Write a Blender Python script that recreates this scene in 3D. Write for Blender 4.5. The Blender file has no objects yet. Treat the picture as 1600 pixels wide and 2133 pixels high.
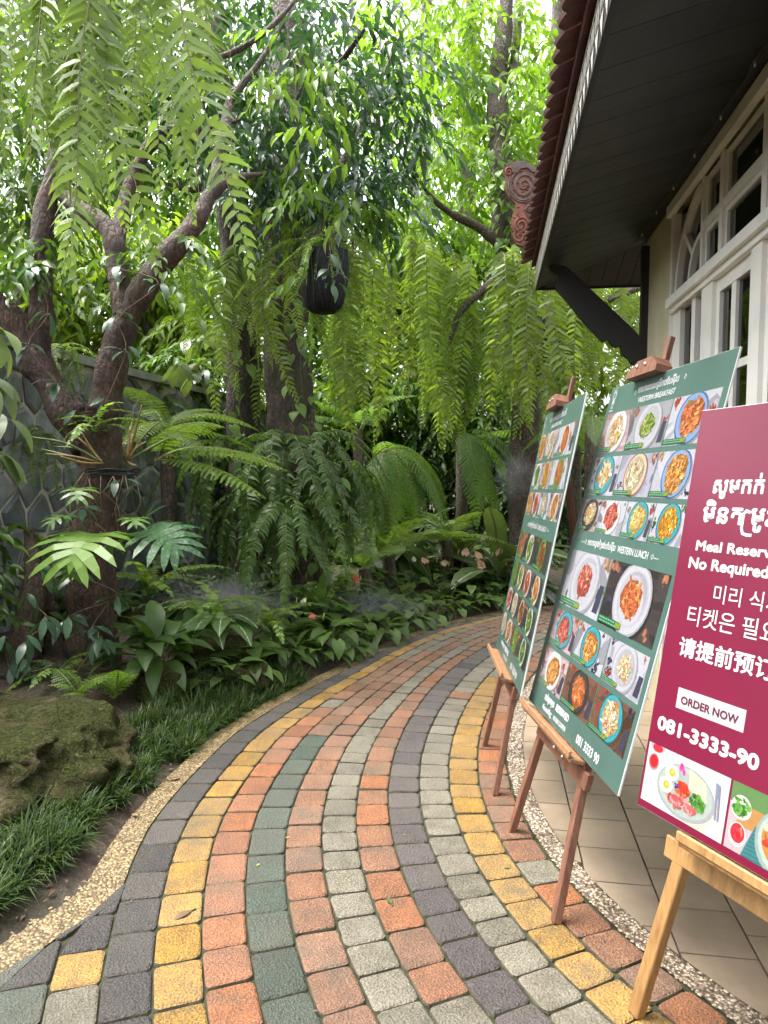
import bpy, math, random
import numpy as np
from mathutils import Vector, Matrix

# ------------------------------------------------------------------ camera, sky, sun, exposure
scene = bpy.context.scene
F_PX, CAM_H, HORIZON = 1480.0, 1.55, 965.0          # focal length and horizon in pixels of the 1600 x 2133 photo
PITCH = math.atan((1066.5 - HORIZON) / F_PX)
cam_data = bpy.data.cameras.new('camera')
cam_data.sensor_fit = 'HORIZONTAL'
cam_data.sensor_width = 36.0
cam_data.lens = F_PX / 1600.0 * 36.0
cam_data.clip_start = 0.05
cam_data.clip_end = 2000.0
cam = bpy.data.objects.new('camera', cam_data)
scene.collection.objects.link(cam)
cam.location = (0, 0, CAM_H)
cam.rotation_euler = (math.pi / 2 - PITCH, 0, 0)
scene.camera = cam

SUN_EL, SUN_AZ = math.radians(68), math.radians(-70)   # azimuth from +Y towards +X
world = bpy.data.worlds.new('World')
scene.world = world
world.use_nodes = True
wn = world.node_tree
wn.nodes.clear()
w_out = wn.nodes.new('ShaderNodeOutputWorld')
w_bg = wn.nodes.new('ShaderNodeBackground')
w_sky = wn.nodes.new('ShaderNodeTexSky')
w_sky.sky_type = 'NISHITA'
w_sky.sun_disc = False
w_sky.sun_elevation = SUN_EL
w_sky.sun_rotation = SUN_AZ
w_sky.air_density = 1.0
w_sky.dust_density = 6.0
w_hsv = wn.nodes.new('ShaderNodeHueSaturation')
w_hsv.inputs['Saturation'].default_value = 0.28        # thin overcast: the sky is nearly white
wn.links.new(w_sky.outputs[0], w_hsv.inputs['Color'])
wn.links.new(w_hsv.outputs[0], w_bg.inputs['Color'])
w_bg.inputs['Strength'].default_value = 0.15
wn.links.new(w_bg.outputs[0], w_out.inputs['Surface'])

sun_data = bpy.data.lights.new('sun', 'SUN')
sun_data.energy = 0.8
sun_data.angle = math.radians(30)
sun_data.color = (1.0, 0.96, 0.88)
sun = bpy.data.objects.new('sun', sun_data)
scene.collection.objects.link(sun)
sd = Vector((math.sin(SUN_AZ) * math.cos(SUN_EL), math.cos(SUN_AZ) * math.cos(SUN_EL), math.sin(SUN_EL)))
sun.rotation_euler = (-sd).to_track_quat('-Z', 'Y').to_euler()
sun.location = sd * 30

scene.view_settings.view_transform = 'Standard'
scene.view_settings.look = 'None'
scene.view_settings.gamma = 1.0
scene.view_settings.use_curve_mapping = False
scene.view_settings.exposure = 2.35
scene.render.engine = 'CYCLES'
scene.cycles.max_bounces = 8
scene.cycles.diffuse_bounces = 5
scene.cycles.glossy_bounces = 3
scene.cycles.transmission_bounces = 6
scene.cycles.transparent_max_bounces = 6
scene.cycles.volume_bounces = 0
scene.cycles.caustics_reflective = False
scene.cycles.caustics_refractive = False
scene.cycles.use_denoising = True

# ------------------------------------------------------------------ helpers
COL = scene.collection
RNG = random.Random(7)
NR = np.random.default_rng(11)
PI = math.pi


def ray(u, v):
    a, b = (u - 800.0) / F_PX, (1066.5 - v) / F_PX
    return Vector((a, math.cos(PITCH) + b * math.sin(PITCH), -math.sin(PITCH) + b * math.cos(PITCH)))


def at(u, v, Y):
    """the point of the place seen at photo pixel (u, v), Y metres in front of the camera"""
    r = ray(u, v)
    return r * (Y / r.y) + Vector((0, 0, CAM_H))


def on_ground(u, v, z=0.0):
    r = ray(u, v)
    return r * ((z - CAM_H) / r.z) + Vector((0, 0, CAM_H))


class MB:
    """collects shapes and builds them as ONE mesh object"""

    def __init__(self):
        self.v, self.f, self.m, self.t, self.c = [], [], [], [], []

    def add(self, verts, faces, m=0, t=0.5, c=(1, 1, 1)):
        o = len(self.v)
        self.v.extend([tuple(p) for p in verts])
        for f in faces:
            self.f.append(tuple(i + o for i in f))
            self.m.append(m)
            self.t.append(t)
            self.c.append(c)

    def hexa(self, p, m=0, t=0.5):
        self.add(p, [(0, 3, 2, 1), (4, 5, 6, 7), (0, 1, 5, 4), (1, 2, 6, 5), (2, 3, 7, 6), (3, 0, 4, 7)], m, t)

    def box(self, c, s, rot=None, m=0, t=0.5, b=0.0):
        """box with centre c and size s; b > 0 chamfers all edges"""
        hx, hy, hz = s[0] / 2, s[1] / 2, s[2] / 2
        if b <= 0:
            p = [Vector(q) for q in ((-hx, -hy, -hz), (hx, -hy, -hz), (hx, hy, -hz), (-hx, hy, -hz),
                                     (-hx, -hy, hz), (hx, -hy, hz), (hx, hy, hz), (-hx, hy, hz))]
            fs = [(0, 3, 2, 1), (4, 5, 6, 7), (0, 1, 5, 4), (1, 2, 6, 5), (2, 3, 7, 6), (3, 0, 4, 7)]
        else:
            b = min(b, hx * 0.9, hy * 0.9, hz * 0.9)
            p, idx = [], {}
            for sx in (-1, 1):
                for sy in (-1, 1):
                    for sz in (-1, 1):
                        for ax in range(3):
                            h = [hx - b, hy - b, hz - b]
                            h[ax] += b
                            idx[(sx, sy, sz, ax)] = len(p)
                            p.append(Vector((sx * h[0], sy * h[1], sz * h[2])))
            fs = []
            for ax in range(3):
                o1, o2 = (ax + 1) % 3, (ax + 2) % 3
                for sg in (-1, 1):
                    q = []
                    for (a, d) in ((-1, -1), (1, -1), (1, 1), (-1, 1)):
                        k = [0, 0, 0]
                        k[ax], k[o1], k[o2] = sg, a, d
                        q.append(idx[(k[0], k[1], k[2], ax)])
                    fs.append(tuple(q if sg > 0 else q[::-1]))
                for a in (-1, 1):
                    for d in (-1, 1):
                        k0, k1 = [0, 0, 0], [0, 0, 0]
                        k0[ax], k1[ax] = -1, 1
                        k0[o1] = k1[o1] = a
                        k0[o2] = k1[o2] = d
                        q = [idx[(*k0, o1)], idx[(*k1, o1)], idx[(*k1, o2)], idx[(*k0, o2)]]
                        fs.append(tuple(q if a * d > 0 else q[::-1]))
            for sx in (-1, 1):
                for sy in (-1, 1):
                    for sz in (-1, 1):
                        q = [idx[(sx, sy, sz, k)] for k in range(3)]
                        fs.append(tuple(q if sx * sy * sz > 0 else q[::-1]))
        if rot is not None:
            p = [rot @ q for q in p]
        c = Vector(c)
        self.add([q + c for q in p], fs, m, t)

    def bar(self, a, b, w, d, up=(0, 0, 1), m=0, bev=0.004):
        """squared bar from a to b, w wide (sideways), d deep (along up)"""
        a, b = Vector(a), Vector(b)
        z = (b - a).normalized()
        x = Vector(up).cross(z)
        if x.length < 1e-5:
            x = Vector((1, 0, 0)).cross(z)
        x.normalize()
        y = z.cross(x)
        R = Matrix((x, y, z)).transposed()
        self.box((a + b) / 2, (w, d, (b - a).length), R, m, 0.5, bev)

    def tube(self, pts, rad, n=8, m=0, t=0.5, cap=True, wob=0.0, rng=None):
        pts = [Vector(p) for p in pts]
        k = len(pts)
        if not hasattr(rad, '__len__'):
            rad = [rad] * k
        rings = []
        x = None
        for i, p in enumerate(pts):
            tg = (pts[min(i + 1, k - 1)] - pts[max(i - 1, 0)]).normalized()
            if x is None:
                x = tg.cross(Vector((0.31, 0.77, 0.55)))
                if x.length < 0.1:
                    x = tg.cross(Vector((1, 0, 0)))
            else:
                x = x - tg * x.dot(tg)
            x.normalize()
            y = tg.cross(x)
            for j in range(n):
                a = 2 * PI * j / n
                r = rad[i] * (1 + (rng.uniform(-wob, wob) if wob else 0))
                rings.append(p + x * (math.cos(a) * r) + y * (math.sin(a) * r))
        fs = []
        for i in range(k - 1):
            for j in range(n):
                fs.append((i * n + j, i * n + (j + 1) % n, (i + 1) * n + (j + 1) % n, (i + 1) * n + j))
        if cap:
            fs.append(tuple(range(n - 1, -1, -1)))
            fs.append(tuple((k - 1) * n + j for j in range(n)))
        self.add(rings, fs, m, t)

    def mesh(self, name, mats, smooth=False):
        me = bpy.data.meshes.new(name)
        me.from_pydata(self.v, [], self.f)
        for q in (mats if isinstance(mats, (list, tuple)) else [mats]):
            me.materials.append(q)
        me.polygons.foreach_set('material_index', self.m)
        if smooth:
            me.polygons.foreach_set('use_smooth', [True] * len(self.f))
        at_ = me.attributes.new('tint', 'FLOAT', 'FACE')
        at_.data.foreach_set('value', self.t)
        if any(c != (1, 1, 1) for c in self.c):
            ac = me.attributes.new('print', 'FLOAT_COLOR', 'FACE')
            ac.data.foreach_set('color', [x for c in self.c for x in (c[0], c[1], c[2], 1.0)])
        me.update()
        return me

    def build(self, name, mats, parent=None, smooth=False):
        return obj(name, self.mesh(name, mats, smooth), parent)


def obj(name, me, parent=None):
    o = bpy.data.objects.new(name, me)
    COL.objects.link(o)
    if parent is not None:
        o.parent = parent
    return o


def tag(o, label=None, cat=None, group=None, kind=None):
    if label:
        o['label'] = label
    if cat:
        o['category'] = cat
    if group:
        o['group'] = group
    if kind:
        o['kind'] = kind
    return o


def thing(name, label, cat, loc=(0, 0, 0), group=None):
    o = bpy.data.objects.new(name, None)
    o.empty_display_size = 0.1
    COL.objects.link(o)
    o.location = loc
    return tag(o, label, cat, group)


def np_mesh(name, V, faces, tint, mats, smooth=False, mat_idx=None):
    """V (n,3); faces: list of (m,k) int arrays; tint: list of (m,) arrays"""
    me = bpy.data.meshes.new(name)
    me.vertices.add(len(V))
    me.vertices.foreach_set('co', np.asarray(V, np.float32).ravel())
    loops = np.concatenate([f.ravel() for f in faces]).astype(np.int32)
    totals = np.concatenate([np.full(len(f), f.shape[1]) for f in faces]).astype(np.int32)
    starts = np.concatenate([[0], np.cumsum(totals)[:-1]]).astype(np.int32)
    me.loops.add(len(loops))
    me.loops.foreach_set('vertex_index', loops)
    me.polygons.add(len(totals))
    me.polygons.foreach_set('loop_start', starts)
    me.polygons.foreach_set('loop_total', totals)
    for q in (mats if isinstance(mats, (list, tuple)) else [mats]):
        me.materials.append(q)
    if smooth:
        me.polygons.foreach_set('use_smooth', np.ones(len(totals), bool))
    if mat_idx is not None:
        me.polygons.foreach_set('material_index', np.asarray(mat_idx, np.int32))
    a = me.attributes.new('tint', 'FLOAT', 'FACE')
    a.data.foreach_set('value', np.concatenate(tint).astype(np.float32))
    me.update()
    me.validate()
    return me


def spline(pts, n):
    """Catmull-Rom through pts (tuples of any length), n samples"""
    P = [np.array(p, float) for p in pts]
    P = [2 * P[0] - P[1]] + P + [2 * P[-1] - P[-2]]
    out = []
    segs = len(P) - 3
    for i in range(n):
        x = i / (n - 1) * segs
        k = min(int(x), segs - 1)
        t = x - k
        a, b, c, d = P[k:k + 4]
        out.append(0.5 * (2 * b + (c - a) * t + (2 * a - 5 * b + 4 * c - d) * t * t + (3 * b - a - 3 * c + d) * t ** 3))
    return out


def wave3(x, y, z, s=0):
    return (math.sin(1.7 * x + 2.3 * y + 1.1 * z + s) + math.sin(3.1 * x - 1.9 * y + 2.7 * z + 2.1 * s)
            + 0.5 * math.sin(6.3 * x + 5.1 * y - 4.7 * z + 0.7 * s)) / 2.5

# ------------------------------------------------------------------ materials (all procedural)
def new_mat(name):
    m = bpy.data.materials.new(name)
    m.use_nodes = True
    nt = m.node_tree
    return m, nt, nt.nodes['Principled BSDF']


def nd(nt, kind, **kw):
    n = nt.nodes.new('ShaderNode' + kind)
    for k, v in kw.items():
        if k in n.inputs:
            n.inputs[k].default_value = v
        else:
            setattr(n, k, v)
    return n


def ramp(nt, src, stops):
    r = nt.nodes.new('ShaderNodeValToRGB')
    el = r.color_ramp.elements
    while len(el) < len(stops):
        el.new(0.5)
    for e, (p, c) in zip(el, stops):
        e.position = p
        e.color = (*c, 1) if len(c) == 3 else c
    nt.links.new(src, r.inputs[0])
    return r.outputs[0]


def mixc(nt, fac, a, b, mode='MIX'):
    n = nt.nodes.new('ShaderNodeMix')
    n.data_type = 'RGBA'
    n.blend_type = mode
    for sock, val in ((n.inputs[0], fac), (n.inputs[6], a), (n.inputs[7], b)):
        if isinstance(val, bpy.types.NodeSocket):
            nt.links.new(val, sock)
        elif isinstance(val, (int, float)):
            sock.default_value = val if sock == n.inputs[0] else (val, val, val, 1)
        else:
            sock.default_value = (*val, 1)
    return n.outputs[2]


def coords(nt, scale=(1, 1, 1), which='Object'):
    tc = nt.nodes.new('ShaderNodeTexCoord')
    mp = nt.nodes.new('ShaderNodeMapping')
    mp.inputs['Scale'].default_value = scale
    if which == 'World':
        g = nt.nodes.new('ShaderNodeNewGeometry')
        nt.links.new(g.outputs['Position'], mp.inputs[0])
    else:
        nt.links.new(tc.outputs[which], mp.inputs[0])
    return mp.outputs[0]


def noise(nt, vec, scale, detail=3.0, rough=0.55):
    n = nd(nt, 'TexNoise', Scale=scale, Detail=detail, Roughness=rough)
    nt.links.new(vec, n.inputs['Vector'])
    return n.outputs[0]


def voro(nt, vec, scale, feature='F1'):
    n = nt.nodes.new('ShaderNodeTexVoronoi')
    n.feature = feature
    n.inputs['Scale'].default_value = scale
    nt.links.new(vec, n.inputs['Vector'])
    return n


def bump(nt, bsdf, height, strength=0.3, dist=0.01):
    b = nd(nt, 'Bump', Strength=strength, Distance=dist)
    nt.links.new(height, b.inputs['Height'])
    nt.links.new(b.outputs[0], bsdf.inputs['Normal'])
    return b


def obj_rand(nt):
    return nt.nodes.new('ShaderNodeObjectInfo').outputs['Random']


def rand_value(nt, col, lo, hi):
    """brighten or darken a colour per object"""
    r = nd(nt, 'MapRange')
    r.inputs['To Min'].default_value = lo
    r.inputs['To Max'].default_value = hi
    nt.links.new(obj_rand(nt), r.inputs['Value'])
    h = nt.nodes.new('ShaderNodeHueSaturation')
    nt.links.new(r.outputs[0], h.inputs['Value'])
    nt.links.new(col, h.inputs['Color'])
    return h.outputs[0]


def mul(c, k):
    return tuple(x * k for x in c)


def mat_paver(name, c):
    """coarse washed-concrete block: dark pits, pale grains, dirt and moss towards the worn patches"""
    m, nt, b = new_mat(name)
    w = coords(nt, which='World')
    grain = noise(nt, w, 150, 3.0, 0.75)
    fine = noise(nt, w, 420, 2.0, 0.7)
    mid = noise(nt, w, 11, 5.0, 0.65)
    col = ramp(nt, grain, [(0.33, mul(c, 0.30)), (0.45, mul(c, 0.80)), (0.55, mul(c, 1.08)), (0.68, tuple(min(1, x * 1.25 + 0.05) for x in c))])
    pit = voro(nt, w, 130)
    col = mixc(nt, ramp(nt, pit.outputs['Distance'], [(0.06, (0.75, 0.75, 0.75)), (0.22, (0, 0, 0))]), col, mul(c, 0.28))
    grit = voro(nt, w, 230)
    col = mixc(nt, ramp(nt, grit.outputs['Distance'], [(0.10, (0.65, 0.65, 0.65)), (0.24, (0, 0, 0))]), col, tuple(min(1, x * 0.9 + 0.16) for x in c))
    col = mixc(nt, ramp(nt, mid, [(0.38, (0.75, 0.75, 0.75)), (0.62, (0, 0, 0))]), col, mixc(nt, 1.0, col, (0.55, 0.52, 0.46), 'MULTIPLY'))
    moss = noise(nt, w, 4.5, 6.0, 0.7)
    col = mixc(nt, ramp(nt, moss, [(0.52, (0, 0, 0)), (0.68, (0.65, 0.65, 0.65))]), col, (0.055, 0.05, 0.03))
    # per block: a little lighter or darker, a little more or less faded
    col = rand_value(nt, col, 0.80, 1.15)
    fade = nd(nt, 'Math', operation='MULTIPLY')
    fade.inputs[1].default_value = 7.31
    nt.links.new(obj_rand(nt), fade.inputs[0])
    fr = nd(nt, 'Math', operation='FRACT')
    nt.links.new(fade.outputs[0], fr.inputs[0])
    sc = nd(nt, 'Math', operation='MULTIPLY')
    sc.inputs[1].default_value = 0.20
    nt.links.new(fr.outputs[0], sc.inputs[0])
    col = mixc(nt, sc.outputs[0], col, (0.20, 0.175, 0.145))
    nt.links.new(col, b.inputs['Base Color'])
    nt.links.new(ramp(nt, mid, [(0.3, (0.55, 0.55, 0.55)), (0.7, (0.85, 0.85, 0.85))]), b.inputs['Roughness'])
    hs = nd(nt, 'Math', operation='ADD')
    nt.links.new(grain, hs.inputs[0])
    nt.links.new(pit.outputs['Distance'], hs.inputs[1])
    bump(nt, b, hs.outputs[0], 0.9, 0.006)
    return m


PAVER = {
    'black': mat_paver('paver_charcoal', (0.029, 0.025, 0.0235)),
    'purple': mat_paver('paver_purple_grey', (0.0538, 0.0437, 0.0454)),
    'yellow': mat_paver('paver_ochre', (0.285, 0.155, 0.013)),
    'red': mat_paver('paver_orange_red', (0.245, 0.083, 0.023)),
    'brick': mat_paver('paver_brick_red', (0.190, 0.084, 0.038)),
    'green': mat_paver('paver_green', (0.030, 0.050, 0.034)),
    'grey': mat_paver('paver_grey', (0.1512, 0.1386, 0.0991)),
}


def mat_simple(name, c, rough=0.6, var=0.12, scale=8.0, bmp=0.0, bscale=60.0, spec=0.5, metallic=0.0, rnd=0.0, stretch=(1, 1, 1)):
    m, nt, b = new_mat(name)
    v = coords(nt, stretch)
    n = noise(nt, v, scale, 4.0)
    col = ramp(nt, n, [(0.25, mul(c, 1 - var * 1.6)), (0.5, c), (0.78, tuple(min(1, x * (1 + var)) for x in c))])
    if rnd:
        col = rand_value(nt, col, 1 - rnd, 1 + rnd)
    nt.links.new(col, b.inputs['Base Color'])
    b.inputs['Roughness'].default_value = rough
    b.inputs['Specular IOR Level'].default_value = spec
    b.inputs['Metallic'].default_value = metallic
    if bmp:
        bump(nt, b, noise(nt, v, bscale, 3.0), bmp, 0.01)
    return m


def mat_pebble(name, c1, c2, c3, scale):
    m, nt, b = new_mat(name)
    w = coords(nt, which='World')
    vo = voro(nt, w, scale)
    sep = nd(nt, 'SeparateColor')
    nt.links.new(vo.outputs['Color'], sep.inputs[0])
    col = ramp(nt, sep.outputs[0], [(0.0, mul(c3, 0.6)), (0.3, c3), (0.55, c1), (0.8, c2), (1.0, tuple(min(1, x * 1.25) for x in c2))])
    edge = ramp(nt, vo.outputs['Distance'], [(0.35, (0, 0, 0)), (0.62, (0.85, 0.85, 0.85))])
    col = mixc(nt, edge, col, mul(c3, 0.35))
    dirt = noise(nt, w, 4.0, 4.0)
    col = mixc(nt, ramp(nt, dirt, [(0.5, (0, 0, 0)), (0.75, (0.5, 0.5, 0.5))]), col, mul(c3, 0.5))
    nt.links.new(col, b.inputs['Base Color'])
    b.inputs['Roughness'].default_value = 0.55
    inv = nd(nt, 'Math', operation='MULTIPLY')
    inv.inputs[1].default_value = -1.0
    nt.links.new(vo.outputs['Distance'], inv.inputs[0])
    bump(nt, b, inv.outputs[0], 0.8, 0.006)
    return m


M_PEB_Y = mat_pebble('yellow_pebble_wash', (0.21, 0.145, 0.055), (0.30, 0.225, 0.105), (0.11, 0.07, 0.025), 95)
M_PEB_W = mat_pebble('pale_pebble_wash', (0.33, 0.265, 0.185), (0.48, 0.41, 0.32), (0.13, 0.088, 0.058), 85)


def mat_soil():
    m, nt, b = new_mat('damp_soil')
    w = coords(nt, which='World')
    n1, n2, n3 = noise(nt, w, 3.5, 6.0, 0.65), noise(nt, w, 38, 5.0, 0.7), noise(nt, w, 140, 2.0)
    col = ramp(nt, n2, [(0.28, (0.014, 0.009, 0.006)), (0.5, (0.05, 0.030, 0.019)), (0.7, (0.10, 0.064, 0.042))])
    col = mixc(nt, ramp(nt, n1, [(0.42, (0, 0, 0)), (0.62, (0.7, 0.7, 0.7))]), col, mixc(nt, n2, (0.012, 0.014, 0.005), (0.034, 0.036, 0.013)))
    nt.links.new(col, b.inputs['Base Color'])
    b.inputs['Roughness'].default_value = 0.75
    bump(nt, b, n2, 0.7, 0.03)
    return m


M_SOIL = mat_soil()
M_BED = mat_simple('mossy_joint_sand', (0.026, 0.030, 0.010), 0.95, 0.6, 9, 0.6, 90)


def mat_bark(name, c1, c2, c3, sc=9.0, moss=0.0):
    m, nt, b = new_mat(name)
    w = coords(nt, (1, 1, 0.35), 'World')
    w2 = coords(nt, (1, 1, 0.8), 'World')
    n1, n2 = noise(nt, w, sc, 6.0, 0.68), noise(nt, w2, sc * 4, 5.0, 0.7)
    vo = voro(nt, w, sc * 3.0, 'DISTANCE_TO_EDGE')
    big = noise(nt, w2, 3.0, 3.0)
    col = ramp(nt, n2, [(0.28, c3), (0.5, c1), (0.72, c2)])
    col = mixc(nt, ramp(nt, n1, [(0.4, (0.75, 0.75, 0.75)), (0.6, (0, 0, 0))]), col, c3)
    col = mixc(nt, ramp(nt, vo.outputs['Distance'], [(0.0, (0.8, 0.8, 0.8)), (0.09, (0, 0, 0))]), col, mul(c3, 0.5))
    lich = ramp(nt, noise(nt, w2, sc * 1.4, 6.0, 0.75), [(0.60, (0, 0, 0)), (0.70, (0.7, 0.7, 0.7))])
    col = mixc(nt, lich, col, tuple(min(1, x * 1.5 + 0.05) for x in c2))
    if moss:
        col = mixc(nt, ramp(nt, big, [(0.45, (0, 0, 0)), (0.65, (moss, moss, moss))]), col, (0.05, 0.062, 0.018))
    nt.links.new(col, b.inputs['Base Color'])
    b.inputs['Roughness'].default_value = 0.72
    mx = nd(nt, 'Math', operation='ADD')
    nt.links.new(n2, mx.inputs[0])
    nt.links.new(vo.outputs['Distance'], mx.inputs[1])
    bump(nt, b, mx.outputs[0], 0.9, 0.03)
    return m


M_BARK_RED = mat_bark('reddish_bark', (0.085, 0.042, 0.028), (0.17, 0.09, 0.062), (0.022, 0.012, 0.009), 9.0, 0.25)
M_BARK_DARK = mat_bark('dark_bark', (0.11, 0.078, 0.055), (0.20, 0.15, 0.108), (0.028, 0.02, 0.014), 11.0, 0.40)
M_BARK_PALE = mat_bark('pale_bark', (0.21, 0.175, 0.145), (0.33, 0.285, 0.24), (0.085, 0.07, 0.058), 6.0, 0.2)


def mat_slate():
    m, nt, b = new_mat('slate_stone')
    w = coords(nt, which='World')
    n1, n2 = noise(nt, w, 6, 5.0, 0.6), noise(nt, w, 45, 4.0)
    col = ramp(nt, n1, [(0.3, (0.08, 0.09, 0.094)), (0.55, (0.17, 0.185, 0.19)), (0.8, (0.28, 0.295, 0.275))])
    col = mixc(nt, ramp(nt, n2, [(0.55, (0, 0, 0)), (0.75, (0.35, 0.35, 0.35))]), col, (0.06, 0.075, 0.045))
    col = rand_value(nt, col, 0.6, 1.45)
    nt.links.new(col, b.inputs['Base Color'])
    b.inputs['Roughness'].default_value = 0.55
    bump(nt, b, n2, 0.5, 0.012)
    return m


M_SLATE = mat_slate()
M_MORTAR = mat_simple('mortar', (0.40, 0.385, 0.32), 0.85, 0.6, 5, 0.6, 50)
M_CAP = mat_simple('wall_cap_concrete', (0.34, 0.34, 0.31), 0.8, 0.25, 5, 0.3, 40)


def mat_rock():
    m, nt, b = new_mat('mossy_rock')
    w = coords(nt, which='World')
    n1, n2, n3 = noise(nt, w, 13, 7.0, 0.75), noise(nt, w, 75, 4.0, 0.75), noise(nt, w, 2.6, 6.0, 0.7)
    col = ramp(nt, n1, [(0.30, (0.014, 0.011, 0.007)), (0.45, (0.07, 0.052, 0.03)), (0.56, (0.15, 0.115, 0.07)), (0.75, (0.27, 0.225, 0.155))])
    mossc = ramp(nt, n2, [(0.32, (0.010, 0.014, 0.003)), (0.5, (0.042, 0.052, 0.010)), (0.62, (0.085, 0.10, 0.02)), (0.75, (0.15, 0.155, 0.045))])
    fac = ramp(nt, n3, [(0.34, (0.15, 0.15, 0.15)), (0.50, (0.95, 0.95, 0.95))])
    col = mixc(nt, fac, col, mossc)
    lich = ramp(nt, noise(nt, w, 22, 5.0, 0.8), [(0.60, (0, 0, 0)), (0.66, (0.65, 0.65, 0.65))])
    col = mixc(nt, lich, col, (0.20, 0.185, 0.11))
    wn_ = nd(nt, 'VectorMath', operation='ADD')
    nt.links.new(w, wn_.inputs[0])
    sv = nd(nt, 'VectorMath', operation='SCALE')
    sv.inputs['Scale'].default_value = 0.22
    nz_ = nd(nt, 'TexNoise', Scale=6.0, Detail=5.0)
    nt.links.new(w, nz_.inputs['Vector'])
    nt.links.new(nz_.outputs['Color'], sv.inputs[0])
    nt.links.new(sv.outputs[0], wn_.inputs[1])
    crack = voro(nt, wn_.outputs[0], 5.5, 'DISTANCE_TO_EDGE')
    col = mixc(nt, ramp(nt, crack.outputs['Distance'], [(0.0, (0.6, 0.6, 0.6)), (0.02, (0, 0, 0))]), col, (0.014, 0.013, 0.007))
    nt.links.new(col, b.inputs['Base Color'])
    b.inputs['Roughness'].default_value = 0.95
    b.inputs['Specular IOR Level'].default_value = 0.15
    mx = nd(nt, 'Math', operation='ADD')
    nt.links.new(n1, mx.inputs[0])
    nt.links.new(n2, mx.inputs[1])
    mx2 = nd(nt, 'Math', operation='ADD')
    nt.links.new(mx.outputs[0], mx2.inputs[0])
    nt.links.new(ramp(nt, crack.outputs['Distance'], [(0.0, (0, 0, 0)), (0.05, (0.35, 0.35, 0.35))]), mx2.inputs[1])
    bump(nt, b, mx2.outputs[0], 1.0, 0.05)
    return m


M_ROCK = mat_rock()


def mat_leaf(name, dark, light, trans=0.35, tcol=None, rough=0.42, vary=0.25, spec=0.5, vein=None):
    """leaf: reflected light plus light let through the blade; 'tint' varies leaf by leaf, Random object by object"""
    m, nt, b = new_mat(name)
    at_ = nt.nodes.new('ShaderNodeAttribute')
    at_.attribute_name = 'tint'
    col = ramp(nt, at_.outputs['Fac'], [(0.0, dark), (1.0, light)])
    w = coords(nt, which='World')
    n = noise(nt, w, 14, 3.0)
    col = mixc(nt, ramp(nt, n, [(0.35, (0.35, 0.35, 0.35)), (0.65, (0, 0, 0))]), col, mul(dark, 0.8))
    if vein:
        g = coords(nt, which='Object')
        vn = noise(nt, g, vein[1], 3.0, 0.7)
        col = mixc(nt, ramp(nt, vn, [(0.52, (0, 0, 0)), (0.62, (0.8, 0.8, 0.8))]), col, vein[0])
    col = rand_value(nt, col, 1 - vary, 1 + vary)
    nt.links.new(col, b.inputs['Base Color'])
    b.inputs['Roughness'].default_value = rough
    b.inputs['Specular IOR Level'].default_value = spec
    tr = nt.nodes.new('ShaderNodeBsdfTranslucent')
    tm = mixc(nt, 1.0, col, tcol or (1.75, 1.8, 0.7), 'MULTIPLY')
    nt.links.new(tm, tr.inputs['Color'])
    mx = nt.nodes.new('ShaderNodeMixShader')
    mx.inputs[0].default_value = trans
    nt.links.new(b.outputs[0], mx.inputs[1])
    nt.links.new(tr.outputs[0], mx.inputs[2])
    nt.links.new(mx.outputs[0], nt.nodes['Material Output'].inputs['Surface'])
    return m


L_FERN = mat_leaf('sword_fern_leaf', (0.085, 0.155, 0.024), (0.19, 0.29, 0.055), 0.5, None, 0.42, 0.4, 0.4)
L_FERN_LIT = mat_leaf('lit_fern_leaf', (0.12, 0.19, 0.05), (0.23, 0.32, 0.105), 0.42, (1.6, 1.65, 0.75), 0.42, 0.25, 0.35)  # paler copy of the fern green: brightness of lit fronds put into the colour
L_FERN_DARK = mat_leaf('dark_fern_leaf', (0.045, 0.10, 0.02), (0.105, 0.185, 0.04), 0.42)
L_BRACKEN = mat_leaf('tree_fern_leaf', (0.08, 0.155, 0.032), (0.15, 0.25, 0.065), 0.5, None, 0.5, 0.25, 0.25)
L_BLUE = mat_leaf('glossy_dark_leaf', (0.032, 0.075, 0.042), (0.09, 0.165, 0.09), 0.32, (1.4, 1.8, 0.7), 0.33, 0.25, 0.6)
L_LIME = mat_leaf('lime_leaf', (0.12, 0.20, 0.02), (0.24, 0.34, 0.05), 0.5)
L_MID = mat_leaf('mid_green_leaf', (0.07, 0.15, 0.025), (0.14, 0.25, 0.05), 0.45)
L_BRIGHT = mat_leaf('bright_canopy_leaf', (0.10, 0.19, 0.025), (0.19, 0.31, 0.055), 0.5)
L_DARK = mat_leaf('shade_leaf', (0.032, 0.07, 0.015), (0.08, 0.14, 0.034), 0.32, None, 0.42, 0.3, 0.4)  # dark green; on the backdrop plants it stands in for shade
L_ANTH = mat_leaf('anthurium_leaf', (0.04, 0.082, 0.016), (0.12, 0.19, 0.042), 0.34, None, 0.45, 0.4, 0.35)
L_PALE = mat_leaf('pale_broad_leaf', (0.075, 0.115, 0.045), (0.15, 0.20, 0.085), 0.3, None, 0.38, 0.25, 0.55)
L_SPOT = mat_leaf('silver_spotted_leaf', (0.025, 0.085, 0.025), (0.05, 0.13, 0.04), 0.25, None, 0.36, 0.15, 0.5, ((0.15, 0.25, 0.15), 45))
L_GRASS = mat_leaf('mondo_grass_blade', (0.016, 0.042, 0.010), (0.095, 0.15, 0.035), 0.25, None, 0.5, 0.2, 0.3)
L_STEM = mat_simple('green_stem', (0.07, 0.11, 0.03), 0.5, 0.3, 20)
L_RACHIS = mat_simple('fern_rachis', (0.14, 0.15, 0.04), 0.5, 0.3, 20)
L_CANE = mat_simple('orchid_cane', (0.20, 0.135, 0.035), 0.45, 0.35, 25, 0.2, 90)
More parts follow.
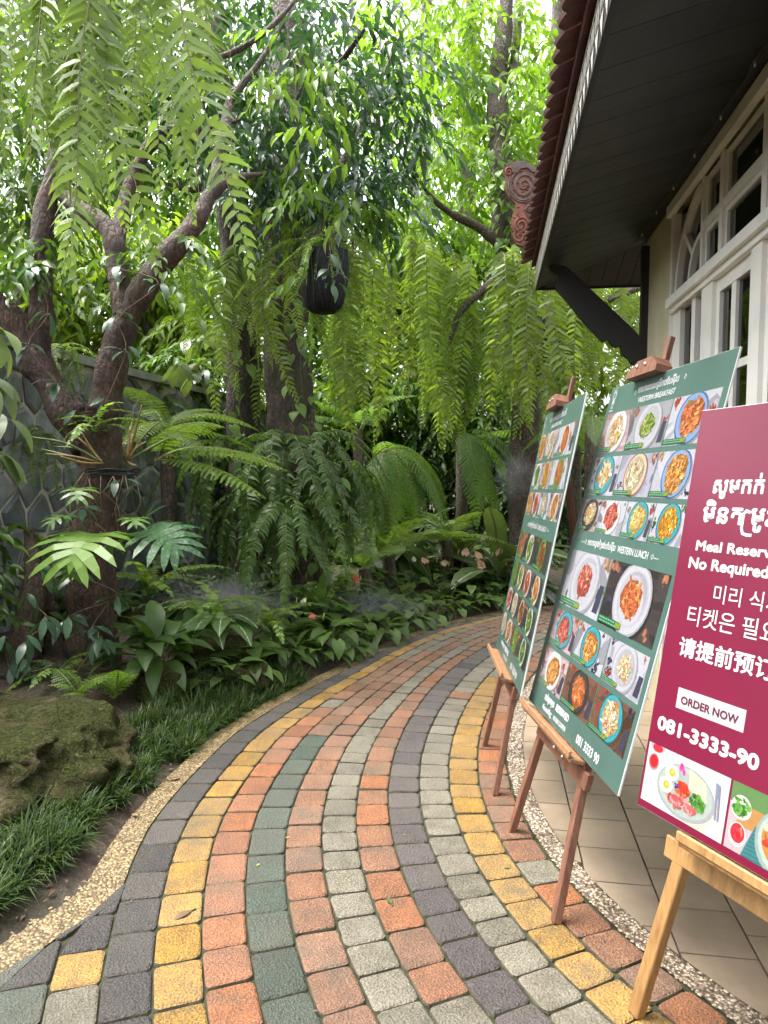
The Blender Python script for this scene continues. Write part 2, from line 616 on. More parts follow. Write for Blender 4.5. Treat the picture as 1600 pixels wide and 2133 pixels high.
L_CANE_G = mat_simple('green_orchid_cane', (0.085, 0.11, 0.035), 0.45, 0.35, 25)
L_ROOT = mat_simple('dry_root', (0.14, 0.095, 0.06), 0.8, 0.4, 30)
L_VEINW = mat_simple('white_vein', (0.42, 0.50, 0.38), 0.45, 0.1, 20)
L_YELLOW = mat_leaf('yellow_leaf', (0.45, 0.36, 0.03), (0.62, 0.52, 0.07), 0.35)
L_PINK = mat_leaf('pink_spathe', (0.62, 0.30, 0.22), (0.75, 0.45, 0.35), 0.3, (1.1, 1.0, 0.9), 0.3, 0.15)
L_WHITE = mat_leaf('white_spathe', (0.65, 0.66, 0.55), (0.75, 0.75, 0.68), 0.3, (1.1, 1.1, 1.0), 0.35, 0.1)
L_RED = mat_leaf('red_spathe', (0.50, 0.045, 0.03), (0.6, 0.09, 0.05), 0.25, (1.1, 0.9, 0.8), 0.25, 0.15)
L_DEAD = mat_simple('dry_fallen_leaf', (0.13, 0.07, 0.035), 0.7, 0.4, 30, 0.3, 40, rnd=0.35)
M_SPADIX = mat_simple('spadix', (0.55, 0.45, 0.12), 0.5)

M_TILE = None


def mat_tile():
    m, nt, b = new_mat('tan_tile')
    w = coords(nt, which='World')
    n1, n2 = noise(nt, w, 5, 4.0), noise(nt, w, 180, 2.0)
    col = ramp(nt, n1, [(0.3, (0.235, 0.18, 0.125)), (0.7, (0.315, 0.245, 0.175))])
    col = mixc(nt, ramp(nt, n2, [(0.6, (0, 0, 0)), (0.75, (0.4, 0.4, 0.4))]), col, (0.18, 0.135, 0.09))
    n3 = noise(nt, w, 1.7, 5.0, 0.7)
    col = mixc(nt, ramp(nt, n3, [(0.45, (0, 0, 0)), (0.7, (0.5, 0.5, 0.5))]), col, (0.12, 0.09, 0.06))
    col = rand_value(nt, col, 0.88, 1.1)
    nt.links.new(col, b.inputs['Base Color'])
    nt.links.new(ramp(nt, n1, [(0.3, (0.32, 0.32, 0.32)), (0.7, (0.5, 0.5, 0.5))]), b.inputs['Roughness'])
    return m


M_TILE = mat_tile()
M_GROUT = mat_simple('dark_grout', (0.035, 0.028, 0.022), 0.9)
M_PLASTER = mat_simple('cream_plaster', (0.52, 0.475, 0.32), 0.75, 0.12, 3.5, 0.15, 120)
M_WHITE = mat_simple('off_white_frame_paint', (0.70, 0.685, 0.635), 0.45, 0.10, 4, 0.08, 60)
M_BLACK = mat_simple('black_stained_wood', (0.017, 0.0165, 0.0165), 0.5, 0.35, 5, 0.35, 14, rnd=0.3, stretch=(1, 1, 6))
M_BLACK2 = mat_simple('black_bracket_wood', (0.012, 0.012, 0.013), 0.55, 0.2, 8)
M_ROOF = mat_simple('maroon_roof_tile', (0.115, 0.045, 0.042), 0.6, 0.3, 12, 0.2, 60, rnd=0.15)
M_FRET = mat_simple('white_fretwork', (0.62, 0.60, 0.53), 0.6, 0.15, 30)
M_TERRA = mat_simple('carved_terracotta', (0.20, 0.085, 0.052), 0.7, 0.35, 14, 0.4, 60)
M_GREYWOOD = mat_simple('weathered_carving', (0.12, 0.105, 0.095), 0.75, 0.4, 18, 0.4, 60)
M_CABLE = mat_simple('black_cable', (0.012, 0.012, 0.012), 0.5)
M_PLASTIC = mat_simple('black_plastic', (0.0075, 0.008, 0.0085), 0.75, 0.6, 22, 0.8, 45, 0.25)
M_BULB = mat_simple('small_bulb_glass', (0.6, 0.6, 0.55), 0.2)
M_ROOM = mat_simple('dark_interior', (0.035, 0.038, 0.036), 0.8, 0.3, 2)
M_CURTAIN = mat_simple('grey_curtain', (0.20, 0.22, 0.22), 0.85, 0.2, 4)
M_METAL = mat_simple('bolt_metal', (0.55, 0.53, 0.5), 0.35, 0.1, 20, metallic=0.9)
M_BLUEGREY = mat_simple('dark_pot', (0.035, 0.038, 0.04), 0.6, 0.4, 10, 0.3, 40)


def mat_glass():
    m, nt, b = new_mat('window_glass')
    nt.nodes.remove(b)
    fr = nd(nt, 'Fresnel', IOR=1.5)
    add = nd(nt, 'Math', operation='ADD')
    add.inputs[1].default_value = 0.07
    nt.links.new(fr.outputs[0], add.inputs[0])
    tp = nt.nodes.new('ShaderNodeBsdfTransparent')
    tp.inputs[0].default_value = (0.55, 0.62, 0.60, 1)
    gl = nt.nodes.new('ShaderNodeBsdfGlossy')
    gl.inputs['Roughness'].default_value = 0.02
    mx = nt.nodes.new('ShaderNodeMixShader')
    nt.links.new(add.outputs[0], mx.inputs[0])
    nt.links.new(tp.outputs[0], mx.inputs[1])
    nt.links.new(gl.outputs[0], mx.inputs[2])
    nt.links.new(mx.outputs[0], nt.nodes['Material Output'].inputs['Surface'])
    return m


M_GLASS = mat_glass()


def mat_wood(name, c1, c2, rough=0.5):
    m, nt, b = new_mat(name)
    v = coords(nt, (18, 18, 1.6), 'Object')
    n1 = noise(nt, v, 2.2, 5.0, 0.6)
    n2 = noise(nt, v, 12, 2.0)
    col = ramp(nt, n1, [(0.3, c1), (0.55, c2), (0.75, mul(c2, 1.15))])
    col = mixc(nt, ramp(nt, n2, [(0.5, (0, 0, 0)), (0.72, (0.4, 0.4, 0.4))]), col, mul(c1, 0.7))
    nt.links.new(col, b.inputs['Base Color'])
    b.inputs['Roughness'].default_value = rough
    bump(nt, b, n2, 0.15, 0.004)
    return m


M_WOOD_RED = mat_wood('red_brown_easel_wood', (0.105, 0.045, 0.028), (0.19, 0.085, 0.052))
M_WOOD_TAN = mat_wood('tan_ledge_wood', (0.19, 0.092, 0.043), (0.28, 0.148, 0.074))
M_WOOD_PINE = mat_wood('pale_pine_easel_wood', (0.21, 0.105, 0.036), (0.33, 0.185, 0.066))


def mat_print():
    m, nt, b = new_mat('printed_board_face')
    a = nt.nodes.new('ShaderNodeAttribute')
    a.attribute_name = 'print'
    v = coords(nt, which='Object')
    col = mixc(nt, ramp(nt, noise(nt, v, 90, 3.0), [(0.4, (0.22, 0.22, 0.22)), (0.6, (0, 0, 0))]), a.outputs['Color'], mixc(nt, 1.0, a.outputs['Color'], 0.6, 'MULTIPLY'))
    col = mixc(nt, 1.0, col, 0.62, 'MULTIPLY')
    nt.links.new(col, b.inputs['Base Color'])
    b.inputs['Roughness'].default_value = 0.30
    b.inputs['Specular IOR Level'].default_value = 0.4
    return m


M_PRINT = mat_print()
M_SHEET_GREEN = mat_simple('printed_green_vinyl', (0.052, 0.10, 0.084), 0.30, 0.10, 4)
M_SHEET_MAROON = mat_simple('printed_maroon_vinyl', (0.135, 0.006, 0.028), 0.32, 0.06, 3)
M_LETTER = mat_simple('white_lettering', (0.46, 0.46, 0.46), 0.45, 0.03)
M_LETTER_M = mat_simple('maroon_lettering', (0.09, 0.01, 0.025), 0.45, 0.03)
M_FOAM = mat_simple('white_foam_board_edge', (0.70, 0.72, 0.71), 0.6, 0.05, 30)

# ------------------------------------------------------------------ the curve the paver courses follow
PC = [8.85995848e-04, -2.90194931e-02, 3.66965106e-01, -1.56836509, 2.13851762]
W = 0.147                                             # width of one course
_ref = [(float(np.polyval(PC, y)), float(y)) for y in np.arange(0.3, 5.001, 0.04)]
_th = math.atan(np.polyval(np.polyder(PC), 5.0))
_x, _y = _ref[-1]
for _i in range(190):
    _th = min(_th + 0.19 * 0.04, math.radians(84))
    _x += math.sin(_th) * 0.04
    _y += math.cos(_th) * 0.04
    _ref.append((_x, _y))
REF = np.array(_ref)
_t = np.gradient(REF, axis=0)
_t /= np.linalg.norm(_t, axis=1)[:, None]
RN = np.stack([_t[:, 1], -_t[:, 0]], 1)               # normal to the right of the path
RY = REF[:, 1]


def fL(ry):
    return np.interp(ry, [3.0, 3.5, 3.85, 4.15, 4.5, 5.0, 5.6, 6.2, 6.8, 7.4, 9], [1, .945, .92, .865, .80, .71, .68, .665, .57, .52, .5])


def off_of(k, ry):
    """offset in metres of course line k (negative: left of the reference line)"""
    return k * W * (fL(ry) if k < 0 else 1.0)


def border_in(ry):
    base = -7 * W * fL(ry) - 0.006
    near = np.interp(ry, [1.9, 2.1, 2.25, 2.40, 2.45, 2.55, 2.62, 2.70], [-14.5 * W, -12.3 * W, -10.7 * W, -9.11 * W, -8.51 * W, -7.72 * W, -7.1 * W, -6 * W])
    return np.where(np.asarray(ry) < 2.66, np.minimum(base, near), base)


def border_out(ry):
    far = border_in(ry) - np.interp(ry, [2.7, 3.0, 5, 8], [0.135, 0.11, 0.10, 0.085])
    near = np.interp(ry, [1.9, 2.1, 2.25, 2.40, 2.5, 2.6, 2.7, 2.8], [-15.6 * W, -13.4 * W, -11.6 * W, -10.3 * W, -9.28 * W, -8.44 * W, -7.9 * W, -6 * W])
    return np.where(np.asarray(ry) < 2.75, np.minimum(far, near), far)


def curve_pt(fi, off):
    """world xy at fractional index fi of the reference line, off metres to its right"""
    i = min(max(int(fi), 0), len(REF) - 2)
    t = fi - i
    p = REF[i] * (1 - t) + REF[i + 1] * t
    n = RN[i] * (1 - t) + RN[i + 1] * t
    return p + n * off


def ry_at(fi):
    return float(np.interp(fi, np.arange(len(RY)), RY))


def signed_offset(x, y):
    d = (REF[:, 0] - x) ** 2 + (REF[:, 1] - y) ** 2
    i = int(d.argmin())
    return (x - REF[i, 0]) * RN[i, 0] + (y - REF[i, 1]) * RN[i, 1], i


# ------------------------------------------------------------------ the ground: one sheet to the horizon
def ground_z(x, y):
    o, i = signed_offset(x, y)
    lo, hi = float(border_out(RY[i])), 4.6 * W
    if o < lo:
        d = lo - o
        return -0.035 + min(0.34, max(0, d - 0.02) * 0.20) + 0.018 * wave3(x * 3, y * 3, 0) * min(1, d * 3)
    if o > hi:
        return -0.06
    return -0.06


gx = np.concatenate([[-300, -80, -25, -10, -6], np.arange(-4.4, 4.41, 0.11), [6, 10, 25, 80, 300]])
gy = np.concatenate([[-60, -10, 0, 0.8], np.arange(1.2, 12.01, 0.11), [13, 15, 20, 40, 120, 500]])
mb = MB()
gv = [(float(x), float(y), ground_z(float(x), float(y))) for y in gy for x in gx]
nx = len(gx)
gf = [(j * nx + i, j * nx + i + 1, (j + 1) * nx + i + 1, (j + 1) * nx + i) for j in range(len(gy) - 1) for i in range(nx - 1)]
mb.add(gv, gf)
ground = mb.build('ground', M_SOIL, smooth=True)
tag(ground, 'damp brown soil of the planting beds beside the path', kind='structure')


# ------------------------------------------------------------------ the paved path: bed, pavers, pebble borders
def strip(name, fa, fb, z, mat, parent=None, step=1, i0=0, i1=None, cross=1):
    mb = MB()
    idx = list(range(i0, i1 or len(REF), step))
    V = []
    for i in idx:
        a, b = fa(RY[i]), fb(RY[i])
        for k in range(cross + 1):
            p = REF[i] + RN[i] * (a + (b - a) * k / cross)
            V.append((p[0], p[1], z))
    n = cross + 1
    F = [(r * n + k, r * n + k + 1, (r + 1) * n + k + 1, (r + 1) * n + k) for r in range(len(idx) - 1) for k in range(cross)]
    mb.add(V, F)
    return mb.build(name, mat, parent)


I0 = 14
path = strip('path', lambda r: float(border_in(r)) - 0.02, lambda r: 4.15 * W, -0.013, M_BED, None, 1, I0)
tag(path, 'curved garden path paved with coloured blocks in sweeping courses', kind='structure')


def round_outline(c, r, n):
    """c: four xy corners (counter-clockwise); corners rounded with n points each"""
    out = []
    for i in range(4):
        p, a, b = np.array(c[i]), np.array(c[i - 1]), np.array(c[(i + 1) % 4])
        da, db = a - p, b - p
        la, lb = np.linalg.norm(da), np.linalg.norm(db)
        ra, rb = min(r, la * 0.45), min(r, lb * 0.45)
        pa, pb = p + da / la * ra, p + db / lb * rb
        for k in range(n):
            t = k / (n - 1)
            out.append((1 - t) ** 2 * pa + 2 * t * (1 - t) * p + t * t * pb)
    return np.array(out)


def paver_shape(mb, c, m, rng, near, z=0.0, mossy=1):
    cen = np.mean(c, axis=0)
    n = 4 if near else 3
    o = round_outline(c, rng.uniform(0.016, 0.028), n)
    o = o + np.array([[rng.uniform(-.0018, .0018), rng.uniform(-.0018, .0018)] for _ in range(len(o))])
    k = len(o)
    tx, ty, dz = rng.uniform(-.018, .018), rng.uniform(-.018, .018), rng.uniform(-.002, .002)
    V = []
    for ins, dep in ((0.011, 0.0), (0.0032, -0.0034), (0.0, -0.011), (0.0, -0.05)):
        for p in o:
            d = cen - p
            q = p + d / max(np.linalg.norm(d), 1e-6) * ins
            zz = z + dz + dep + (tx * (q[0] - cen[0]) + ty * (q[1] - cen[1]) if dep > -0.04 else 0)
            V.append((q[0], q[1], zz))
    ring = lambda r: [(r * k + j, (r + 1) * k + j, (r + 1) * k + (j + 1) % k, r * k + (j + 1) % k) for j in range(k)]
    o0 = len(mb.v)
    mb.add(V, [tuple(range(k))] + ring(0), m, rng.random())
    del mb.v[o0:]
    mb.add(V, ring(1) + ring(2), mossy, rng.random())


M_JOINT = mat_simple('mossy_block_edge', (0.062, 0.056, 0.032), 0.9, 0.6, 14, 0.5, 120)
MATKEYS = list(PAVER)
PAVER_MATS = [PAVER[k] for k in MATKEYS]
prng = random.Random(5)


def paver_colour(k, ry, n):
    r = prng.random()
    far = ry > 5.5
    if k == 0:
        return 'black'
    if k == 1:
        return 'yellow'
    if k == 2:
        if 4.30 < ry < 4.52 or 5.4 < ry < 6.4:
            return 'grey'
        return 'red' if ry < 4.2 and r < 0.92 else 'brick'
    if k == 3:
        return 'green' if ry < 3.86 else ('grey' if 5.6 < ry < 5.9 else 'brick')
    if k == 4:
        return 'grey' if 6.0 < ry < 6.3 else 'brick'
    if k == 5:
        return 'grey' if ry < 5.9 else 'brick'
    if k == 6:
        return 'grey' if ry < 1.93 else ('red' if r < 0.12 else 'brick')
    if k == 7:
        return 'purple' if ry < 6.2 else 'brick'
    if k == 8:
        return 'brick' if 4.62 < ry < 4.76 else 'grey'
    if k == 9:
        return 'yellow' if ry < 5.15 else ('grey' if r < 0.6 else 'brick')
    if k == 10:
        return 'grey' if 2.46 < ry < 2.60 else ('brick' if r < 0.75 else 'red')
    if k == -1:
        return 'black' if ry > 2.47 else ('yellow' if ry > 2.28 else ('grey' if ry > 2.15 else 'red'))
    if k == -2:
        return 'black' if ry > 2.36 else 'green'
    return 'red' if r < 0.4 else 'green'


LEN = {0: .185, 1: .19, 2: .185, 3: .195, 4: .175, 5: .142, 6: .168, 7: .15, 8: .142, 9: .155, 10: .15, -1: .17, -2: .19, -3: .19, -4: .19}
pavers = []
for k in range(-4, 11):
    a0, a1 = k - 7, k - 6
    mid = np.array([REF[i] + RN[i] * (off_of(a0, RY[i]) + off_of(a1, RY[i])) / 2 for i in range(len(REF))])
    cum = np.concatenate([[0], np.cumsum(np.linalg.norm(np.diff(mid, axis=0), axis=1))])
    s, n = prng.uniform(0, 0.1) + cum[I0], 0
    while s < cum[-1] - 0.3:
        L = LEN[k] * prng.uniform(0.9, 1.1) * (0.92 if s > 4 else 1)
        f0, f1 = np.interp([s, s + L], cum, np.arange(len(REF)))
        s += L
        n += 1
        r0, r1 = ry_at(f0), ry_at(f1)
        if r1 > 9.2:
            break
        if k < 0 and r0 > 2.66:
            break
        g = 0.0032
        gg = g * len(REF) / cum[-1]
        f0 += gg / 2
        f1 -= gg / 2
        l0, l1 = off_of(a0, r0) + g / 2, off_of(a0, r1) + g / 2
        q0, q1 = off_of(a1, r0) - g / 2, off_of(a1, r1) - g / 2
        if k < 0:
            b0, b1 = float(border_in(r0)) + .004, float(border_in(r1)) + .004
            l0, l1 = max(l0, b0), max(l1, b1)
            if q0 - l0 < 0.02 and q1 - l1 < 0.02:
                continue
            q0, q1 = max(q0, l0 + 0.012), max(q1, l1 + 0.012)
        c = [curve_pt(f0, q0), curve_pt(f1, q1), curve_pt(f1, l1), curve_pt(f0, l0)]
        cen = np.mean(c, axis=0)
        if cen[1] < 1.4:
            continue
        area = L * W / cen[1] ** 3 if abs(cen[0]) < 0.57 * cen[1] + 0.1 and cen[1] > 1.75 else 0.0
        pavers.append((area, c, paver_colour(k, (r0 + r1) / 2, n)))
pavers.sort(key=lambda q: -q[0])
for a, c, key in pavers[:300]:
    mb = MB()
    paver_shape(mb, c, 0, prng, True)
    mb.build('paver', [PAVER[key], M_JOINT], path)
mb = MB()
for a, c, key in pavers[300:]:
    paver_shape(mb, c, MATKEYS.index(key), prng, False, 0.0, len(MATKEYS))
far_pavers = mb.build('paver_field', PAVER_MATS + [M_JOINT], path)
tag(far_pavers, 'farther paver blocks of the path', kind='stuff')

kerb_l = strip('pebble_border', lambda r: float(border_out(r)), lambda r: float(border_in(r)), -0.006, M_PEB_Y, None, 1, I0, None, 3)
tag(kerb_l, 'strip of yellow washed pebbles along the planting bed', kind='structure')
kerb_r = strip('pebble_border', lambda r: 4.08 * W, lambda r: 4.66 * W, -0.006, M_PEB_W, None, 1, I0, None, 3)
tag(kerb_r, 'strip of pale washed pebbles between pavers and terrace tiles', kind='structure')


def pebbles(parent, fa, fb, n, mats, size, seed):
    r = np.random.default_rng(seed)
    fi = I0 + (len(REF) - I0 - 60) * r.random(n) ** 1.5
    tmpl = np.array([(1, 0, 0), (0.31, .95, 0), (-.81, .59, 0), (-.81, -.59, 0), (.31, -.95, 0), (0.1, 0.1, .62)])
    tf = np.array([(0, 1, 5), (1, 2, 5), (2, 3, 5), (3, 4, 5), (4, 0, 5)])
    V, Fc, T = [], [], []
    keep = 0
    for k in range(n):
        i = int(fi[k])
        ry = RY[i]
        a, b = fa(ry), fb(ry)
        p = curve_pt(fi[k], a + (b - a) * r.uniform(0.01, 0.99))
        s = size * r.uniform(0.6, 1.3)
        an = r.uniform(0, 6.28)
        ca, sa = math.cos(an), math.sin(an)
        q = tmpl * np.array([s, s * r.uniform(.6, .95), s * r.uniform(.6, 1.1)])
        V.append(np.stack([p[0] + q[:, 0] * ca - q[:, 1] * sa, p[1] + q[:, 0] * sa + q[:, 1] * ca, q[:, 2] - 0.008], 1))
        Fc.append(tf + 6 * k)
    me = np_mesh('pebble_cover', np.concatenate(V), [np.concatenate(Fc)], [np.repeat(r.random(n), 5)], mats, True, np.repeat(r.integers(0, len(mats), n), 5))
    tag(obj('pebble_cover', me, parent), kind='stuff')


PEB_Y = [mat_simple('pebble_ochre', (0.18, 0.12, 0.042), 0.5, 0.2, 40), mat_simple('pebble_straw', (0.235, 0.17, 0.075), 0.5, 0.2, 40), mat_simple('pebble_brown', (0.115, 0.07, 0.025), 0.5, 0.2, 40)]
PEB_W = [mat_simple('pebble_cream', (0.38, 0.31, 0.22), 0.5, 0.2, 40), mat_simple('pebble_buff', (0.26, 0.185, 0.115), 0.5, 0.2, 40), mat_simple('pebble_dark', (0.15, 0.11, 0.085), 0.5, 0.2, 40), mat_simple('pebble_white', (0.50, 0.44, 0.34), 0.5, 0.2, 40)]
pebbles(kerb_l, lambda r: float(border_out(r)), lambda r: float(border_in(r)), 15000, PEB_Y, 0.0058, 1)
pebbles(kerb_r, lambda r: 4.08 * W, lambda r: 4.66 * W, 6500, PEB_W, 0.0068, 2)

# ------------------------------------------------------------------ building frame: s along the wall (away from the camera), t into the building
BC = Vector((1.78, 4.79, 0))
BA, BB = Vector((0.147, 0.989, 0)).normalized(), Vector((0.989, -0.147, 0)).normalized()


def bp(s, t, z):
    return BC + BA * s + BB * t + Vector((0, 0, z))


# terrace of tan tiles in running bond between the path and the wall
mb = MB()
tq = [curve_pt(i, 4.6 * W) for i in range(I0, 138, 3)]
for a, b in zip(tq[:-1], tq[1:]):
    pa, pb = bp(0, 0, 0), BB
    # right ends lie on the wall line
    def wall_x(p):
        d = (Vector((p[0], p[1], 0)) - BC).dot(BA)
        return bp(d, 0.25, 0)
    ra, rb = wall_x(a), wall_x(b)
    mb.add([(a[0], a[1], -0.016), (ra.x, ra.y, -0.016), (rb.x, rb.y, -0.016), (b[0], b[1], -0.016)], [(0, 1, 2, 3)])
terrace = mb.build('terrace_floor', M_GROUT)
tag(terrace, 'tan tiled terrace floor between the path and the building', kind='structure')
TS = 0.24
T_SHIFT = 0.083
for col in range(0, 7):
    t1 = -col * TS + 0.02 - T_SHIFT + 0.10
    t0 = t1 - TS
    for row in range(-18, 5):
        s0 = row * TS + (TS / 2 if col % 2 else 0) + 0.04
        g = 0.0034
        poly = [np.array(bp(s, t, 0)[:2]) for s, t in ((s0 + g, t0 + g), (s0 + g, t1 - g), (s0 + TS - g, t1 - g), (s0 + TS - g, t0 + g))]
        cen = np.mean(poly, axis=0)
        if cen[1] < 1.2:
            continue
        o, i = signed_offset(*cen)
        if o < 4.66 * W - 0.16:
            continue
        lim = 4.64 * W
        # clip to the right of the border
        P0, N0 = REF[i] + RN[i] * lim, RN[i]
        out = []
        for a, b in zip(poly, poly[1:] + poly[:1]):
            da, db = (a - P0) @ N0, (b - P0) @ N0
            if da >= 0:
                out.append(a)
            if da * db < 0:
                out.append(a + (b - a) * (da / (da - db)))
        if len(out) < 3:
            continue
        ar = sum(a[0] * b[1] - a[1] * b[0] for a, b in zip(out, out[1:] + out[:1])) / 2
        if abs(ar) < 0.002:
            continue
        if ar < 0:
            out = out[::-1]
        k = len(out)
        c2 = np.mean(out, axis=0)
        V = [(p[0] + (c2[0] - p[0]) * .008, p[1] + (c2[1] - p[1]) * .008, -0.006) for p in out] + [(p[0], p[1], -0.0075) for p in out] + [(p[0], p[1], -0.03) for p in out]
        mb = MB()
        mb.add(V, [tuple(range(k))] + [(r * k + j, (r + 1) * k + j, (r + 1) * k + (j + 1) % k, r * k + (j + 1) % k) for r in range(2) for j in range(k)])
        mb.build('floor_tile', M_TILE, terrace)

# ------------------------------------------------------------------ the building: wall, windows, eaves
building = thing('restaurant_building', 'cream building with white framed windows under a deep black eave', 'building', bp(0.2, 0, 0))
INV = Matrix.Translation(-building.location)


def bpart(name, mb, mat, parent=None, smooth=False):
    p = parent or building
    base = Vector((0, 0, 0))
    q = p
    while q is not None:
        base += q.location
        q = q.parent
    mb.v = [tuple(Vector(v) - base) for v in mb.v]
    return mb.build(name, mat, p, smooth)


def bbox(mb, s0, s1, t0, t1, z0, z1, m=0):
    mb.hexa([bp(s0, t0, z0), bp(s0, t1, z0), bp(s1, t1, z0), bp(s1, t0, z0), bp(s0, t0, z1), bp(s0, t1, z1), bp(s1, t1, z1), bp(s1, t0, z1)], m)


S_C = 0.22                                            # wall corner
Z_TOP, S_NEAR = 3.075, -5.2
mb = MB()
bbox(mb, -0.50, S_C, 0.0, 0.14, -0.05, Z_TOP)         # wall between corner and window
bbox(mb, S_NEAR, -0.50, 0.0, 0.14, -0.05, 0.12)       # threshold under the windows
bbox(mb, S_NEAR, -0.50, 0.0, 0.14, 3.055, Z_TOP + .05)
bbox(mb, S_C - 0.14, S_C, 0.14, 5.0, -0.05, Z_TOP)    # end wall
bpart('wall', mb, M_PLASTER)
mb = MB()
bbox(mb, S_NEAR, S_C - 0.15, 2.6, 2.7, -0.05, Z_TOP)
bbox(mb, S_NEAR, S_C - 0.15, 0.16, 2.6, -0.05, 0.0)
bbox(mb, S_NEAR, S_C - 0.15, 0.16, 2.6, 3.0, 3.06)
bbox(mb, S_NEAR - .1, S_NEAR, 0.0, 2.7, -0.05, 3.06)
bpart('room_lining', mb, M_ROOM)
mb = MB()                                             # folded curtain inside
for k in range(46):
    s = -0.62 - k * 0.05
    bbox(mb, s - 0.045, s, 0.34 + 0.025 * (k % 2), 0.36 + 0.025 * (k % 2), 0.1, 2.44)
bpart('curtain', mb, M_CURTAIN)

# moulding along the top of the wall and the window frames
mb = MB()
bbox(mb, S_NEAR, -0.47, -0.035, 0.0, 3.0, 3.06)
bpart('cornice', mb, M_WHITE)
FD0, FD1 = -0.012, 0.075
win = MB()
bbox(win, -0.545, -0.50, FD0, FD1, 0.12, 3.0)
frame = bpart('window_frame', win, M_WHITE)


def fbar(name, s0, s1, z0, z1, t0=0.0, t1=0.06, parent=None):
    m = MB()
    a, b = min(s0, s1), max(s0, s1)
    bbox(m, a, b, t0, t1, z0, z1)
    return bpart(name, m, M_WHITE, parent)


fbar('transom', S_NEAR, -0.545, 2.455, 2.505, -0.045, 0.08)
fbar('transom', S_NEAR, -0.545, 2.425, 2.455, -0.02, 0.08)
UP = [(-1.06, -1.10), (-1.36, -1.41), (-1.90, -1.955), (-2.44, -2.49), (-2.75, -2.79), (-3.34, -3.40), (-3.9, -3.95), (-4.4, -4.45)]
for a, b in UP:
    fbar('mullion', a, b, 2.505, 3.0, 0.002, 0.06)
spans = [(UP[i][1], UP[i + 1][0]) for i in range(len(UP) - 1)]
for b, a in spans:
    fbar('glazing_bar', b, a, 2.735, 2.775, 0.004, 0.058)
    # inner sash round each light
    for z0, z1 in ((2.505, 2.735), (2.775, 3.0)):
        sash = MB()
        w_ = 0.022
        for q in ((b, b - w_, z0, z1), (a + w_, a, z0, z1)):
            bbox(sash, min(q[0], q[1]), max(q[0], q[1]), 0.018, 0.05, z0, z1)
        for q in ((z0, z0 + w_), (z1 - w_, z1)):
            bbox(sash, a + w_, b - w_, 0.018, 0.05, q[0], q[1])
        bpart('sash', sash, M_WHITE)
        m = MB()
        bbox(m, a + w_, b - w_, 0.032, 0.036, z0 + w_, z1 - w_)
        bpart('pane', m, M_GLASS)
# quarter-round fan light beside the corner
def arc(name, cs, cz, rs, rz, w, t0, t1, n=14):
    m = MB()
    V = []
    for i in range(n + 1):
        a = PI / 2 * i / n
        for r in (0, 1):
            q = (cs + math.cos(a) * (rs - r * w), cz + math.sin(a) * (rz - r * w))
            V += [bp(q[0], t0, q[1]), bp(q[0], t1, q[1])]
    F = []
    for i in range(n):
        k, j = i * 4, i * 4 + 4
        F += [(k, k + 2, j + 2, j), (k + 1, j + 1, j + 3, k + 3), (k, j, j + 1, k + 1), (k + 2, k + 3, j + 3, j + 2)]
    m.add(V, F)
    return bpart(name, m, M_WHITE)


arc('arch_bar', -1.06, 2.505, 0.495, 0.485, 0.035, 0.0, 0.055)
arc('arch_bar', -1.06, 2.505, 0.235, 0.235, 0.03, 0.003, 0.053)
m = MB()
m.bar(bp(-1.06 + .20 * .72, 0.028, 2.505 + .21 * .70), bp(-1.06 + .47 * .72, 0.028, 2.505 + .46 * .70), 0.03, 0.045, BB)
bpart('spoke', m, M_WHITE)
m = MB()
bbox(m, -1.06, -0.545, 0.034, 0.038, 2.505, 3.0)
bpart('pane', m, M_GLASS)
# lower doors and side lights
LOW = [(-0.545, -0.70, 'a'), (-0.93, -1.0, 'b'), (-1.15, -1.33, 'c'), (-1.84, -1.96, 'd'), (-2.45, -2.62, 'e'), (-3.1, -3.2, 'f'), (-3.7, -3.85, 'g'), (-4.4, -4.5, 'h')]
fbar('mullion', -0.545, -0.70, 0.12, 2.425, 0.004, 0.06)
fbar('mullion', -0.93, -1.0, 0.12, 2.425, 0.004, 0.06)
for a, b, _ in LOW[2:]:
    fbar('door_post', a, b, 0.12, 2.425, -0.008, 0.07)
for (a0, a1) in ((-0.70, -0.93), (-1.0, -1.15)):
    m = MB()
    bbox(m, a1, a0, 0.03, 0.034, 0.12, 2.425)
    bpart('pane', m, M_GLASS)
for i in range(2, len(LOW) - 1):
    b, a = LOW[i][1], LOW[i + 1][0]                    # b is farther, a nearer
    leaf_o = MB()
    w_ = 0.05
    bbox(leaf_o, b - w_, b, 0.012, 0.055, 0.12, 2.425)
    bbox(leaf_o, a, a + w_, 0.012, 0.055, 0.12, 2.425)
    bbox(leaf_o, a + w_, b - w_, 0.012, 0.055, 2.36, 2.425)
    bbox(leaf_o, a + w_, b - w_, 0.012, 0.055, 0.12, 0.42)
    door = bpart('window_sash', leaf_o, M_WHITE)
    mid = (a + b) / 2 + 0.02
    fbar('glazing_bar', mid - 0.03, mid + 0.03, 0.42, 2.36, 0.016, 0.05)
    for z in (1.0, 1.48, 1.97):
        fbar('glazing_bar', a + w_, mid - 0.03, z, z + 0.035, 0.018, 0.048)
    for s0, s1 in ((a + w_, mid - 0.03), (mid + 0.03, b - w_)):
        m = MB()
        bbox(m, s0, s1, 0.03, 0.034, 0.42, 2.36)
        bpart('pane', m, M_GLASS)

# roof: deck, soffit planks, fascia with white fretwork, scalloped tiles, bracket
ES, ET, EZ = 0.72, -0.70, 2.90                        # eave corner
roof = thing('eave_roof', None, None, (0, 0, 0))
roof.parent = building
roof.location = (0, 0, 0)
SLOPE = (Z_TOP - EZ) / (-ET)


def soff_z(t):
    return EZ + (t - ET) * SLOPE


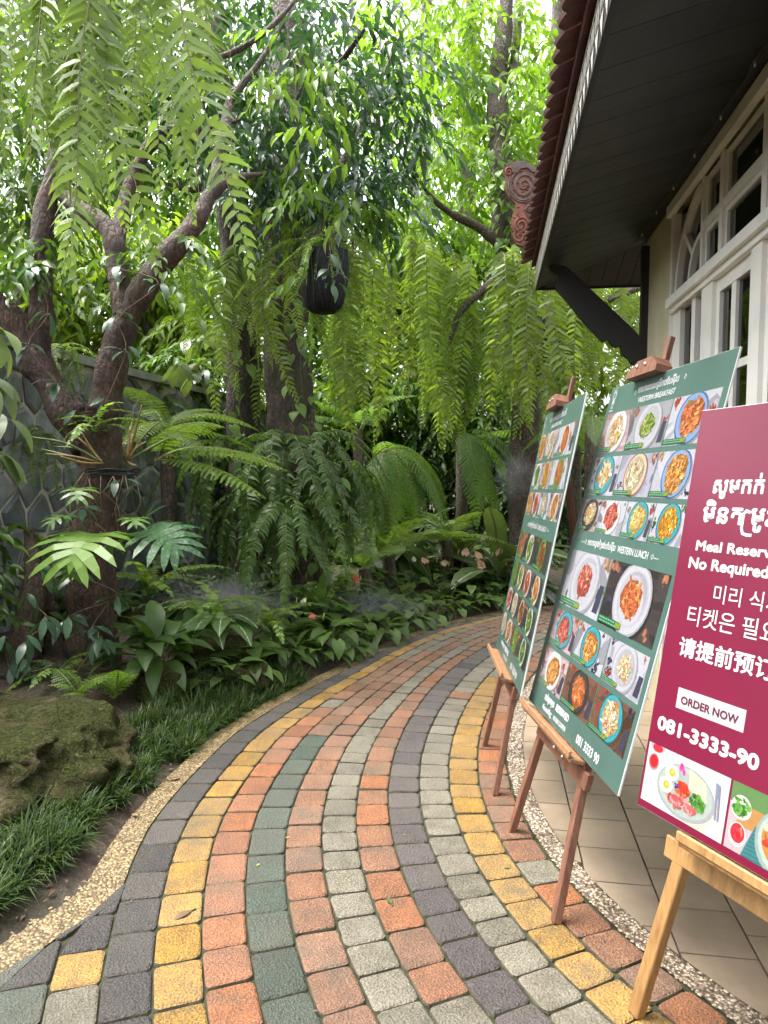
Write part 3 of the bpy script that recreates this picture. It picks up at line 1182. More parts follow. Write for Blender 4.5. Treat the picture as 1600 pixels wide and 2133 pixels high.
NP = 0
w_ = 0.105
s = S_NEAR
while s < ES - 0.02:
    s1 = min(s + w_ - 0.0018, ES)
    def lim(sv):
        return 0.0 if sv <= S_C else -(sv - S_C) / (ES - S_C) * (-ET)
    m = MB()
    ta, tb = lim(s), lim(s1)
    dz = 0.0 if NP % 2 else 0.001
    p = [bp(s, ET, EZ + dz), bp(s1, ET, EZ + dz), bp(s1, tb, soff_z(tb) + dz), bp(s, ta, soff_z(ta) + dz)]
    m.hexa([p[0], p[1], p[2], p[3]] + [q + Vector((0, 0, 0.018)) for q in p])
    bpart('soffit_plank', m, M_BLACK, roof)
    s += w_
    NP += 1
t = ET + 0.05
while t < 2.4:
    t1 = t + w_ - 0.004
    def lims(tv):
        return S_C if tv >= 0 else S_C + (ES - S_C) * (tv / ET)
    def hz(sv):
        return EZ + (ES - sv) / (ES - S_C) * (Z_TOP - EZ)
    sa, sb = lims(t), lims(t1)
    m = MB()
    p = [bp(ES, t, EZ + .001), bp(ES, t1, EZ + .001), bp(sb, t1, hz(sb) + .001), bp(sa, t, hz(sa) + .001)]
    m.hexa([p[0], p[3], p[2], p[1]] + [q + Vector((0, 0, 0.018)) for q in (p[0], p[3], p[2], p[1])])
    bpart('soffit_plank', m, M_BLACK, roof)
    t += w_
# deck above (closed so that no light leaks)
m = MB()
RS = 0.45
def dk(s, t, up):
    return bp(s, t, 3.09 + (t - ET) * RS + up)
P = [dk(S_NEAR - 1, ET - 0.05, 0), dk(ES + .05, ET - 0.05, 0), dk(ES - 1.2, 3.0, 0), dk(S_NEAR - 1, 3.0, 0)]
m.add([q for q in P] + [q + Vector((0, 0, 0.04)) for q in P], [(0, 1, 2, 3), (7, 6, 5, 4), (0, 4, 5, 1), (1, 5, 6, 2), (2, 6, 7, 3), (3, 7, 4, 0)])
E0 = [bp(ES + .05, ET - 0.05, 3.09), bp(ES + .05, 4.5, 3.09), dk(ES - 1.2, 3.0, 0)]
m.add(E0, [(0, 1, 2)])
bpart('roof_deck', m, M_ROOF, roof)
# fascia boards
m = MB()
bbox(m, S_NEAR - 1, ES, ET - 0.022, ET - 0.002, EZ - 0.012, 3.10)
bpart('fascia', m, M_BLACK2, roof)
m = MB()
bbox(m, ES + 0.002, ES + 0.022, ET - 0.022, 2.4, EZ - 0.012, 3.10)
bpart('fascia', m, M_BLACK2, roof)

# fretwork: one repeated carved unit, proud of the fascia
U = 0.104


def fret_unit():
    m = MB()

    def poly(pts, d0=0.0, d1=0.0022):
        k = len(pts)
        ar = sum(a[0] * b[1] - a[1] * b[0] for a, b in zip(pts, pts[1:] + pts[:1]))
        if ar < 0:
            pts = pts[::-1]
        f = [BA * x + Vector((0, 0, z)) - BB * d1 for x, z in pts]
        g = [BA * x + Vector((0, 0, z)) - BB * d0 for x, z in pts]
        m.add(f + g, [tuple(range(k))] + [(j, k + j, k + (j + 1) % k, (j + 1) % k) for j in range(k)])
    h = U / 2
    poly([(-h * .72, 0.048), (h * .72, 0.048), (h * .36, 0.02), (0.0, -0.016), (-h * .36, 0.02)])          # hanging point
    poly([(-h, 0.140), (h, 0.140), (h, 0.146), (-h, 0.146)])
    for x in (-.033, 0.0, .033):
        poly([(x, 0.058), (x + .0075, 0.085), (x + .002, 0.13), (x - .002, 0.13), (x - .0075, 0.085)])
    for x in (-.017, .017):
        poly([(x, 0.132), (x + .006, 0.115), (x, 0.095), (x - .006, 0.115)])
    return m.mesh('fretwork', M_FRET)


fm = fret_unit()
s = ES - U
while s > -4.0:
    o = obj('fretwork', fm, roof)
    o.location = bp(s, ET - 0.0235, EZ) - building.location
    s -= U

# scalloped tiles along the eave edge
def edge_tile():
    m = MB()
    n = 9
    pts = [(-0.054, 0.16), (-0.054, 0.0)] + [(-0.054 + 0.108 * i / n, -0.028 * math.sin(PI * i / n)) for i in range(1, n)] + [(0.054, 0.0), (0.054, 0.16)]
    ex, ey = BA, (BB + Vector((0, 0, RS))).normalized()
    nn = ex.cross(ey)
    lo = [ex * x + ey * y for x, y in pts]
    hi = [p - nn * 0.014 if nn.z < 0 else p + nn * 0.014 for p in lo]
    k = len(pts)
    m.add(lo + hi, [tuple(range(k)), tuple(range(2 * k - 1, k - 1, -1))] + [(j, k + j, k + (j + 1) % k, (j + 1) % k) for j in range(k)])
    return m.mesh('roof_tile', M_ROOF)


tm = edge_tile()
s, j = ES, 0
while s > -4.3:
    o = obj('roof_tile', tm, roof)
    o.location = bp(s, ET - 0.105, 3.105 + 0.006 * (j % 2)) - building.location
    s -= 0.112
    j += 1

# carved bracket holding the eave (a shaped plank in the plane across the wall)
m = MB()
prof = [(-0.04, 2.22), (-0.04, 2.40), (-0.10, 2.47), (-0.55, 2.905), (-0.66, 2.925), (-0.66, 2.88), (-0.60, 2.83), (-0.615, 2.76), (-0.56, 2.70), (-0.40, 2.50),
        (-0.29, 2.385), (-0.255, 2.40), (-0.235, 2.365), (-0.20, 2.345), (-0.175, 2.355), (-0.165, 2.30), (-0.12, 2.27), (-0.095, 2.23)]
k = len(prof)
sb = 0.16
pa = [bp(sb - 0.035, t, z) for t, z in prof]
pb = [bp(sb + 0.035, t, z) for t, z in prof]
m.add(pa + pb, [tuple(range(k)), tuple(range(2 * k - 1, k - 1, -1))] + [(j, k + j, k + (j + 1) % k, (j + 1) % k) for j in range(k)])
bpart('bracket', m, M_BLACK2, roof)
m = MB()
bbox(m, sb - 0.03, sb + 0.03, -0.045, 0.0, 1.9, 3.02)
bpart('bracket_post', m, M_BLACK2, roof)

# string of small bulbs along the top of the wall
lights = thing('string_light', 'thin black cable with tiny bulbs strung under the eave', 'light string', bp(0, -0.12, 2.9))
m = MB()
pts = []
for i in range(40):
    s = 0.1 - i * 0.13
    pts.append(bp(s, -0.10 + 0.008 * math.sin(i * 2.1), soff_z(-0.10) - 0.012 - 0.01 * abs(math.sin(i * 0.55))))
m.tube(pts, 0.0045, 5)
bpart('cable', m, M_CABLE, lights)
for i in range(2, 40, 3):
    m = MB()
    q = pts[i] - Vector((0, 0, 0.014))
    m.tube([q, q - Vector((0, 0, 0.012)), q - Vector((0, 0, 0.02))], [0.003, 0.005, 0.002], 8)
    bpart('bulb', m, M_BULB, lights, True)

# carved finial at the end of the eave
def finial():
    root = thing('carved_finial', 'carved red-brown roof finial of curling scrolls at the eave corner', 'roof ornament', bp(ES + 0.12, ET - 0.08, 3.02))
    X = Vector((0.98, -0.18, 0)).normalized()
    Zv = Vector((0, 0, 1))
    Nv = Vector((-0.18, -0.98, 0)).normalized()
    Yc = 5.62

    def pix(u, v):
        p = at(u, v, Yc)
        return p
    # outline seen from the path, traced as a two-lobed scroll
    ol = [(1098, 515), (1076, 508), (1066, 490), (1064, 462), (1070, 440), (1074, 424), (1060, 408), (1052, 385), (1053, 368), (1048, 358), (1052, 346), (1062, 340), (1074, 335),
          (1092, 335), (1108, 342), (1122, 358), (1128, 380), (1126, 402), (1118, 420), (1116, 436), (1114, 470), (1108, 500)]
    front = [pix(u, v) - root.location for u, v in ol]
    n = len(front)
    m = MB()
    back = [p - Nv * 0.05 for p in front]
    m.add(front + back, [tuple(range(n)), tuple(range(2 * n - 1, n - 1, -1))] + [(j, n + j, n + (j + 1) % n, (j + 1) % n) for j in range(n)])
    body = m.build('finial_board', M_TERRA, root)
    # raised spirals, beads and scroll ridges
    def ridge(cu, cv, r0, r1, turns, a0, th, mat, name):
        m = MB()
        pts = []
        steps = int(26 * turns)
        for i in range(steps + 1):
            f = i / steps
            a = a0 + turns * 2 * PI * f
            r = r0 + (r1 - r0) * f
            pts.append(pix(cu + math.cos(a) * r, cv + math.sin(a) * r * 1.15) - root.location + Nv * 0.004)
        m.tube(pts, th, 5)
        m.build(name, mat, root, True)
    ridge(1092, 388, 3, 30, 2.6, 0.5, 0.008, M_GREYWOOD, 'scroll')
    ridge(1092, 388, 7, 33, 2.2, 2.4, 0.007, M_GREYWOOD, 'scroll')
    ridge(1104, 440, 2, 11, 1.8, 1.0, 0.006, M_GREYWOOD, 'scroll')
    ridge(1086, 470, 3, 18, 2.2, 0.2, 0.007, M_TERRA, 'scroll')
    ridge(1082, 492, 2, 15, 1.7, 2.0, 0.007, M_TERRA, 'scroll')
    ridge(1060, 358, 1, 9, 1.6, 2.8, 0.008, M_TERRA, 'scroll')
    m = MB()
    rr = random.Random(4)
    for i in range(150):
        f = rr.random()
        u, v = rr.uniform(1058, 1122), rr.uniform(345, 505)
        # inside test against outline
        ins = False
        for (x1, y1), (x2, y2) in zip(ol, ol[1:] + ol[:1]):
            if (y1 > v) != (y2 > v) and u < (x2 - x1) * (v - y1) / (y2 - y1) + x1:
                ins = not ins
        if not ins:
            continue
        p = pix(u, v) - root.location + Nv * 0.002
        a = rr.uniform(0, 6.28)
        d = (X * math.cos(a) + Zv * math.sin(a)) * rr.uniform(0.008, 0.018)
        e = (X * -math.sin(a) + Zv * math.cos(a)) * rr.uniform(0.004, 0.008)
        m.add([p - d, p - e, p + d, p + e, p + Nv * 0.012], [(0, 1, 4), (1, 2, 4), (2, 3, 4), (3, 0, 4)])
    tag(m.build('carving', M_TERRA, root), kind='stuff')
    m = MB()
    cap = [(1068, 346), (1074, 338), (1092, 336), (1108, 344), (1118, 358), (1110, 360), (1098, 350), (1084, 352), (1078, 362), (1070, 360)]
    c1 = [pix(u, v) - root.location + Nv * 0.014 for u, v in cap]
    c0 = [p - Nv * 0.02 for p in c1]
    n = len(cap)
    m.add(c1 + c0, [tuple(range(n))] + [(j, n + j, n + (j + 1) % n, (j + 1) % n) for j in range(n)])
    m.build('crest', M_GREYWOOD, root)
    # arm tying it back to the roof end
    m = MB()
    m.bar(pix(1110, 450) - root.location - Nv * 0.025, bp(ES + 0.01, ET + 0.25, 3.12) - root.location, 0.05, 0.05)
    m.build('arm', M_GREYWOOD, root)


finial()

# ------------------------------------------------------------------ menu boards on easels
class Frame:
    """local frame of a leaning board: x along its lower edge, y up the board, z out of its printed face"""

    def __init__(self, X, Y, zb, hd, ln, h, w, rl):
        ex = Vector((math.sin(hd), -math.cos(hd), 0))
        self.back = Vector((math.cos(hd), math.sin(hd), 0))
        ey = Vector((0, 0, 1)) * math.cos(ln) + self.back * math.sin(ln)
        self.x = ex * math.cos(rl) + ey * math.sin(rl)
        self.y = ey * math.cos(rl) - ex * math.sin(rl)
        self.z = self.x.cross(self.y)
        self.o = Vector((X, Y, zb))
        self.h, self.w = h, w
        R = Matrix((self.x, self.y, self.z)).transposed().to_4x4()
        self.mat = Matrix.Translation(self.o) @ R

    def p(self, a, b, c=0.0):
        return self.o + self.x * a + self.y * b + self.z * c

    def root(self, name, label, cat, group):
        r = thing(name, label, cat, (0, 0, 0), group)
        r.matrix_world = self.mat
        return r

    def ground(self, a, c=-0.035):
        """where the line a of the board plane (c behind it) meets the ground"""
        p, q = self.p(a, 0, c), self.p(a, 1, c)
        d = q - p
        return p - d * (p.z / d.z)


def sheet(mb, pts, col, z):
    mb.add([(x, y, z) for x, y in pts], [tuple(range(len(pts)))], 0, 0.5, col)


def disc(cx, cy, rx, ry, n=18, a0=0.0, rot=0.0):
    c, s = math.cos(rot), math.sin(rot)
    out = []
    for i in range(n):
        a = a0 + 2 * PI * i / n
        x, y = math.cos(a) * rx, math.sin(a) * ry
        out.append((cx + x * c - y * s, cy + x * s + y * c))
    return out


def clampp(pts, r):
    return [(min(max(x, r[0]), r[2]), min(max(y, r[1]), r[3])) for x, y in pts]


GREEN_L = (0.02, 0.13, 0.055)
PAL = {
    'salmon': [(.62, .16, .06), (.70, .28, .10), (.55, .12, .05), (.75, .45, .2), (.25, .4, .05)],
    'salad': [(.16, .30, .04), (.34, .42, .08), (.62, .55, .25), (.72, .62, .38), (.10, .2, .03)],
    'meat': [(.55, .10, .08), (.66, .22, .16), (.40, .06, .04), (.70, .40, .28), (.12, .25, .03)],
    'noodle': [(.60, .26, .06), (.68, .36, .12), (.50, .16, .03), (.72, .50, .22), (.30, .12, .04)],
    'egg': [(.72, .68, .55), (.75, .42, .04), (.60, .15, .08), (.25, .38, .05), (.70, .60, .35)],
    'rice': [(.62, .54, .36), (.70, .62, .45), (.52, .42, .22), (.30, .34, .08), (.60, .25, .1)],
    'curry': [(.65, .30, .03), (.72, .42, .06), (.55, .2, .02), (.7, .62, .4), (.2, .3, .05)],
    'green': [(.10, .24, .04), (.18, .36, .06), (.30, .45, .10), (.55, .12, .06), (.6, .55, .3)],
    'dark': [(.30, .10, .05), (.42, .16, .07), (.20, .06, .03), (.55, .30, .12), (.15, .25, .04)],
    'fries': [(.70, .50, .16), (.75, .60, .26), (.62, .40, .10), (.55, .3, .1), (.3, .4, .1)],
}
BGS = {'white': (.44, .44, .49), 'lilac': (.36, .345, .42), 'rose': (.43, .32, .335), 'wood': (.17, .085, .055), 'dark': (.06, .05, .05), 'grey': (.30, .30, .325)}
PLT = {'white': ((.48, .47, .47), (.58, .57, .56)), 'blue': ((.05, .10, .24), (.20, .31, .50)), 'teal': ((.015, .10, .13), (.05, .30, .34)), 'brown': ((.20, .07, .04), (.55, .42, .30)),
       'grey': ((.30, .30, .34), (.44, .44, .48)), 'black': ((.02, .02, .022), (.05, .05, .055)), 'sage': ((.34, .40, .35), (.44, .50, .45)), 'leaf': ((.05, .17, .03), (.12, .26, .05))}


def food_photo(root, r, bg, plate, pal, seed, c=(0.5, 0.52), rad=0.40, food=0.66, label=True, asp=1.0, flecks=70):
    """one printed dish photo, in the rectangle r = (x0, y0, x1, y1) of the board face"""
    g = random.Random(seed)
    x0, y0, x1, y1 = r
    w, h = x1 - x0, y1 - y0
    mb = MB()
    z = [0.0012]

    def put(pts, col, dz=0.000008):
        z[0] += dz
        sheet(mb, clampp(pts, r), col, z[0])
    b = BGS[bg]
    put([(x0, y0), (x1, y0), (x1, y1), (x0, y1)], b, 0)
    if bg in ('wood', 'dark', 'rose'):                # boards of the table
        yy = y0
        while yy < y1:
            dy = h * g.uniform(.05, .13)
            k = g.uniform(.55, 1.25)
            put([(x0, yy), (x1, yy + h * .05), (x1, yy + h * .05 + dy), (x0, yy + dy)], tuple(min(.7, q * k) for q in b))
            yy += dy * 1.25
    for i in range(3):                                # a folded napkin or shadow at the rim
        cx_, cy_ = g.choice([x0, x1]), g.uniform(y0, y1)
        k = g.uniform(.35, .8)
        put(disc(cx_, cy_, w * g.uniform(.15, .3), h * g.uniform(.1, .35), 7, g.random(), g.uniform(0, 3)), tuple(q * k for q in b))
    for i in range(5):                                # soft darker table areas
        k = g.uniform(.82, 1.1)
        put(disc(g.uniform(x0, x1), g.uniform(y0, y1), w * g.uniform(.1, .3), h * g.uniform(.05, .2), 9, 0, g.uniform(0, 3)), tuple(min(1, q * k) for q in b))
    R = min(w, h * 1.15) * rad
    cx, cy = x0 + w * c[0], y0 + h * c[1]
    # props at the corners
    for i in range(5):
        col = g.choice([(.30, .035, .03), (.05, .12, .025), (.34, .25, .15), (.04, .04, .06), (.30, .12, .06), (.22, .10, .08)])
        a = g.uniform(0, 6.28)
        px, py = cx + math.cos(a) * R * 1.25, cy + math.sin(a) * R * 1.3
        if not (x0 < px < x1 and y0 < py < y1):
            px, py = g.choice([x0 + w * .08, x1 - w * .08]), y1 - h * .10
        q = R * g.uniform(.12, .30)
        for j in range(9):                            # a small heap rather than one clean dot
            kk = g.uniform(.5, 1.5)
            put(disc(px + g.gauss(0, q * .4), py + g.gauss(0, q * .3), q * g.uniform(.2, .6), q * g.uniform(.12, .4), 6, g.random(), g.uniform(0, 3)), tuple(min(.6, v * kk) for v in col))
    if g.random() < 0.5:
        a = g.uniform(.9, 1.6)
        put([(x1 - w * .16, y0 + h * .1), (x1 - w * .04, y0 + h * .1), (x1 - w * .02, y0 + h * .55), (x1 - w * .12, y0 + h * .55)], (.05, .05, .08))
    rim, inn = PLT[plate]
    put(disc(cx + R * .05, cy - R * .06, R * 1.04, R * 1.04 * asp, 24), tuple(q * .55 for q in b))
    put(disc(cx, cy, R, R * asp, 26), rim)
    put(disc(cx, cy, R * .93, R * .93 * asp, 26), inn)
    put(disc(cx, cy, R * .76, R * .76 * asp, 24), tuple(q * .86 for q in inn))
    # glaze: light falling off across the plate, printed as rings of slightly different tone
    for i in range(6):
        a, k = g.uniform(0, 6.28), g.uniform(.80, 1.14)
        put(disc(cx + math.cos(a) * R * .12, cy + math.sin(a) * R * .12, R * (.72 - .06 * i), R * (.70 - .06 * i) * asp, 16, g.random()), tuple(min(.8, q * .86 * k) for q in inn))
    P = PAL[pal]
    FR = R * food
    wob = [g.uniform(.78, 1.08) for _ in range(12)]
    put([(cx + math.cos(i * PI / 6) * FR * wob[i], cy + math.sin(i * PI / 6) * FR * .95 * asp * wob[i]) for i in range(12)], tuple(q * .45 for q in P[0]))
    main = g.uniform(0, 3.1)
    for i in range(flecks):
        f = i / flecks
        a, d = g.uniform(0, 6.28), FR * math.sqrt(g.random()) * (.98 - .25 * f)
        wv = wob[int(a / 6.28 * 12) % 12]
        px, py = cx + math.cos(a) * d * wv, cy + math.sin(a) * d * asp * wv
        col = P[min(int(abs(g.gauss(0, 1.7))), len(P) - 1)]
        k = g.uniform(.35, .9) + .75 * f * g.random()
        q = FR * g.uniform(.05, .20) * (1 - .35 * f)
        put(disc(px, py, q * g.uniform(.8, 1.8), q * g.uniform(.22, .7), 6, g.random(), main + g.gauss(0, .7) if g.random() < .6 else g.uniform(0, 3.1)), tuple(min(.8, v * k) for v in col))
        if g.random() < .16:
            put(disc(px, py, q * .22, q * .15, 4, g.random()), (.72, .68, .6))
        if g.random() < .14:
            put(disc(px + q * .4, py, q * .35, q * .25, 5, g.random(), g.uniform(0, 3)), g.choice(((.05, .12, .02), (.10, .20, .03), (.06, .03, .02))))
    if label:
        lw, lh = w * g.uniform(.42, .55), h * .11
        put([(x0, y0 + h * .03), (x0 + lw, y0 + h * .03), (x0 + lw, y0 + h * .03 + lh), (x0, y0 + h * .03 + lh)], GREEN_L)
        for rr in range(2):
            xx = x0 + w * .03
            while xx < x0 + lw * .78:
                d = w * g.uniform(.02, .05)
                yy = y0 + h * .03 + lh * (.18 + .42 * rr)
                put([(xx, yy), (xx + d, yy), (xx + d, yy + lh * .2), (xx, yy + lh * .2)], (.22, .38, .24))
                xx += d + w * .012
        put([(x0 + lw * .82, y0 + h * .045), (x0 + lw * 1.05, y0 + h * .045), (x0 + lw * 1.05, y0 + h * .05 + lh * .7), (x0 + lw * .82, y0 + h * .05 + lh * .7)], (.20, .27, .04))
    return mb.build('food_photo', M_PRINT, root)


def text(root, s, x, y, size, mat, width=None, bold=0.0, align='LEFT', z=0.0010, name='lettering'):
    cu = bpy.data.curves.new(name, 'FONT')
    cu.body = s
    cu.size = size
    cu.resolution_u = 3
    tmp = bpy.data.objects.new('tmp_text', cu)
    me = bpy.data.meshes.new_from_object(tmp)
    bpy.data.objects.remove(tmp)
    V = np.array([v.co[:] for v in me.vertices])
    F = [tuple(q.vertices) for q in me.polygons]
    bpy.data.meshes.remove(me)
    # strokes of one glyph may overlap: give every separate stroke its own hair-thin layer
    par = list(range(len(V)))

    def find(i):
        while par[i] != i:
            par[i] = par[par[i]]
            i = par[i]
        return i
    for f in F:
        for q in f[1:]:
            par[find(q)] = find(f[0])
    lay = {}
    L = np.array([lay.setdefault(find(i), len(lay) % 7) for i in range(len(V))])
    a, b = V[:, 0].min(), V[:, 0].max()
    k = width / (b - a) if width else 1.0
    off = x - (a + b) / 2 * k if align == 'CENTER' else x - a * k
    base = np.stack([V[:, 0] * k + off, V[:, 1] + y, z + L * 0.000012], 1)
    mb = MB()
    shifts = [(0, 0)]
    if bold:
        shifts += [(math.cos(i * PI / 4) * bold, math.sin(i * PI / 4) * bold) for i in range(8)]
    for i, (dx, dy) in enumerate(shifts):
        mb.add(base + np.array([dx, dy, i * 0.00009]), F)
    return mb.build(name, mat, root)


def board_body(f, root, mat, thick=0.007):
    mb = MB()
    mb.box((f.w / 2, f.h / 2, -thick / 2), (f.w, f.h, thick), None, 0, 0.5, 0.001)
    mb.build('foam_panel', M_FOAM, root)
    mb = MB()
    e = 0.0015
    nx_, ny_ = 6, 8
    V = [(e + (f.w - 2 * e) * i / nx_, e + (f.h - 2 * e) * j / ny_, 0.0007) for j in range(ny_ + 1) for i in range(nx_ + 1)]
    mb.add(V, [(j * (nx_ + 1) + i, j * (nx_ + 1) + i + 1, (j + 1) * (nx_ + 1) + i + 1, (j + 1) * (nx_ + 1) + i) for j in range(ny_) for i in range(nx_)])
    mb.build('printed_sheet', mat, root)


def easel(f, name, label, group, wood, ledge_wood, a0, a1, am, leg_w, rear, top, ledge, clamp=True):
    base = (f.ground(a0) + f.ground(a1)) / 2
    root = thing(name, label, 'easel', base, group)

    def put(nm, mb, mat, smooth=False):
        mb.v = [tuple(Vector(v) - base) for v in mb.v]
        return mb.build(nm, mat, root, smooth)
    for a, da in ((a0, -0.055), (a1, 0.055)):
        m = MB()
        g = f.ground(a)
        m.bar(g, f.p(am + da, top, -0.035), leg_w, leg_w * 0.8, f.z, 0, 0.003)
        put('leg', m, wood)
    m = MB()
    ap = f.p(am, top - 0.12, -0.07)
    m.bar(rear, ap, leg_w * 1.05, leg_w * 0.7, f.x, 0, 0.003)
    put('rear_leg', m, wood)
    m = MB()
    m.bar(f.p(am, 0.35, -0.04), f.p(am, f.h + 0.165, -0.04), leg_w * 0.95, leg_w * 0.62, f.z, 0, 0.003)
    put('mast', m, wood)
    # ledge under the board and the cross bar behind it
    m = MB()
    m.bar(f.p(ledge[0], -0.018, 0.012), f.p(ledge[1], -0.018, 0.012), 0.060, 0.018, f.y, 0, 0.004)
    led = put('ledge', m, ledge_wood)
    m = MB()
    m.bar(f.p(ledge[0], 0.0, 0.046), f.p(ledge[1], 0.0, 0.046), 0.012, 0.026, f.y, 0, 0.003)
    put('ledge_lip', m, ledge_wood)
    k = 0.07
    m = MB()
    m.bar(f.p(a0 + .02, -k, -0.03), f.p(a1 - .02, -k, -0.03), 0.024, 0.06, f.y, 0, 0.003)
    put('crossbar', m, wood)
    for q in ((0.42, 0.58) if wood is M_WOOD_RED else ()):
        m = MB()
        c = f.p(a0 + (a1 - a0) * q, -k, -0.018)
        m.tube([c, c + f.z * 0.006, c + f.z * 0.010], [0.008, 0.008, 0.003], 8)
        put('bolt', m, M_METAL)
    if clamp:
        m = MB()
        pts = [(-0.13, 0.0), (0.13, 0.0), (0.13, 0.025), (0.075, 0.062), (-0.05, 0.062), (-0.13, 0.022)]
        fr = [f.p(am + x, f.h + y - .006, 0.042) for x, y in pts]
        bk = [f.p(am + x, f.h + y - .006, -0.020) for x, y in pts]
        n = len(pts)
        m.add(fr + bk, [tuple(range(n)), tuple(range(2 * n - 1, n - 1, -1))] + [(j, n + j, n + (j + 1) % n, (j + 1) % n) for j in range(n)])
        put('clamp', m, wood)
        for x in (-0.04, 0.03):
            m = MB()
            c = f.p(am + x, f.h + 0.032, 0.042)
            m.tube([c, c + f.z * 0.005, c + f.z * 0.008], [0.008, 0.008, 0.003], 8)
            put('bolt', m, M_METAL)
    return root


# --- the middle board: western dishes
f2 = Frame(0.632, 3.039, 0.52, 0.07, 0.261, 1.40, 0.959, 0.028)
b2 = f2.root('menu_board', 'green menu board headed WESTERN BREAKFAST, behind the maroon board', 'menu board', 'menu boards on easels')
board_body(f2, b2, M_SHEET_GREEN)


def rect(f, u0, v0, u1, v1):
    g = 0.0035
    return (u0 * f.w + g, (1 - v1) * f.h + g, u1 * f.w - g, (1 - v0) * f.h - g)


ROWS2 = [
    (0.083, 0.211, [(.03, .315, 'rose', 'white', 'egg'), (.315, .645, 'grey', 'grey', 'salad'), (.645, .97, 'white', 'blue', 'salmon')]),
    (0.220, 0.341, [(.03, .325, 'white', 'teal', 'egg'), (.325, .645, 'lilac', 'brown', 'rice'), (.645, .97, 'white', 'blue', 'noodle')]),
    (0.349, 0.450, [(.035, .24, 'rose', 'black', 'egg'), (.24, .495, 'white', 'white', 'meat'), (.495, .73, 'white', 'teal', 'fries'), (.73, .97, 'white', 'teal', 'curry')]),
    (0.507, 0.680, [(.05, .50, 'white', 'grey', 'meat'), (.50, .97, 'dark', 'grey', 'salmon')]),
    (0.692, 0.804, [(.05, .345, 'rose', 'teal', 'meat'), (.345, .66, 'white', 'teal', 'noodle'), (.66, .975, 'white', 'grey', 'egg')]),
    (0.813, 0.928, [(.04, .35, 'rose', 'white', 'noodle'), (.35, .66, 'wood', 'black', 'salmon'), (.66, .975, 'wood', 'teal', 'egg')]),
]
k = 0
for v0, v1, cells in ROWS2:
    for (u0, u1, bg, pl, pa) in cells:
        k += 1
        food_photo(b2, rect(f2, u0, v0, u1, v1), bg, pl, pa, 40 + k, rad=0.50 if pl != 'grey' else 0.52, food=0.80 if pl != 'grey' else 0.60, asp=0.92, flecks=190)
hw = f2.w
text(b2, 'អាហារពេលព្រឹកបែបអឺរ៉ុប', .30 * hw, (1 - .041) * f2.h, 0.036, M_LETTER, .34 * hw, 0.0006)
text(b2, 'WESTERN BREAKFAST', .325 * hw, (1 - .071) * f2.h, 0.030, M_LETTER, .31 * hw, 0.0004)
text(b2, '⟡', .265 * hw, (1 - .045) * f2.h, 0.03, M_LETTER, .018 * hw)
text(b2, '⟡', .675 * hw, (1 - .040) * f2.h, 0.03, M_LETTER, .018 * hw)
text(b2, 'អាហារថ្ងៃត្រង់បែបអឺរ៉ុប', .20 * hw, (1 - .487) * f2.h, 0.034, M_LETTER, .29 * hw, 0.0006)
text(b2, 'WESTERN LUNCH', .51 * hw, (1 - .488) * f2.h, 0.036, M_LETTER, .26 * hw, 0.0005)
text(b2, '⟡—', .79 * hw, (1 - .487) * f2.h, 0.03, M_LETTER, .06 * hw)
text(b2, '—⟡', .125 * hw, (1 - .487) * f2.h, 0.03, M_LETTER, .06 * hw)
text(b2, 'កក់ទុកមុន', .19 * hw, (1 - .957) * f2.h, 0.034, M_LETTER, .12 * hw, 0.0016)
text(b2, 'មិនបាច់ទិញ', .19 * hw, (1 - .985) * f2.h, 0.024, M_LETTER, .12 * hw, 0.001)
text(b2, 'RESERVED', .335 * hw, (1 - .957) * f2.h, 0.034, M_LETTER, .15 * hw, 0.0016)
text(b2, 'NO BUY COUPON', .335 * hw, (1 - .985) * f2.h, 0.024, M_LETTER, .145 * hw, 0.001)
text(b2, '081 3333 90', .60 * hw, (1 - .982) * f2.h, 0.044, M_LETTER, .215 * hw, 0.0014)


def cup_logo(root, f, u, v, k=1.0):
    """small white drinking-glass emblem"""
    mb = MB()
    x, y = u * f.w, (1 - v) * f.h
    def q(pts):
        sheet(mb, [(x + a * k, y + b * k) for a, b in pts], (.66, .70, .67), 0.0011)
    q([(-.016, .034), (-.011, .034), (-.007, -.026), (-.010, -.026)])
    q([(.011, .034), (.016, .034), (.010, -.026), (.007, -.026)])
    q([(-.010, -.031), (.010, -.031), (.010, -.027), (-.010, -.027)])
    q([(-.018, .036), (.018, .036), (.018, .040), (-.018, .040)])
    q([(.000, .041), (.004, .041), (.012, .058), (.008, .058)])
    q([(-.014, .043), (-.004, .043), (-.004, .050), (-.010, .052)])
    q([(-.006, -.015), (.005, -.012), (.003, .012), (-.004, .018)])
    q([(-.02, -.045), (.02, -.045), (.02, -.041), (-.02, -.041)])
    mb.build('emblem', M_PRINT, root)


cup_logo(b2, f2, .055, .045)
g2 = f2.ground(0.30)
easel(f2, 'display_easel', 'red-brown wooden easel holding the WESTERN BREAKFAST board', 'display easels', M_WOOD_RED, M_WOOD_TAN, 0.115, 0.715, 0.36, 0.036, Vector((1.36, 2.80, 0.0)), 1.28, (0.045, 0.66))

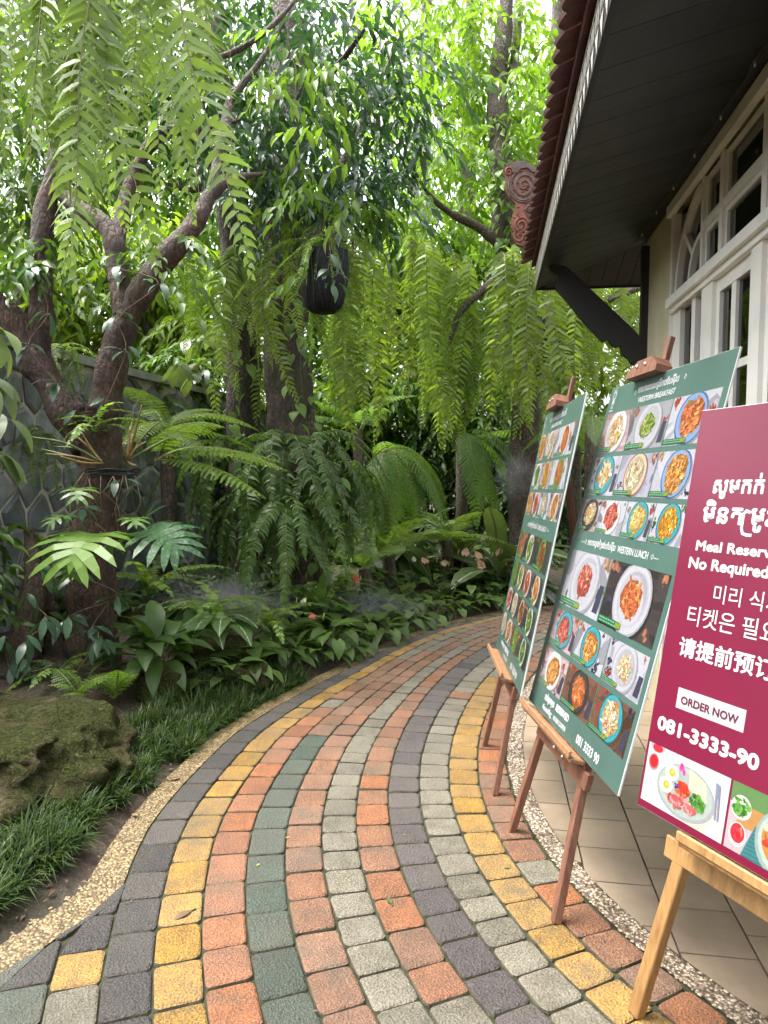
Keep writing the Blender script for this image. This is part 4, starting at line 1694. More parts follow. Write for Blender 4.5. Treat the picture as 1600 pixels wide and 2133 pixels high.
# --- the farthest board: asian dishes
f1 = Frame(0.632, 3.943, 0.52, -0.058, 0.202, 1.321, 0.965, 0.037)
b1 = f1.root('menu_board', 'green menu board farthest along the path, with many small dish photos', 'menu board', 'menu boards on easels')
board_body(f1, b1, M_SHEET_GREEN)
ROWS1 = [
    (0.085, 0.200, [(.03, .22, 'white', 'brown', 'noodle'), (.22, .54, 'rose', 'white', 'rice'), (.54, .96, 'white', 'white', 'salmon')]),
    (0.207, 0.318, [(.03, .28, 'white', 'white', 'green'), (.28, .58, 'rose', 'brown', 'curry'), (.58, .97, 'white', 'leaf', 'salmon')]),
    (0.326, 0.428, [(.02, .20, 'rose', 'brown', 'noodle'), (.20, .43, 'rose', 'white', 'meat'), (.43, .70, 'white', 'teal', 'egg'), (.70, .98, 'rose', 'white', 'noodle')]),
    (0.490, 0.605, [(.03, .27, 'dark', 'leaf', 'meat'), (.27, .60, 'dark', 'white', 'salad'), (.60, .97, 'dark', 'leaf', 'dark')]),
    (0.615, 0.718, [(.02, .22, 'dark', 'leaf', 'green'), (.22, .45, 'wood', 'white', 'salad'), (.45, .70, 'wood', 'white', 'meat'), (.70, .97, 'dark', 'white', 'noodle')]),
    (0.728, 0.825, [(.02, .22, 'wood', 'white', 'meat'), (.22, .45, 'wood', 'white', 'rice'), (.45, .70, 'dark', 'brown', 'dark'), (.70, .97, 'dark', 'white', 'green')]),
    (0.835, 0.930, [(.02, .22, 'wood', 'white', 'rice'), (.22, .45, 'rose', 'white', 'noodle'), (.45, .70, 'wood', 'leaf', 'salad'), (.70, .97, 'dark', 'sage', 'green')]),
]
for v0, v1, cells in ROWS1:
    for (u0, u1, bg, pl, pa) in cells:
        k += 1
        food_photo(b1, rect(f1, u0, v0, u1, v1), bg, pl, pa, 140 + k, rad=0.52, food=0.88, asp=0.95, flecks=90)
hw = f1.w
text(b1, 'អាហារពេលព្រឹកបែបអាស៊ី', .22 * hw, (1 - .045) * f1.h, 0.036, M_LETTER, .42 * hw, 0.0006)
text(b1, 'ASIAN BREAKFAST', .29 * hw, (1 - .073) * f1.h, 0.028, M_LETTER, .28 * hw, 0.0007)
text(b1, 'អាហារថ្ងៃត្រង់បែបអាស៊ី', .20 * hw, (1 - .467) * f1.h, 0.034, M_LETTER, .30 * hw, 0.0006)
text(b1, 'ASIAN LUNCH', .53 * hw, (1 - .467) * f1.h, 0.034, M_LETTER, .23 * hw, 0.0005)
text(b1, '⟡—', .79 * hw, (1 - .466) * f1.h, 0.03, M_LETTER, .06 * hw)
text(b1, 'កក់ទុកមុន', .17 * hw, (1 - .960) * f1.h, 0.032, M_LETTER, .13 * hw, 0.0016)
text(b1, 'RESERVED', .325 * hw, (1 - .960) * f1.h, 0.032, M_LETTER, .15 * hw, 0.0016)
text(b1, 'NO BUY COUPON', .325 * hw, (1 - .985) * f1.h, 0.022, M_LETTER, .145 * hw, 0.001)
text(b1, '081 3333 90', .60 * hw, (1 - .980) * f1.h, 0.040, M_LETTER, .22 * hw, 0.0014)
cup_logo(b1, f1, .055, .045)
easel(f1, 'display_easel', 'red-brown wooden easel under the farthest menu board', 'display easels', M_WOOD_RED, M_WOOD_TAN, 0.115, 0.70, 0.37, 0.034, Vector((1.18, 3.72, 0.0)), 1.22, (0.02, 0.66))

# --- the nearest board: maroon notice
f3 = Frame(0.745, 2.026, 0.55, 0.379, 0.204, 1.183, 0.80, 0.030)
b3 = f3.root('notice_board', 'maroon notice board with white lettering and ORDER NOW box, nearest the camera', 'notice board', 'menu boards on easels')
board_body(f3, b3, M_SHEET_MAROON, 0.012)
text(b3, 'សូមកក់', .092, .932, 0.062, M_LETTER, None, 0.0020)
text(b3, 'មិនត', .070, .846, 0.074, M_LETTER, None, 0.0024)
text(b3, 'មូវ', .232, .846, 0.074, M_LETTER, None, 0.0024)
mb = MB()
hook = [(.226, .880), (.214, .884), (.207, .876), (.207, .836), (.212, .822), (.226, .818), (.240, .818)]
for i in range(len(hook) - 1):
    (ax, ay), (bx, by) = hook[i], hook[i + 1]
    d = math.hypot(bx - ax, by - ay)
    nx_, ny_ = -(by - ay) / d * .0042, (bx - ax) / d * .0042
    ex_, ey_ = (bx - ax) / d * .002, (by - ay) / d * .002
    sheet(mb, [(ax + nx_ - ex_, ay + ny_ - ey_), (ax - nx_ - ex_, ay - ny_ - ey_), (bx - nx_ + ex_, by - ny_ + ey_), (bx + nx_ + ex_, by + ny_ + ey_)], (1, 1, 1), 0.0010 + i * .00003)
mb.build('lettering', M_LETTER, b3)
text(b3, 'Meal Reservation', .064, .764, 0.040, M_LETTER, .345, 0.0016)
text(b3, 'No Required', .048, .711, 0.044, M_LETTER, .262, 0.0017)
text(b3, '미리 식사', .152, .628, 0.056, M_LETTER, None, 0.0002)
text(b3, '티켓은 필요', .074, .553, 0.062, M_LETTER, None, 0.0003)
text(b3, '请提前预订', .062, .462, 0.058, M_LETTER, .312, 0.0016)
mb = MB()
sheet(mb, [(.083, .311), (.311, .311), (.311, .369), (.083, .369)], (.60, .61, .63), 0.0009)
mb.build('order_box', M_PRINT, b3)
text(b3, 'ORDER NOW', .099, .327, 0.030, M_LETTER_M, .192, 0.0010)
text(b3, '081-3333-90', .030, .235, 0.052, M_LETTER, .337, 0.0026)


def breakfast_photo(root, r):
    """plate with halved eggs, ham, tomatoes, bread and greens"""
    g = random.Random(3)
    x0, y0, x1, y1 = r
    w, h = x1 - x0, y1 - y0
    mb = MB()
    z = [0.0012]

    def put(pts, col):
        z[0] += 0.00001
        sheet(mb, clampp(pts, r), col, z[0])

    def blobs(cx, cy, rx, ry, n, pal, q0, q1):
        for i in range(n):
            a, d = g.uniform(0, 6.28), math.sqrt(g.random())
            q = g.uniform(q0, q1)
            c = g.choice(pal)
            kk = g.uniform(.75, 1.25)
            put(disc(cx + math.cos(a) * d * rx, cy + math.sin(a) * d * ry, q, q * g.uniform(.4, .9), 7, g.random(), g.uniform(0, 3)), tuple(min(.9, v * kk) for v in c))
    put([(x0, y0), (x1, y0), (x1, y1), (x0, y1)], (.62, .60, .64))
    put([(x0 + w * .5, y0), (x0 + w * .8, y0), (x0 + w * .95, y0 + h * .5), (x0 + w * .7, y0 + h * .5)], (.66, .60, .44))
    put(disc(x0 + w * .12, y1 - h * .03, .028, .018, 14), (.62, .42, .40))
    put(disc(x0 + w * .12, y1 - h * .05, .020, .012, 12), (.55, .03, .05))
    put(disc(x0 + w * .095, y0 + h * .70, .020, .024, 16), (.35, .24, .22))
    put(disc(x0 + w * .095, y0 + h * .71, .016, .019, 14), (.50, .02, .03))
    cx, cy = x0 + w * .52, y0 + h * .46
    put(disc(cx + .003, cy - .004, .102, .070, 30), (.36, .34, .38))
    put(disc(cx, cy, .100, .069, 30), (.32, .38, .34))
    put(disc(cx, cy, .095, .065, 30), (.40, .46, .41))
    put(disc(cx, cy, .078, .053, 28), (.35, .41, .37))
    for ex, ey in ((-.052, .035), (-.066, -.004)):
        put(disc(cx + ex, cy + ey, .024, .021, 18), (.76, .75, .70))
        put(disc(cx + ex + .001, cy + ey, .012, .0115, 14), (.80, .42, .04))
        put(disc(cx + ex + .003, cy + ey + .003, .006, .005, 10), (.85, .55, .12))
    for i in range(5):
        x = cx + .006 + i * .011
        put([(x, cy + .066 - i * .004), (x + .016, cy + .064 - i * .004), (x + .026, cy + .016 - i * .004), (x + .008, cy + .014 - i * .004)], tuple(q * (1 - .05 * (i % 2)) for q in (.72, .64, .42)))
    blobs(cx - .018, cy + .056, .012, .010, 10, [(.70, .04, .30), (.78, .12, .42)], .004, .009)
    blobs(cx - .006, cy + .004, .026, .020, 26, [(.62, .07, .03), (.70, .16, .06), (.52, .04, .02)], .006, .012)
    blobs(cx - .030, cy + .004, .008, .008, 6, [(.10, .04, .30), (.2, .4, .08)], .004, .007)
    blobs(cx + .046, cy - .012, .026, .022, 60, [(.03, .12, .02), (.07, .22, .03), (.12, .32, .05)], .003, .008)
    blobs(cx - .008, cy - .036, .046, .017, 40, [(.62, .14, .14), (.72, .30, .28), (.50, .08, .08), (.78, .42, .38)], .007, .014)
    for dx in (0.0, .013):
        x = x0 + w * (.86 + dx * 2.4)
        put([(x, y0 + h * .82), (x + .005, y0 + h * .83), (x + .013, y0 + h * .30), (x + .008, y0 + h * .29)], (.24, .26, .36))
    put([(x0 + w * .855, y0 + h * .84), (x0 + w * .885, y0 + h * .84), (x0 + w * .90, y0 + h * .62), (x0 + w * .87, y0 + h * .62)], (.24, .26, .36))
    mb.build('food_photo', M_PRINT, root)


breakfast_photo(b3, (.010, .022, .299, .189))


def soup_photo(root, r):
    g = random.Random(8)
    x0, y0, x1, y1 = r
    w, h = x1 - x0, y1 - y0
    mb = MB()
    z = [0.0012]

    def put(pts, col):
        z[0] += 0.00001
        sheet(mb, clampp(pts, r), col, z[0])

    def blobs(cx, cy, rx, ry, n, pal, q0, q1):
        for i in range(n):
            a, d = g.uniform(0, 6.28), math.sqrt(g.random())
            q = g.uniform(q0, q1)
            c = g.choice(pal)
            kk = g.uniform(.75, 1.25)
            put(disc(cx + math.cos(a) * d * rx, cy + math.sin(a) * d * ry, q, q * g.uniform(.4, .9), 7, g.random(), g.uniform(0, 3)), tuple(min(.9, v * kk) for v in c))
    put([(x0, y0), (x1, y0), (x1, y1), (x0, y1)], (.50, .40, .42))
    put([(x0, y1), (x0, y1 - h * .3), (x1, y1 - h * .4), (x1, y1)], (.12, .24, .08))
    put([(x0 + .02, y0 + h * .38), (x0 + .10, y0 + h * .42), (x0 + .10, y0 + h * .72), (x0 + .05, y0 + h * .72)], (.46, .24, .08))
    put(disc(x0 + .034, y0 + h * .66, .030, .030, 18), (.60, .60, .58))
    blobs(x0 + .034, y0 + h * .66, .022, .022, 40, [(.04, .14, .02), (.08, .26, .04), (.14, .34, .06)], .004, .010)
    put(disc(x0 + .034, y0 + h * .26, .026, .030, 18), (.66, .64, .64))
    put(disc(x0 + .034, y0 + h * .28, .021, .024, 16), (.58, .03, .04))
    blobs(x0 + .034, y0 + h * .30, .014, .014, 14, [(.70, .05, .06), (.60, .02, .04), (.75, .2, .12)], .005, .010)
    put([(x0 + .05, y0), (x0 + .14, y0), (x0 + .17, y0 + h * .55), (x0 + .08, y0 + h * .5)], (.05, .20, .21))
    for i in range(8):
        a = y0 + h * .06 * i
        put([(x0 + .056 + i * .003, a), (x0 + .13, a + .004), (x0 + .13, a + .006), (x0 + .056 + i * .003, a + .003)], (.03, .13, .14))
    put(disc(x0 + .17, y0 + h * .40, .088, .086, 34), (.28, .37, .33))
    put(disc(x0 + .17, y0 + h * .42, .080, .076, 34), (.42, .50, .45))
    put(disc(x0 + .17, y0 + h * .43, .070, .064, 30), (.50, .22, .05))
    blobs(x0 + .16, y0 + h * .45, .05, .045, 50, [(.60, .16, .05), (.66, .40, .12), (.55, .06, .04), (.2, .35, .05), (.72, .6, .35)], .006, .016)
    put(disc(x0 + .40, y0 + h * .5, .085, .075, 30), (.60, .58, .56))
    blobs(x0 + .40, y0 + h * .5, .06, .05, 40, [(.60, .3, .1), (.7, .5, .2), (.3, .4, .08)], .008, .018)
    mb.build('food_photo', M_PRINT, root)


soup_photo(b3, (.306, .022, .790, .189))
easel(f3, 'display_easel', 'pale pine easel holding the maroon notice board', 'display easels', M_WOOD_PINE, M_WOOD_PINE, 0.085, 0.66, 0.39, 0.040, Vector((1.24, 1.80, 0.0)), 1.05, (0.20, 0.66), clamp=True)

# ------------------------------------------------------------------ plant kit: fronds, leaves, leaf clouds, trunks
def unit(v):
    n = np.linalg.norm(v)
    return v / n if n > 1e-9 else v


DOWN = np.array([0, 0, -1.0])


def rachis(length, a0, k, n, side=0.0, end=-88.0, wig=0.0):
    """points and tangents of a frond axis that starts at elevation a0 (deg) and bends down to `end`"""
    p = np.zeros(3)
    pts, tg = [p.copy()], []
    for i in range(n):
        s = (i + 0.5) / n * length
        a = math.radians(end + (a0 - end) * math.exp(-s / k))
        y = side * (s / length) ** 2 + wig * math.sin(s / length * 7 + side * 20)
        d = unit(np.array([math.cos(a), y, math.sin(a)]))
        tg.append(d)
        p = p + d * (length / n)
        pts.append(p.copy())
    tg.append(tg[-1])
    return np.array(pts), np.array(tg)


def frond_mesh(name, length, half, n, a0, k, mats, seed, droop=0.5, fwd=0.25, fat=0.8, side=0.0, end=-88.0, start=0.05, twist=0.5):
    """once-divided (sword fern) frond, base at the origin, growing towards +x; mats = [leaf, rachis]"""
    g = random.Random(seed)
    P, T = rachis(length, a0, k, n, side, end, g.uniform(.03, .12))
    mb = MB()
    Y = np.array([0, 1.0, 0])
    sp = length / n
    tw = g.uniform(-twist, twist)
    bare = [(g.uniform(.1, .95), g.uniform(.01, .05), g.choice((-1, 1))) for _ in range(3)]
    for i in range(max(1, int(n * start)), n + 1):
        s = i / n
        pr = (0.45 + 0.55 * min(1, s / 0.16)) * max(0.05, 1 - s ** 3.2) ** 0.75
        for sg in (-1, 1):
            if g.random() < 0.04 or any(abs(s - c) < w and q == sg for c, w, q in bare):
                continue
            t = T[i]
            sd = unit(Y * sg - t * (t @ (Y * sg)))
            nr_ = np.cross(t, sd)
            an = tw * s * s * sg                       # the frond twists towards its tip
            sd = unit(sd * math.cos(an) + nr_ * math.sin(an))
            l = half * pr * g.uniform(0.72, 1.12)
            f = fwd + g.uniform(-.2, .2)
            d0 = unit(sd * math.cos(f) + t * math.sin(f))
            d1 = unit(d0 + DOWN * droop * g.uniform(.7, 1.3))
            d2 = unit(d0 + DOWN * droop * 2.4 * g.uniform(.7, 1.3))
            b = P[i] + t * sp * (0.25 if sg > 0 else -0.25)
            wv = unit(t - d0 * (t @ d0)) * sp * fat * 0.5
            nrm = unit(np.cross(d0, wv))
            wv = wv + nrm * sp * g.uniform(-.25, .25)
            m1 = b + d0 * l * 0.18
            m2 = m1 + d1 * l * 0.42
            tip = m2 + d2 * l * 0.42
            mb.add([b + wv * .55, b - wv * .55, m1 - wv, m1 + wv, m2 - wv * .8, m2 + wv * .8, tip + t * sp * .3],
                   [(0, 1, 2, 3), (3, 2, 4, 5), (5, 4, 6)], 0, min(1, max(0, g.gauss(0.45 + 0.25 * s, 0.2))))
    idx = list(range(0, n + 1, max(1, n // 14)))
    mb.tube([P[i] for i in idx], [0.0034 * (1 - 0.75 * i / n) * (length ** .5) for i in idx], 4, 1, 0.5, False)
    return mb.mesh(name, mats)


def frond2_mesh(name, length, half, n, n2, a0, k, mats, seed, droop=0.35, end=-55.0, start=0.16):
    """twice-divided frond (tree fern, bracken)"""
    g = random.Random(seed)
    P, T = rachis(length, a0, k, n, g.uniform(-.3, .3), end)
    mb = MB()
    Y = np.array([0, 1.0, 0])
    for i in range(int(n * start), n + 1):
        s = i / n
        pr = math.sin(PI * min(1, (0.16 + 0.84 * (s - start) / (1 - start)) ** 0.8)) * 0.95 + 0.06
        for sg in (-1, 1):
            t = T[i]
            sd = unit(Y * sg - t * (t @ (Y * sg)))
            l = half * pr * g.uniform(.9, 1.06)
            f = 0.30 + g.uniform(-.06, .06)
            d = unit(sd * math.cos(f) + t * math.sin(f))
            p = P[i].copy()
            step = l / n2
            for j in range(n2):
                d = unit(d + DOWN * droop / n2 * 1.6)
                q = p + d * step
                w2 = unit(t - d * (t @ d))
                ll = length / n * 0.62 * (1 - (j / n2) ** 2 * .75)
                tt = min(1, max(0, g.gauss(0.5, 0.2)))
                for s2 in (-1, 1):
                    e = unit(w2 * s2 + d * .35 + DOWN * .12)
                    mb.add([p, q, p + (q - p) * .7 + e * ll], [(0, 1, 2) if s2 * sg > 0 else (0, 2, 1)], 0, tt)
                p = q
    idx = list(range(0, n + 1, 2))
    mb.tube([P[i] for i in idx], [0.006 * (1 - 0.8 * i / n) for i in idx], 4, 1, 0.5, False)
    return mb.mesh(name, mats)


OUT = {
    'ell': [(0, .06), (.15, .62), (.35, .98), (.55, 1.0), (.75, .72), (.9, .32), (1, .02)],
    'lance': [(0, .10), (.12, .5), (.3, .9), (.5, 1.0), (.7, .78), (.87, .38), (1, .02)],
    'heart': [(0, .70), (.1, .93), (.25, 1.0), (.45, .88), (.65, .6), (.84, .27), (1, .02)],
    'arrow': [(0, .78), (.1, .95), (.25, .96), (.45, .78), (.65, .52), (.84, .24), (1, .02)],
    'strap': [(0, .35), (.12, .6), (.3, .85), (.55, 1.0), (.75, .85), (.9, .45), (1, .02)],
}


def blade_mesh(name, shape, L, Wd, mats, seed, pet=0.15, elev=60.0, pbend=25.0, b0=10.0, b1=-55.0, fold=0.25, vein=False, ripple=0.0):
    """leaf with its stalk: stalk rises from the origin at elev degrees, the blade leaves it at b0 and droops to b1 degrees"""
    g = random.Random(seed)
    mb = MB()
    p = np.zeros(3)
    pts = [p.copy()]
    for i in range(4):
        a = math.radians(elev - pbend * i / 3)
        p = p + np.array([math.cos(a), 0, math.sin(a)]) * pet / 4
        pts.append(p.copy())
    if pet > 0:
        mb.tube(pts, [0.0035, 0.003, 0.0028, 0.0025, 0.002], 4, 1, 0.4, False)
    prof = OUT[shape]
    rows, mid = [], []
    prev = 0.0
    for t, w in prof:
        a = math.radians(b0 + (b1 - b0) * t)
        p = p + np.array([math.cos(a), 0, math.sin(a)]) * L * (t - prev)
        prev = t
        up = np.array([-math.sin(a), 0, math.cos(a)])
        hw = Wd / 2 * w
        r1, r2 = g.uniform(-ripple, ripple), g.uniform(-ripple, ripple)
        rows.append((p + np.array([0, hw, 0]) + up * (hw * fold + r1), p.copy(), p + np.array([0, -hw, 0]) + up * (hw * fold + r2)))
        mid.append((p.copy(), up, w))
    V = [q for r in rows for q in r]
    tt = g.uniform(.3, .8)
    F = []
    for i in range(len(rows) - 1):
        k = i * 3
        F += [(k, k + 3, k + 4, k + 1), (k + 1, k + 4, k + 5, k + 2)]
    mb.add(V, F, 0, tt)
    if shape in ('heart', 'arrow'):
        back = 0.20 if shape == 'heart' else 0.32
        a = math.radians(b0)
        d = np.array([-math.cos(a), 0, -math.sin(a)]) * L * back
        for sg in (1, -1):
            c = rows[0][1]
            e = rows[0][0] if sg > 0 else rows[0][2]
            lob = c + (e - c) * .62 + d
            lob2 = c + (e - c) * .97 + d * .45
            mb.add([c, e, lob2, lob], [(0, 3, 2, 1) if sg > 0 else (0, 1, 2, 3)], 0, tt)
    if vein:
        for i in range(len(mid) - 1):
            (p0, u0, w0), (p1, u1, w1) = mid[i], mid[i + 1]
            e = np.array([0, L * 0.008, 0])
            mb.add([p0 + u0 * .0015 + e, p1 + u1 * .0015 + e * .6, p1 + u1 * .0015 - e * .6, p0 + u0 * .0015 - e], [(0, 1, 2, 3)], 2, .5)
            if vein == 2 and i < len(mid) - 2:
                for sg, col in ((1, 0), (-1, 2)):
                    q = rows[min(i + 2, len(rows) - 1)][col]
                    q = p0 + (q - p0) * .9
                    o = u0 * .002
                    w = np.array([L * .006, 0, 0])
                    mb.add([p0 + o - w, p0 + o + w, q + o + w * .3, q + o - w * .3], [(0, 1, 2, 3)], 2, .5)
    return mb.mesh(name, mats, True)


def lobed_mesh(name, L, Wd, nl, mats, seed, pet=0.2, elev=50, droop=-50.0, lobe_w=0.11, spread=1.0):
    """deeply lobed philodendron leaf"""
    g = random.Random(seed)
    mb = MB()
    a = math.radians(elev)
    o = np.array([math.cos(a), 0, math.sin(a)]) * pet
    mb.tube([np.zeros(3), o * .5 + np.array([0, 0, .01]), o], [.006, .005, .004], 5, 1, .4, False)
    n = nl
    mids, tans = [], []
    p = o.copy()
    for i in range(n + 1):
        t = i / n
        b = math.radians(5 + (droop - 5) * t)
        d = np.array([math.cos(b), 0, math.sin(b)])
        mids.append(p.copy())
        tans.append(d)
        p = p + d * L / n
    Y = np.array([0, 1.0, 0])
    for i in range(n):
        d = tans[i]
        up = np.array([-d[2], 0, d[0]])
        core = Wd * .16 * (1 - .5 * i / n)
        for sg in (1, -1):
            A, B = mids[i], mids[i + 1]
            mb.add([A, B, B + Y * sg * core * .9, A + Y * sg * core], [(0, 1, 2, 3) if sg < 0 else (0, 3, 2, 1)], 0, .55)
            prof = math.sin(PI * (0.22 + 0.70 * i / n))
            ang = 2.1 - 1.65 * i / n
            ang *= spread
            dd = unit(Y * sg * math.sin(ang) + d * math.cos(ang))
            ln = Wd * .5 * (prof * .85 + .25) * g.uniform(.9, 1.08)
            wv = unit(np.cross(up, dd)) * L * lobe_w * .5
            q0 = (A + B) / 2 + Y * sg * core * .5
            q1 = q0 + dd * ln * .45 + up * ln * .05
            q2 = q1 + dd * ln * .40 + DOWN * ln * .10
            q3 = q2 + dd * ln * .22 + DOWN * ln * .12
            wob = 1 + g.uniform(-.15, .15)
            tt = g.uniform(.4, .75)
            mb.add([q0 + wv, q0 - wv, q1 - wv * 1.05 * wob, q1 + wv * 1.05 * wob, q2 - wv * .75, q2 + wv * .75, q3], [(0, 1, 2, 3), (3, 2, 4, 5), (5, 4, 6)], 0, tt)
    tip = mids[-1] + tans[-1] * L * .22
    mb.add([mids[-1] + Y * Wd * .07, mids[-1] - Y * Wd * .07, tip], [(0, 1, 2)], 0, .6)
    return mb.mesh(name, mats)


def place(me, name, parent, loc=(0, 0, 0), az=0.0, tilt=0.0, roll=0.0, s=1.0):
    """one leaf or frond of a plant; az turns its direction of growth, tilt raises it"""
    o = bpy.data.objects.new(name, me)
    COL.objects.link(o)
    o.parent = parent
    o.rotation_mode = 'XYZ'
    R = Matrix.Rotation(az, 3, 'Z') @ Matrix.Rotation(-tilt, 3, 'Y') @ Matrix.Rotation(roll, 3, 'X')
    o.rotation_euler = R.to_euler()
    o.location = loc
    o.scale = (s, s, s)
    return o


def rosette(name, label, cat, loc, meshes, n, seed, s=(0.8, 1.1), tilt=(-0.2, 0.35), az=(0, 2 * PI), part='leaf', group=None, spread=0.02):
    g = random.Random(seed)
    root = thing(name, label, cat, loc, group)
    for i in range(n):
        a = az[0] + (az[1] - az[0]) * ((i + g.uniform(.1, .9)) / n)
        f = i / max(1, n - 1)
        place(g.choice(meshes), part, root, (g.uniform(-spread, spread), g.uniform(-spread, spread), g.uniform(0, spread)), a,
              tilt[0] + (tilt[1] - tilt[0]) * g.random(), g.uniform(-.2, .2), g.uniform(*s))
    return root


LT = np.array([(0, 0, 0), (.38, .5, .10), (.42, 0, -.02), (.38, -.5, .10), (.74, .30, .02), (.76, 0, -.09), (.74, -.30, .02), (1, 0, -.2)])
LTF3 = np.array([(0, 2, 1), (0, 3, 2), (4, 5, 7), (5, 6, 7)])
LTF4 = np.array([(1, 2, 5, 4), (2, 3, 6, 5)])


def leaf_cloud(clouds, seed, leaf, aspect, per=9, twig=0.45, droop=0.55):
    """leaves on short twigs filling ellipsoids; clouds: (centre, (rx, ry, rz), twigs). Returns V, faces, tint"""
    g = np.random.default_rng(seed)
    Vs, Ts = [], []
    for c, r, n in clouds:
        u = g.normal(size=(n, 3))
        u /= np.linalg.norm(u, axis=1)[:, None]
        base = np.array(c) + u * (g.random((n, 1)) ** (1 / 2.2)) * np.array(r)
        an = g.uniform(0, 2 * PI, n)
        td = np.stack([np.cos(an), np.sin(an), g.uniform(-.75, .15, n)], 1)
        td /= np.linalg.norm(td, axis=1)[:, None]
        tint = g.normal(0.5, 0.17, n)
        for k in range(per):
            f = (k + 0.5) / per
            p = base + td * twig * f + np.array([0, 0, -1]) * twig * .45 * f * f
            sgn = 1 if k % 2 else -1
            side = np.stack([-td[:, 1], td[:, 0], np.zeros(n)], 1) * sgn
            d = td * (.5 + .6 * f) + side * (.95 - .7 * f) + np.array([0, 0, -1]) * droop + g.normal(0, .22, (n, 3))
            d /= np.linalg.norm(d, axis=1)[:, None]
            up = np.array([0, 0, 1.0]) + g.normal(0, .38, (n, 3))
            sv = np.cross(up, d)
            sv /= np.linalg.norm(sv, axis=1)[:, None] + 1e-9
            nv = np.cross(d, sv)
            L = leaf * g.uniform(.65, 1.2, n)
            V = (p[:, None, :] + (LT[None, :, 0, None] * d[:, None, :] + LT[None, :, 1, None] * aspect * sv[:, None, :] + LT[None, :, 2, None] * nv[:, None, :]) * L[:, None, None])
            Vs.append(V)
            Ts.append(tint + g.normal(0, .12, n))
    V = np.concatenate(Vs)
    T = np.clip(np.concatenate(Ts), 0, 1)
    m = len(V)
    off = (np.arange(m) * 8)[:, None, None]
    F3 = (LTF3[None] + off).reshape(-1, 3)
    F4 = (LTF4[None] + off).reshape(-1, 4)
    return V.reshape(-1, 3), [F3, F4], [np.repeat(T, 4), np.repeat(T, 2)]


def px_cloud(u, v, Y, ru, rv, ry, n):
    """an ellipsoid given by where it shows in the photo: centre pixel, distance, half sizes in pixels, half depth in metres"""
    c = at(u, v, Y)
    return ((c.x, c.y, c.z), (ru * Y / F_PX, ry, rv * Y / F_PX), n)


def crown(parent, clouds, seed, leaf, aspect, mat, per=9, twig=0.45, droop=0.55, name='crown'):
    V, F, T = leaf_cloud(clouds, seed, leaf, aspect, per, twig, droop)
    V = V - np.array(parent.location)[None]
    return obj(name, np_mesh(name, V, F, T, mat), parent)


def limb(parent, name, pts, rad, mat, seed=0, n=10, samples=26, wob=0.07, knots=True):
    """tapered, slightly lumpy limb through world points; rad: (start, end) or list"""
    g = random.Random(seed)
    P = spline([tuple(p) for p in pts], samples)
    if len(rad) == 2:
        R = [rad[0] + (rad[1] - rad[0]) * i / (samples - 1) for i in range(samples)]
    else:
        R = [float(np.interp(i / (samples - 1) * (len(rad) - 1), range(len(rad)), rad)) for i in range(samples)]
    R = [r * (1 + 0.07 * math.sin(i * 1.3 + seed) + g.uniform(-.04, .04)) for i, r in enumerate(R)]
    from mathutils import noise as mn
    m = MB()
    base = Vector(parent.location)
    big = R[0] > 0.06
    if big:
        n = max(n, 20)
        P2 = spline([tuple(p) for p in P], samples * 3)
        R = [float(np.interp(i / (len(P2) - 1) * (samples - 1), range(samples), R)) for i in range(len(P2))]
        P = P2
    m.tube([Vector(p) - base for p in P], R, n, 0, 0.5, True, 0 if big else wob, g)
    if big:                                            # ridges, furrows and knots in the bark
        off = Vector((seed * 1.9, seed * .7, 0))
        for i, p in enumerate(P):
            c = Vector(p) - base
            for j in range(n):
                v = Vector(m.v[i * n + j])
                q = v + base
                k = 0.16 * mn.noise(Vector((q.x * 4, q.y * 4, q.z * 2)) + off) + 0.10 * mn.noise(Vector((q.x * 16, q.y * 16, q.z * 5)) + off) - 0.10 * abs(mn.noise(Vector((q.x * 30, q.y * 30, q.z * 7)) + off))
                kn = mn.noise(Vector((q.x * 7, q.y * 7, q.z * 7)) + off * 2)
                k += max(0, kn - .38) * .9
                m.v[i * n + j] = tuple(c + (v - c) * (1 + k))
    return m.build(name, mat, parent, True)

# ------------------------------------------------------------------ stone wall behind the garden
WO, WA, WBn = Vector((-2.68, 5.80, 0)), BA, BB
WH = 2.40


def wp(s, z, t=0.0):
    return WO + WA * s + WBn * t + Vector((0, 0, z))


stone_wall = thing('stone_wall', 'dark slate stone garden wall with pale mortar and concrete cap', 'wall', wp(0, 0))
mb = MB()
S0, S1 = -3.4, 7.5
loc = stone_wall.location
mb.hexa([q - loc for q in (wp(S0, -.1, -.3), wp(S0, -.1, -.02), wp(S1, -.1, -.02), wp(S1, -.1, -.3), wp(S0, WH, -.3), wp(S0, WH, -.02), wp(S1, WH, -.02), wp(S1, WH, -.3))])
mb.build('mortar_core', M_MORTAR, stone_wall)
for i in range(10):
    a, b = S0 + (S1 - S0) * i / 10 + .004, S0 + (S1 - S0) * (i + 1) / 10 - .004
    mb = MB()
    dz = 0.006 * math.sin(i * 2.3)
    mb.hexa([q - loc for q in (wp(a, WH + .002, -.34), wp(a, WH + .002, .04), wp(b, WH + .002, .04), wp(b, WH + .002, -.34), wp(a, WH + .075 + dz, -.34), wp(a, WH + .075 + dz, .04), wp(b, WH + .075 + dz, .04), wp(b, WH + .075 + dz, -.34))])
    mb.build('cap_slab', M_CAP, stone_wall)
wr = random.Random(21)
CS, CZ = 0.235, 0.26
cols, rows_ = range(-6, 19), range(-1, 10)
site = {(i, j): (i * CS + (CS / 2 if j % 2 else 0) + wr.uniform(-.115, .115), 0.08 + j * CZ + wr.uniform(-.125, .125)) for i in cols for j in rows_}
stones = 0
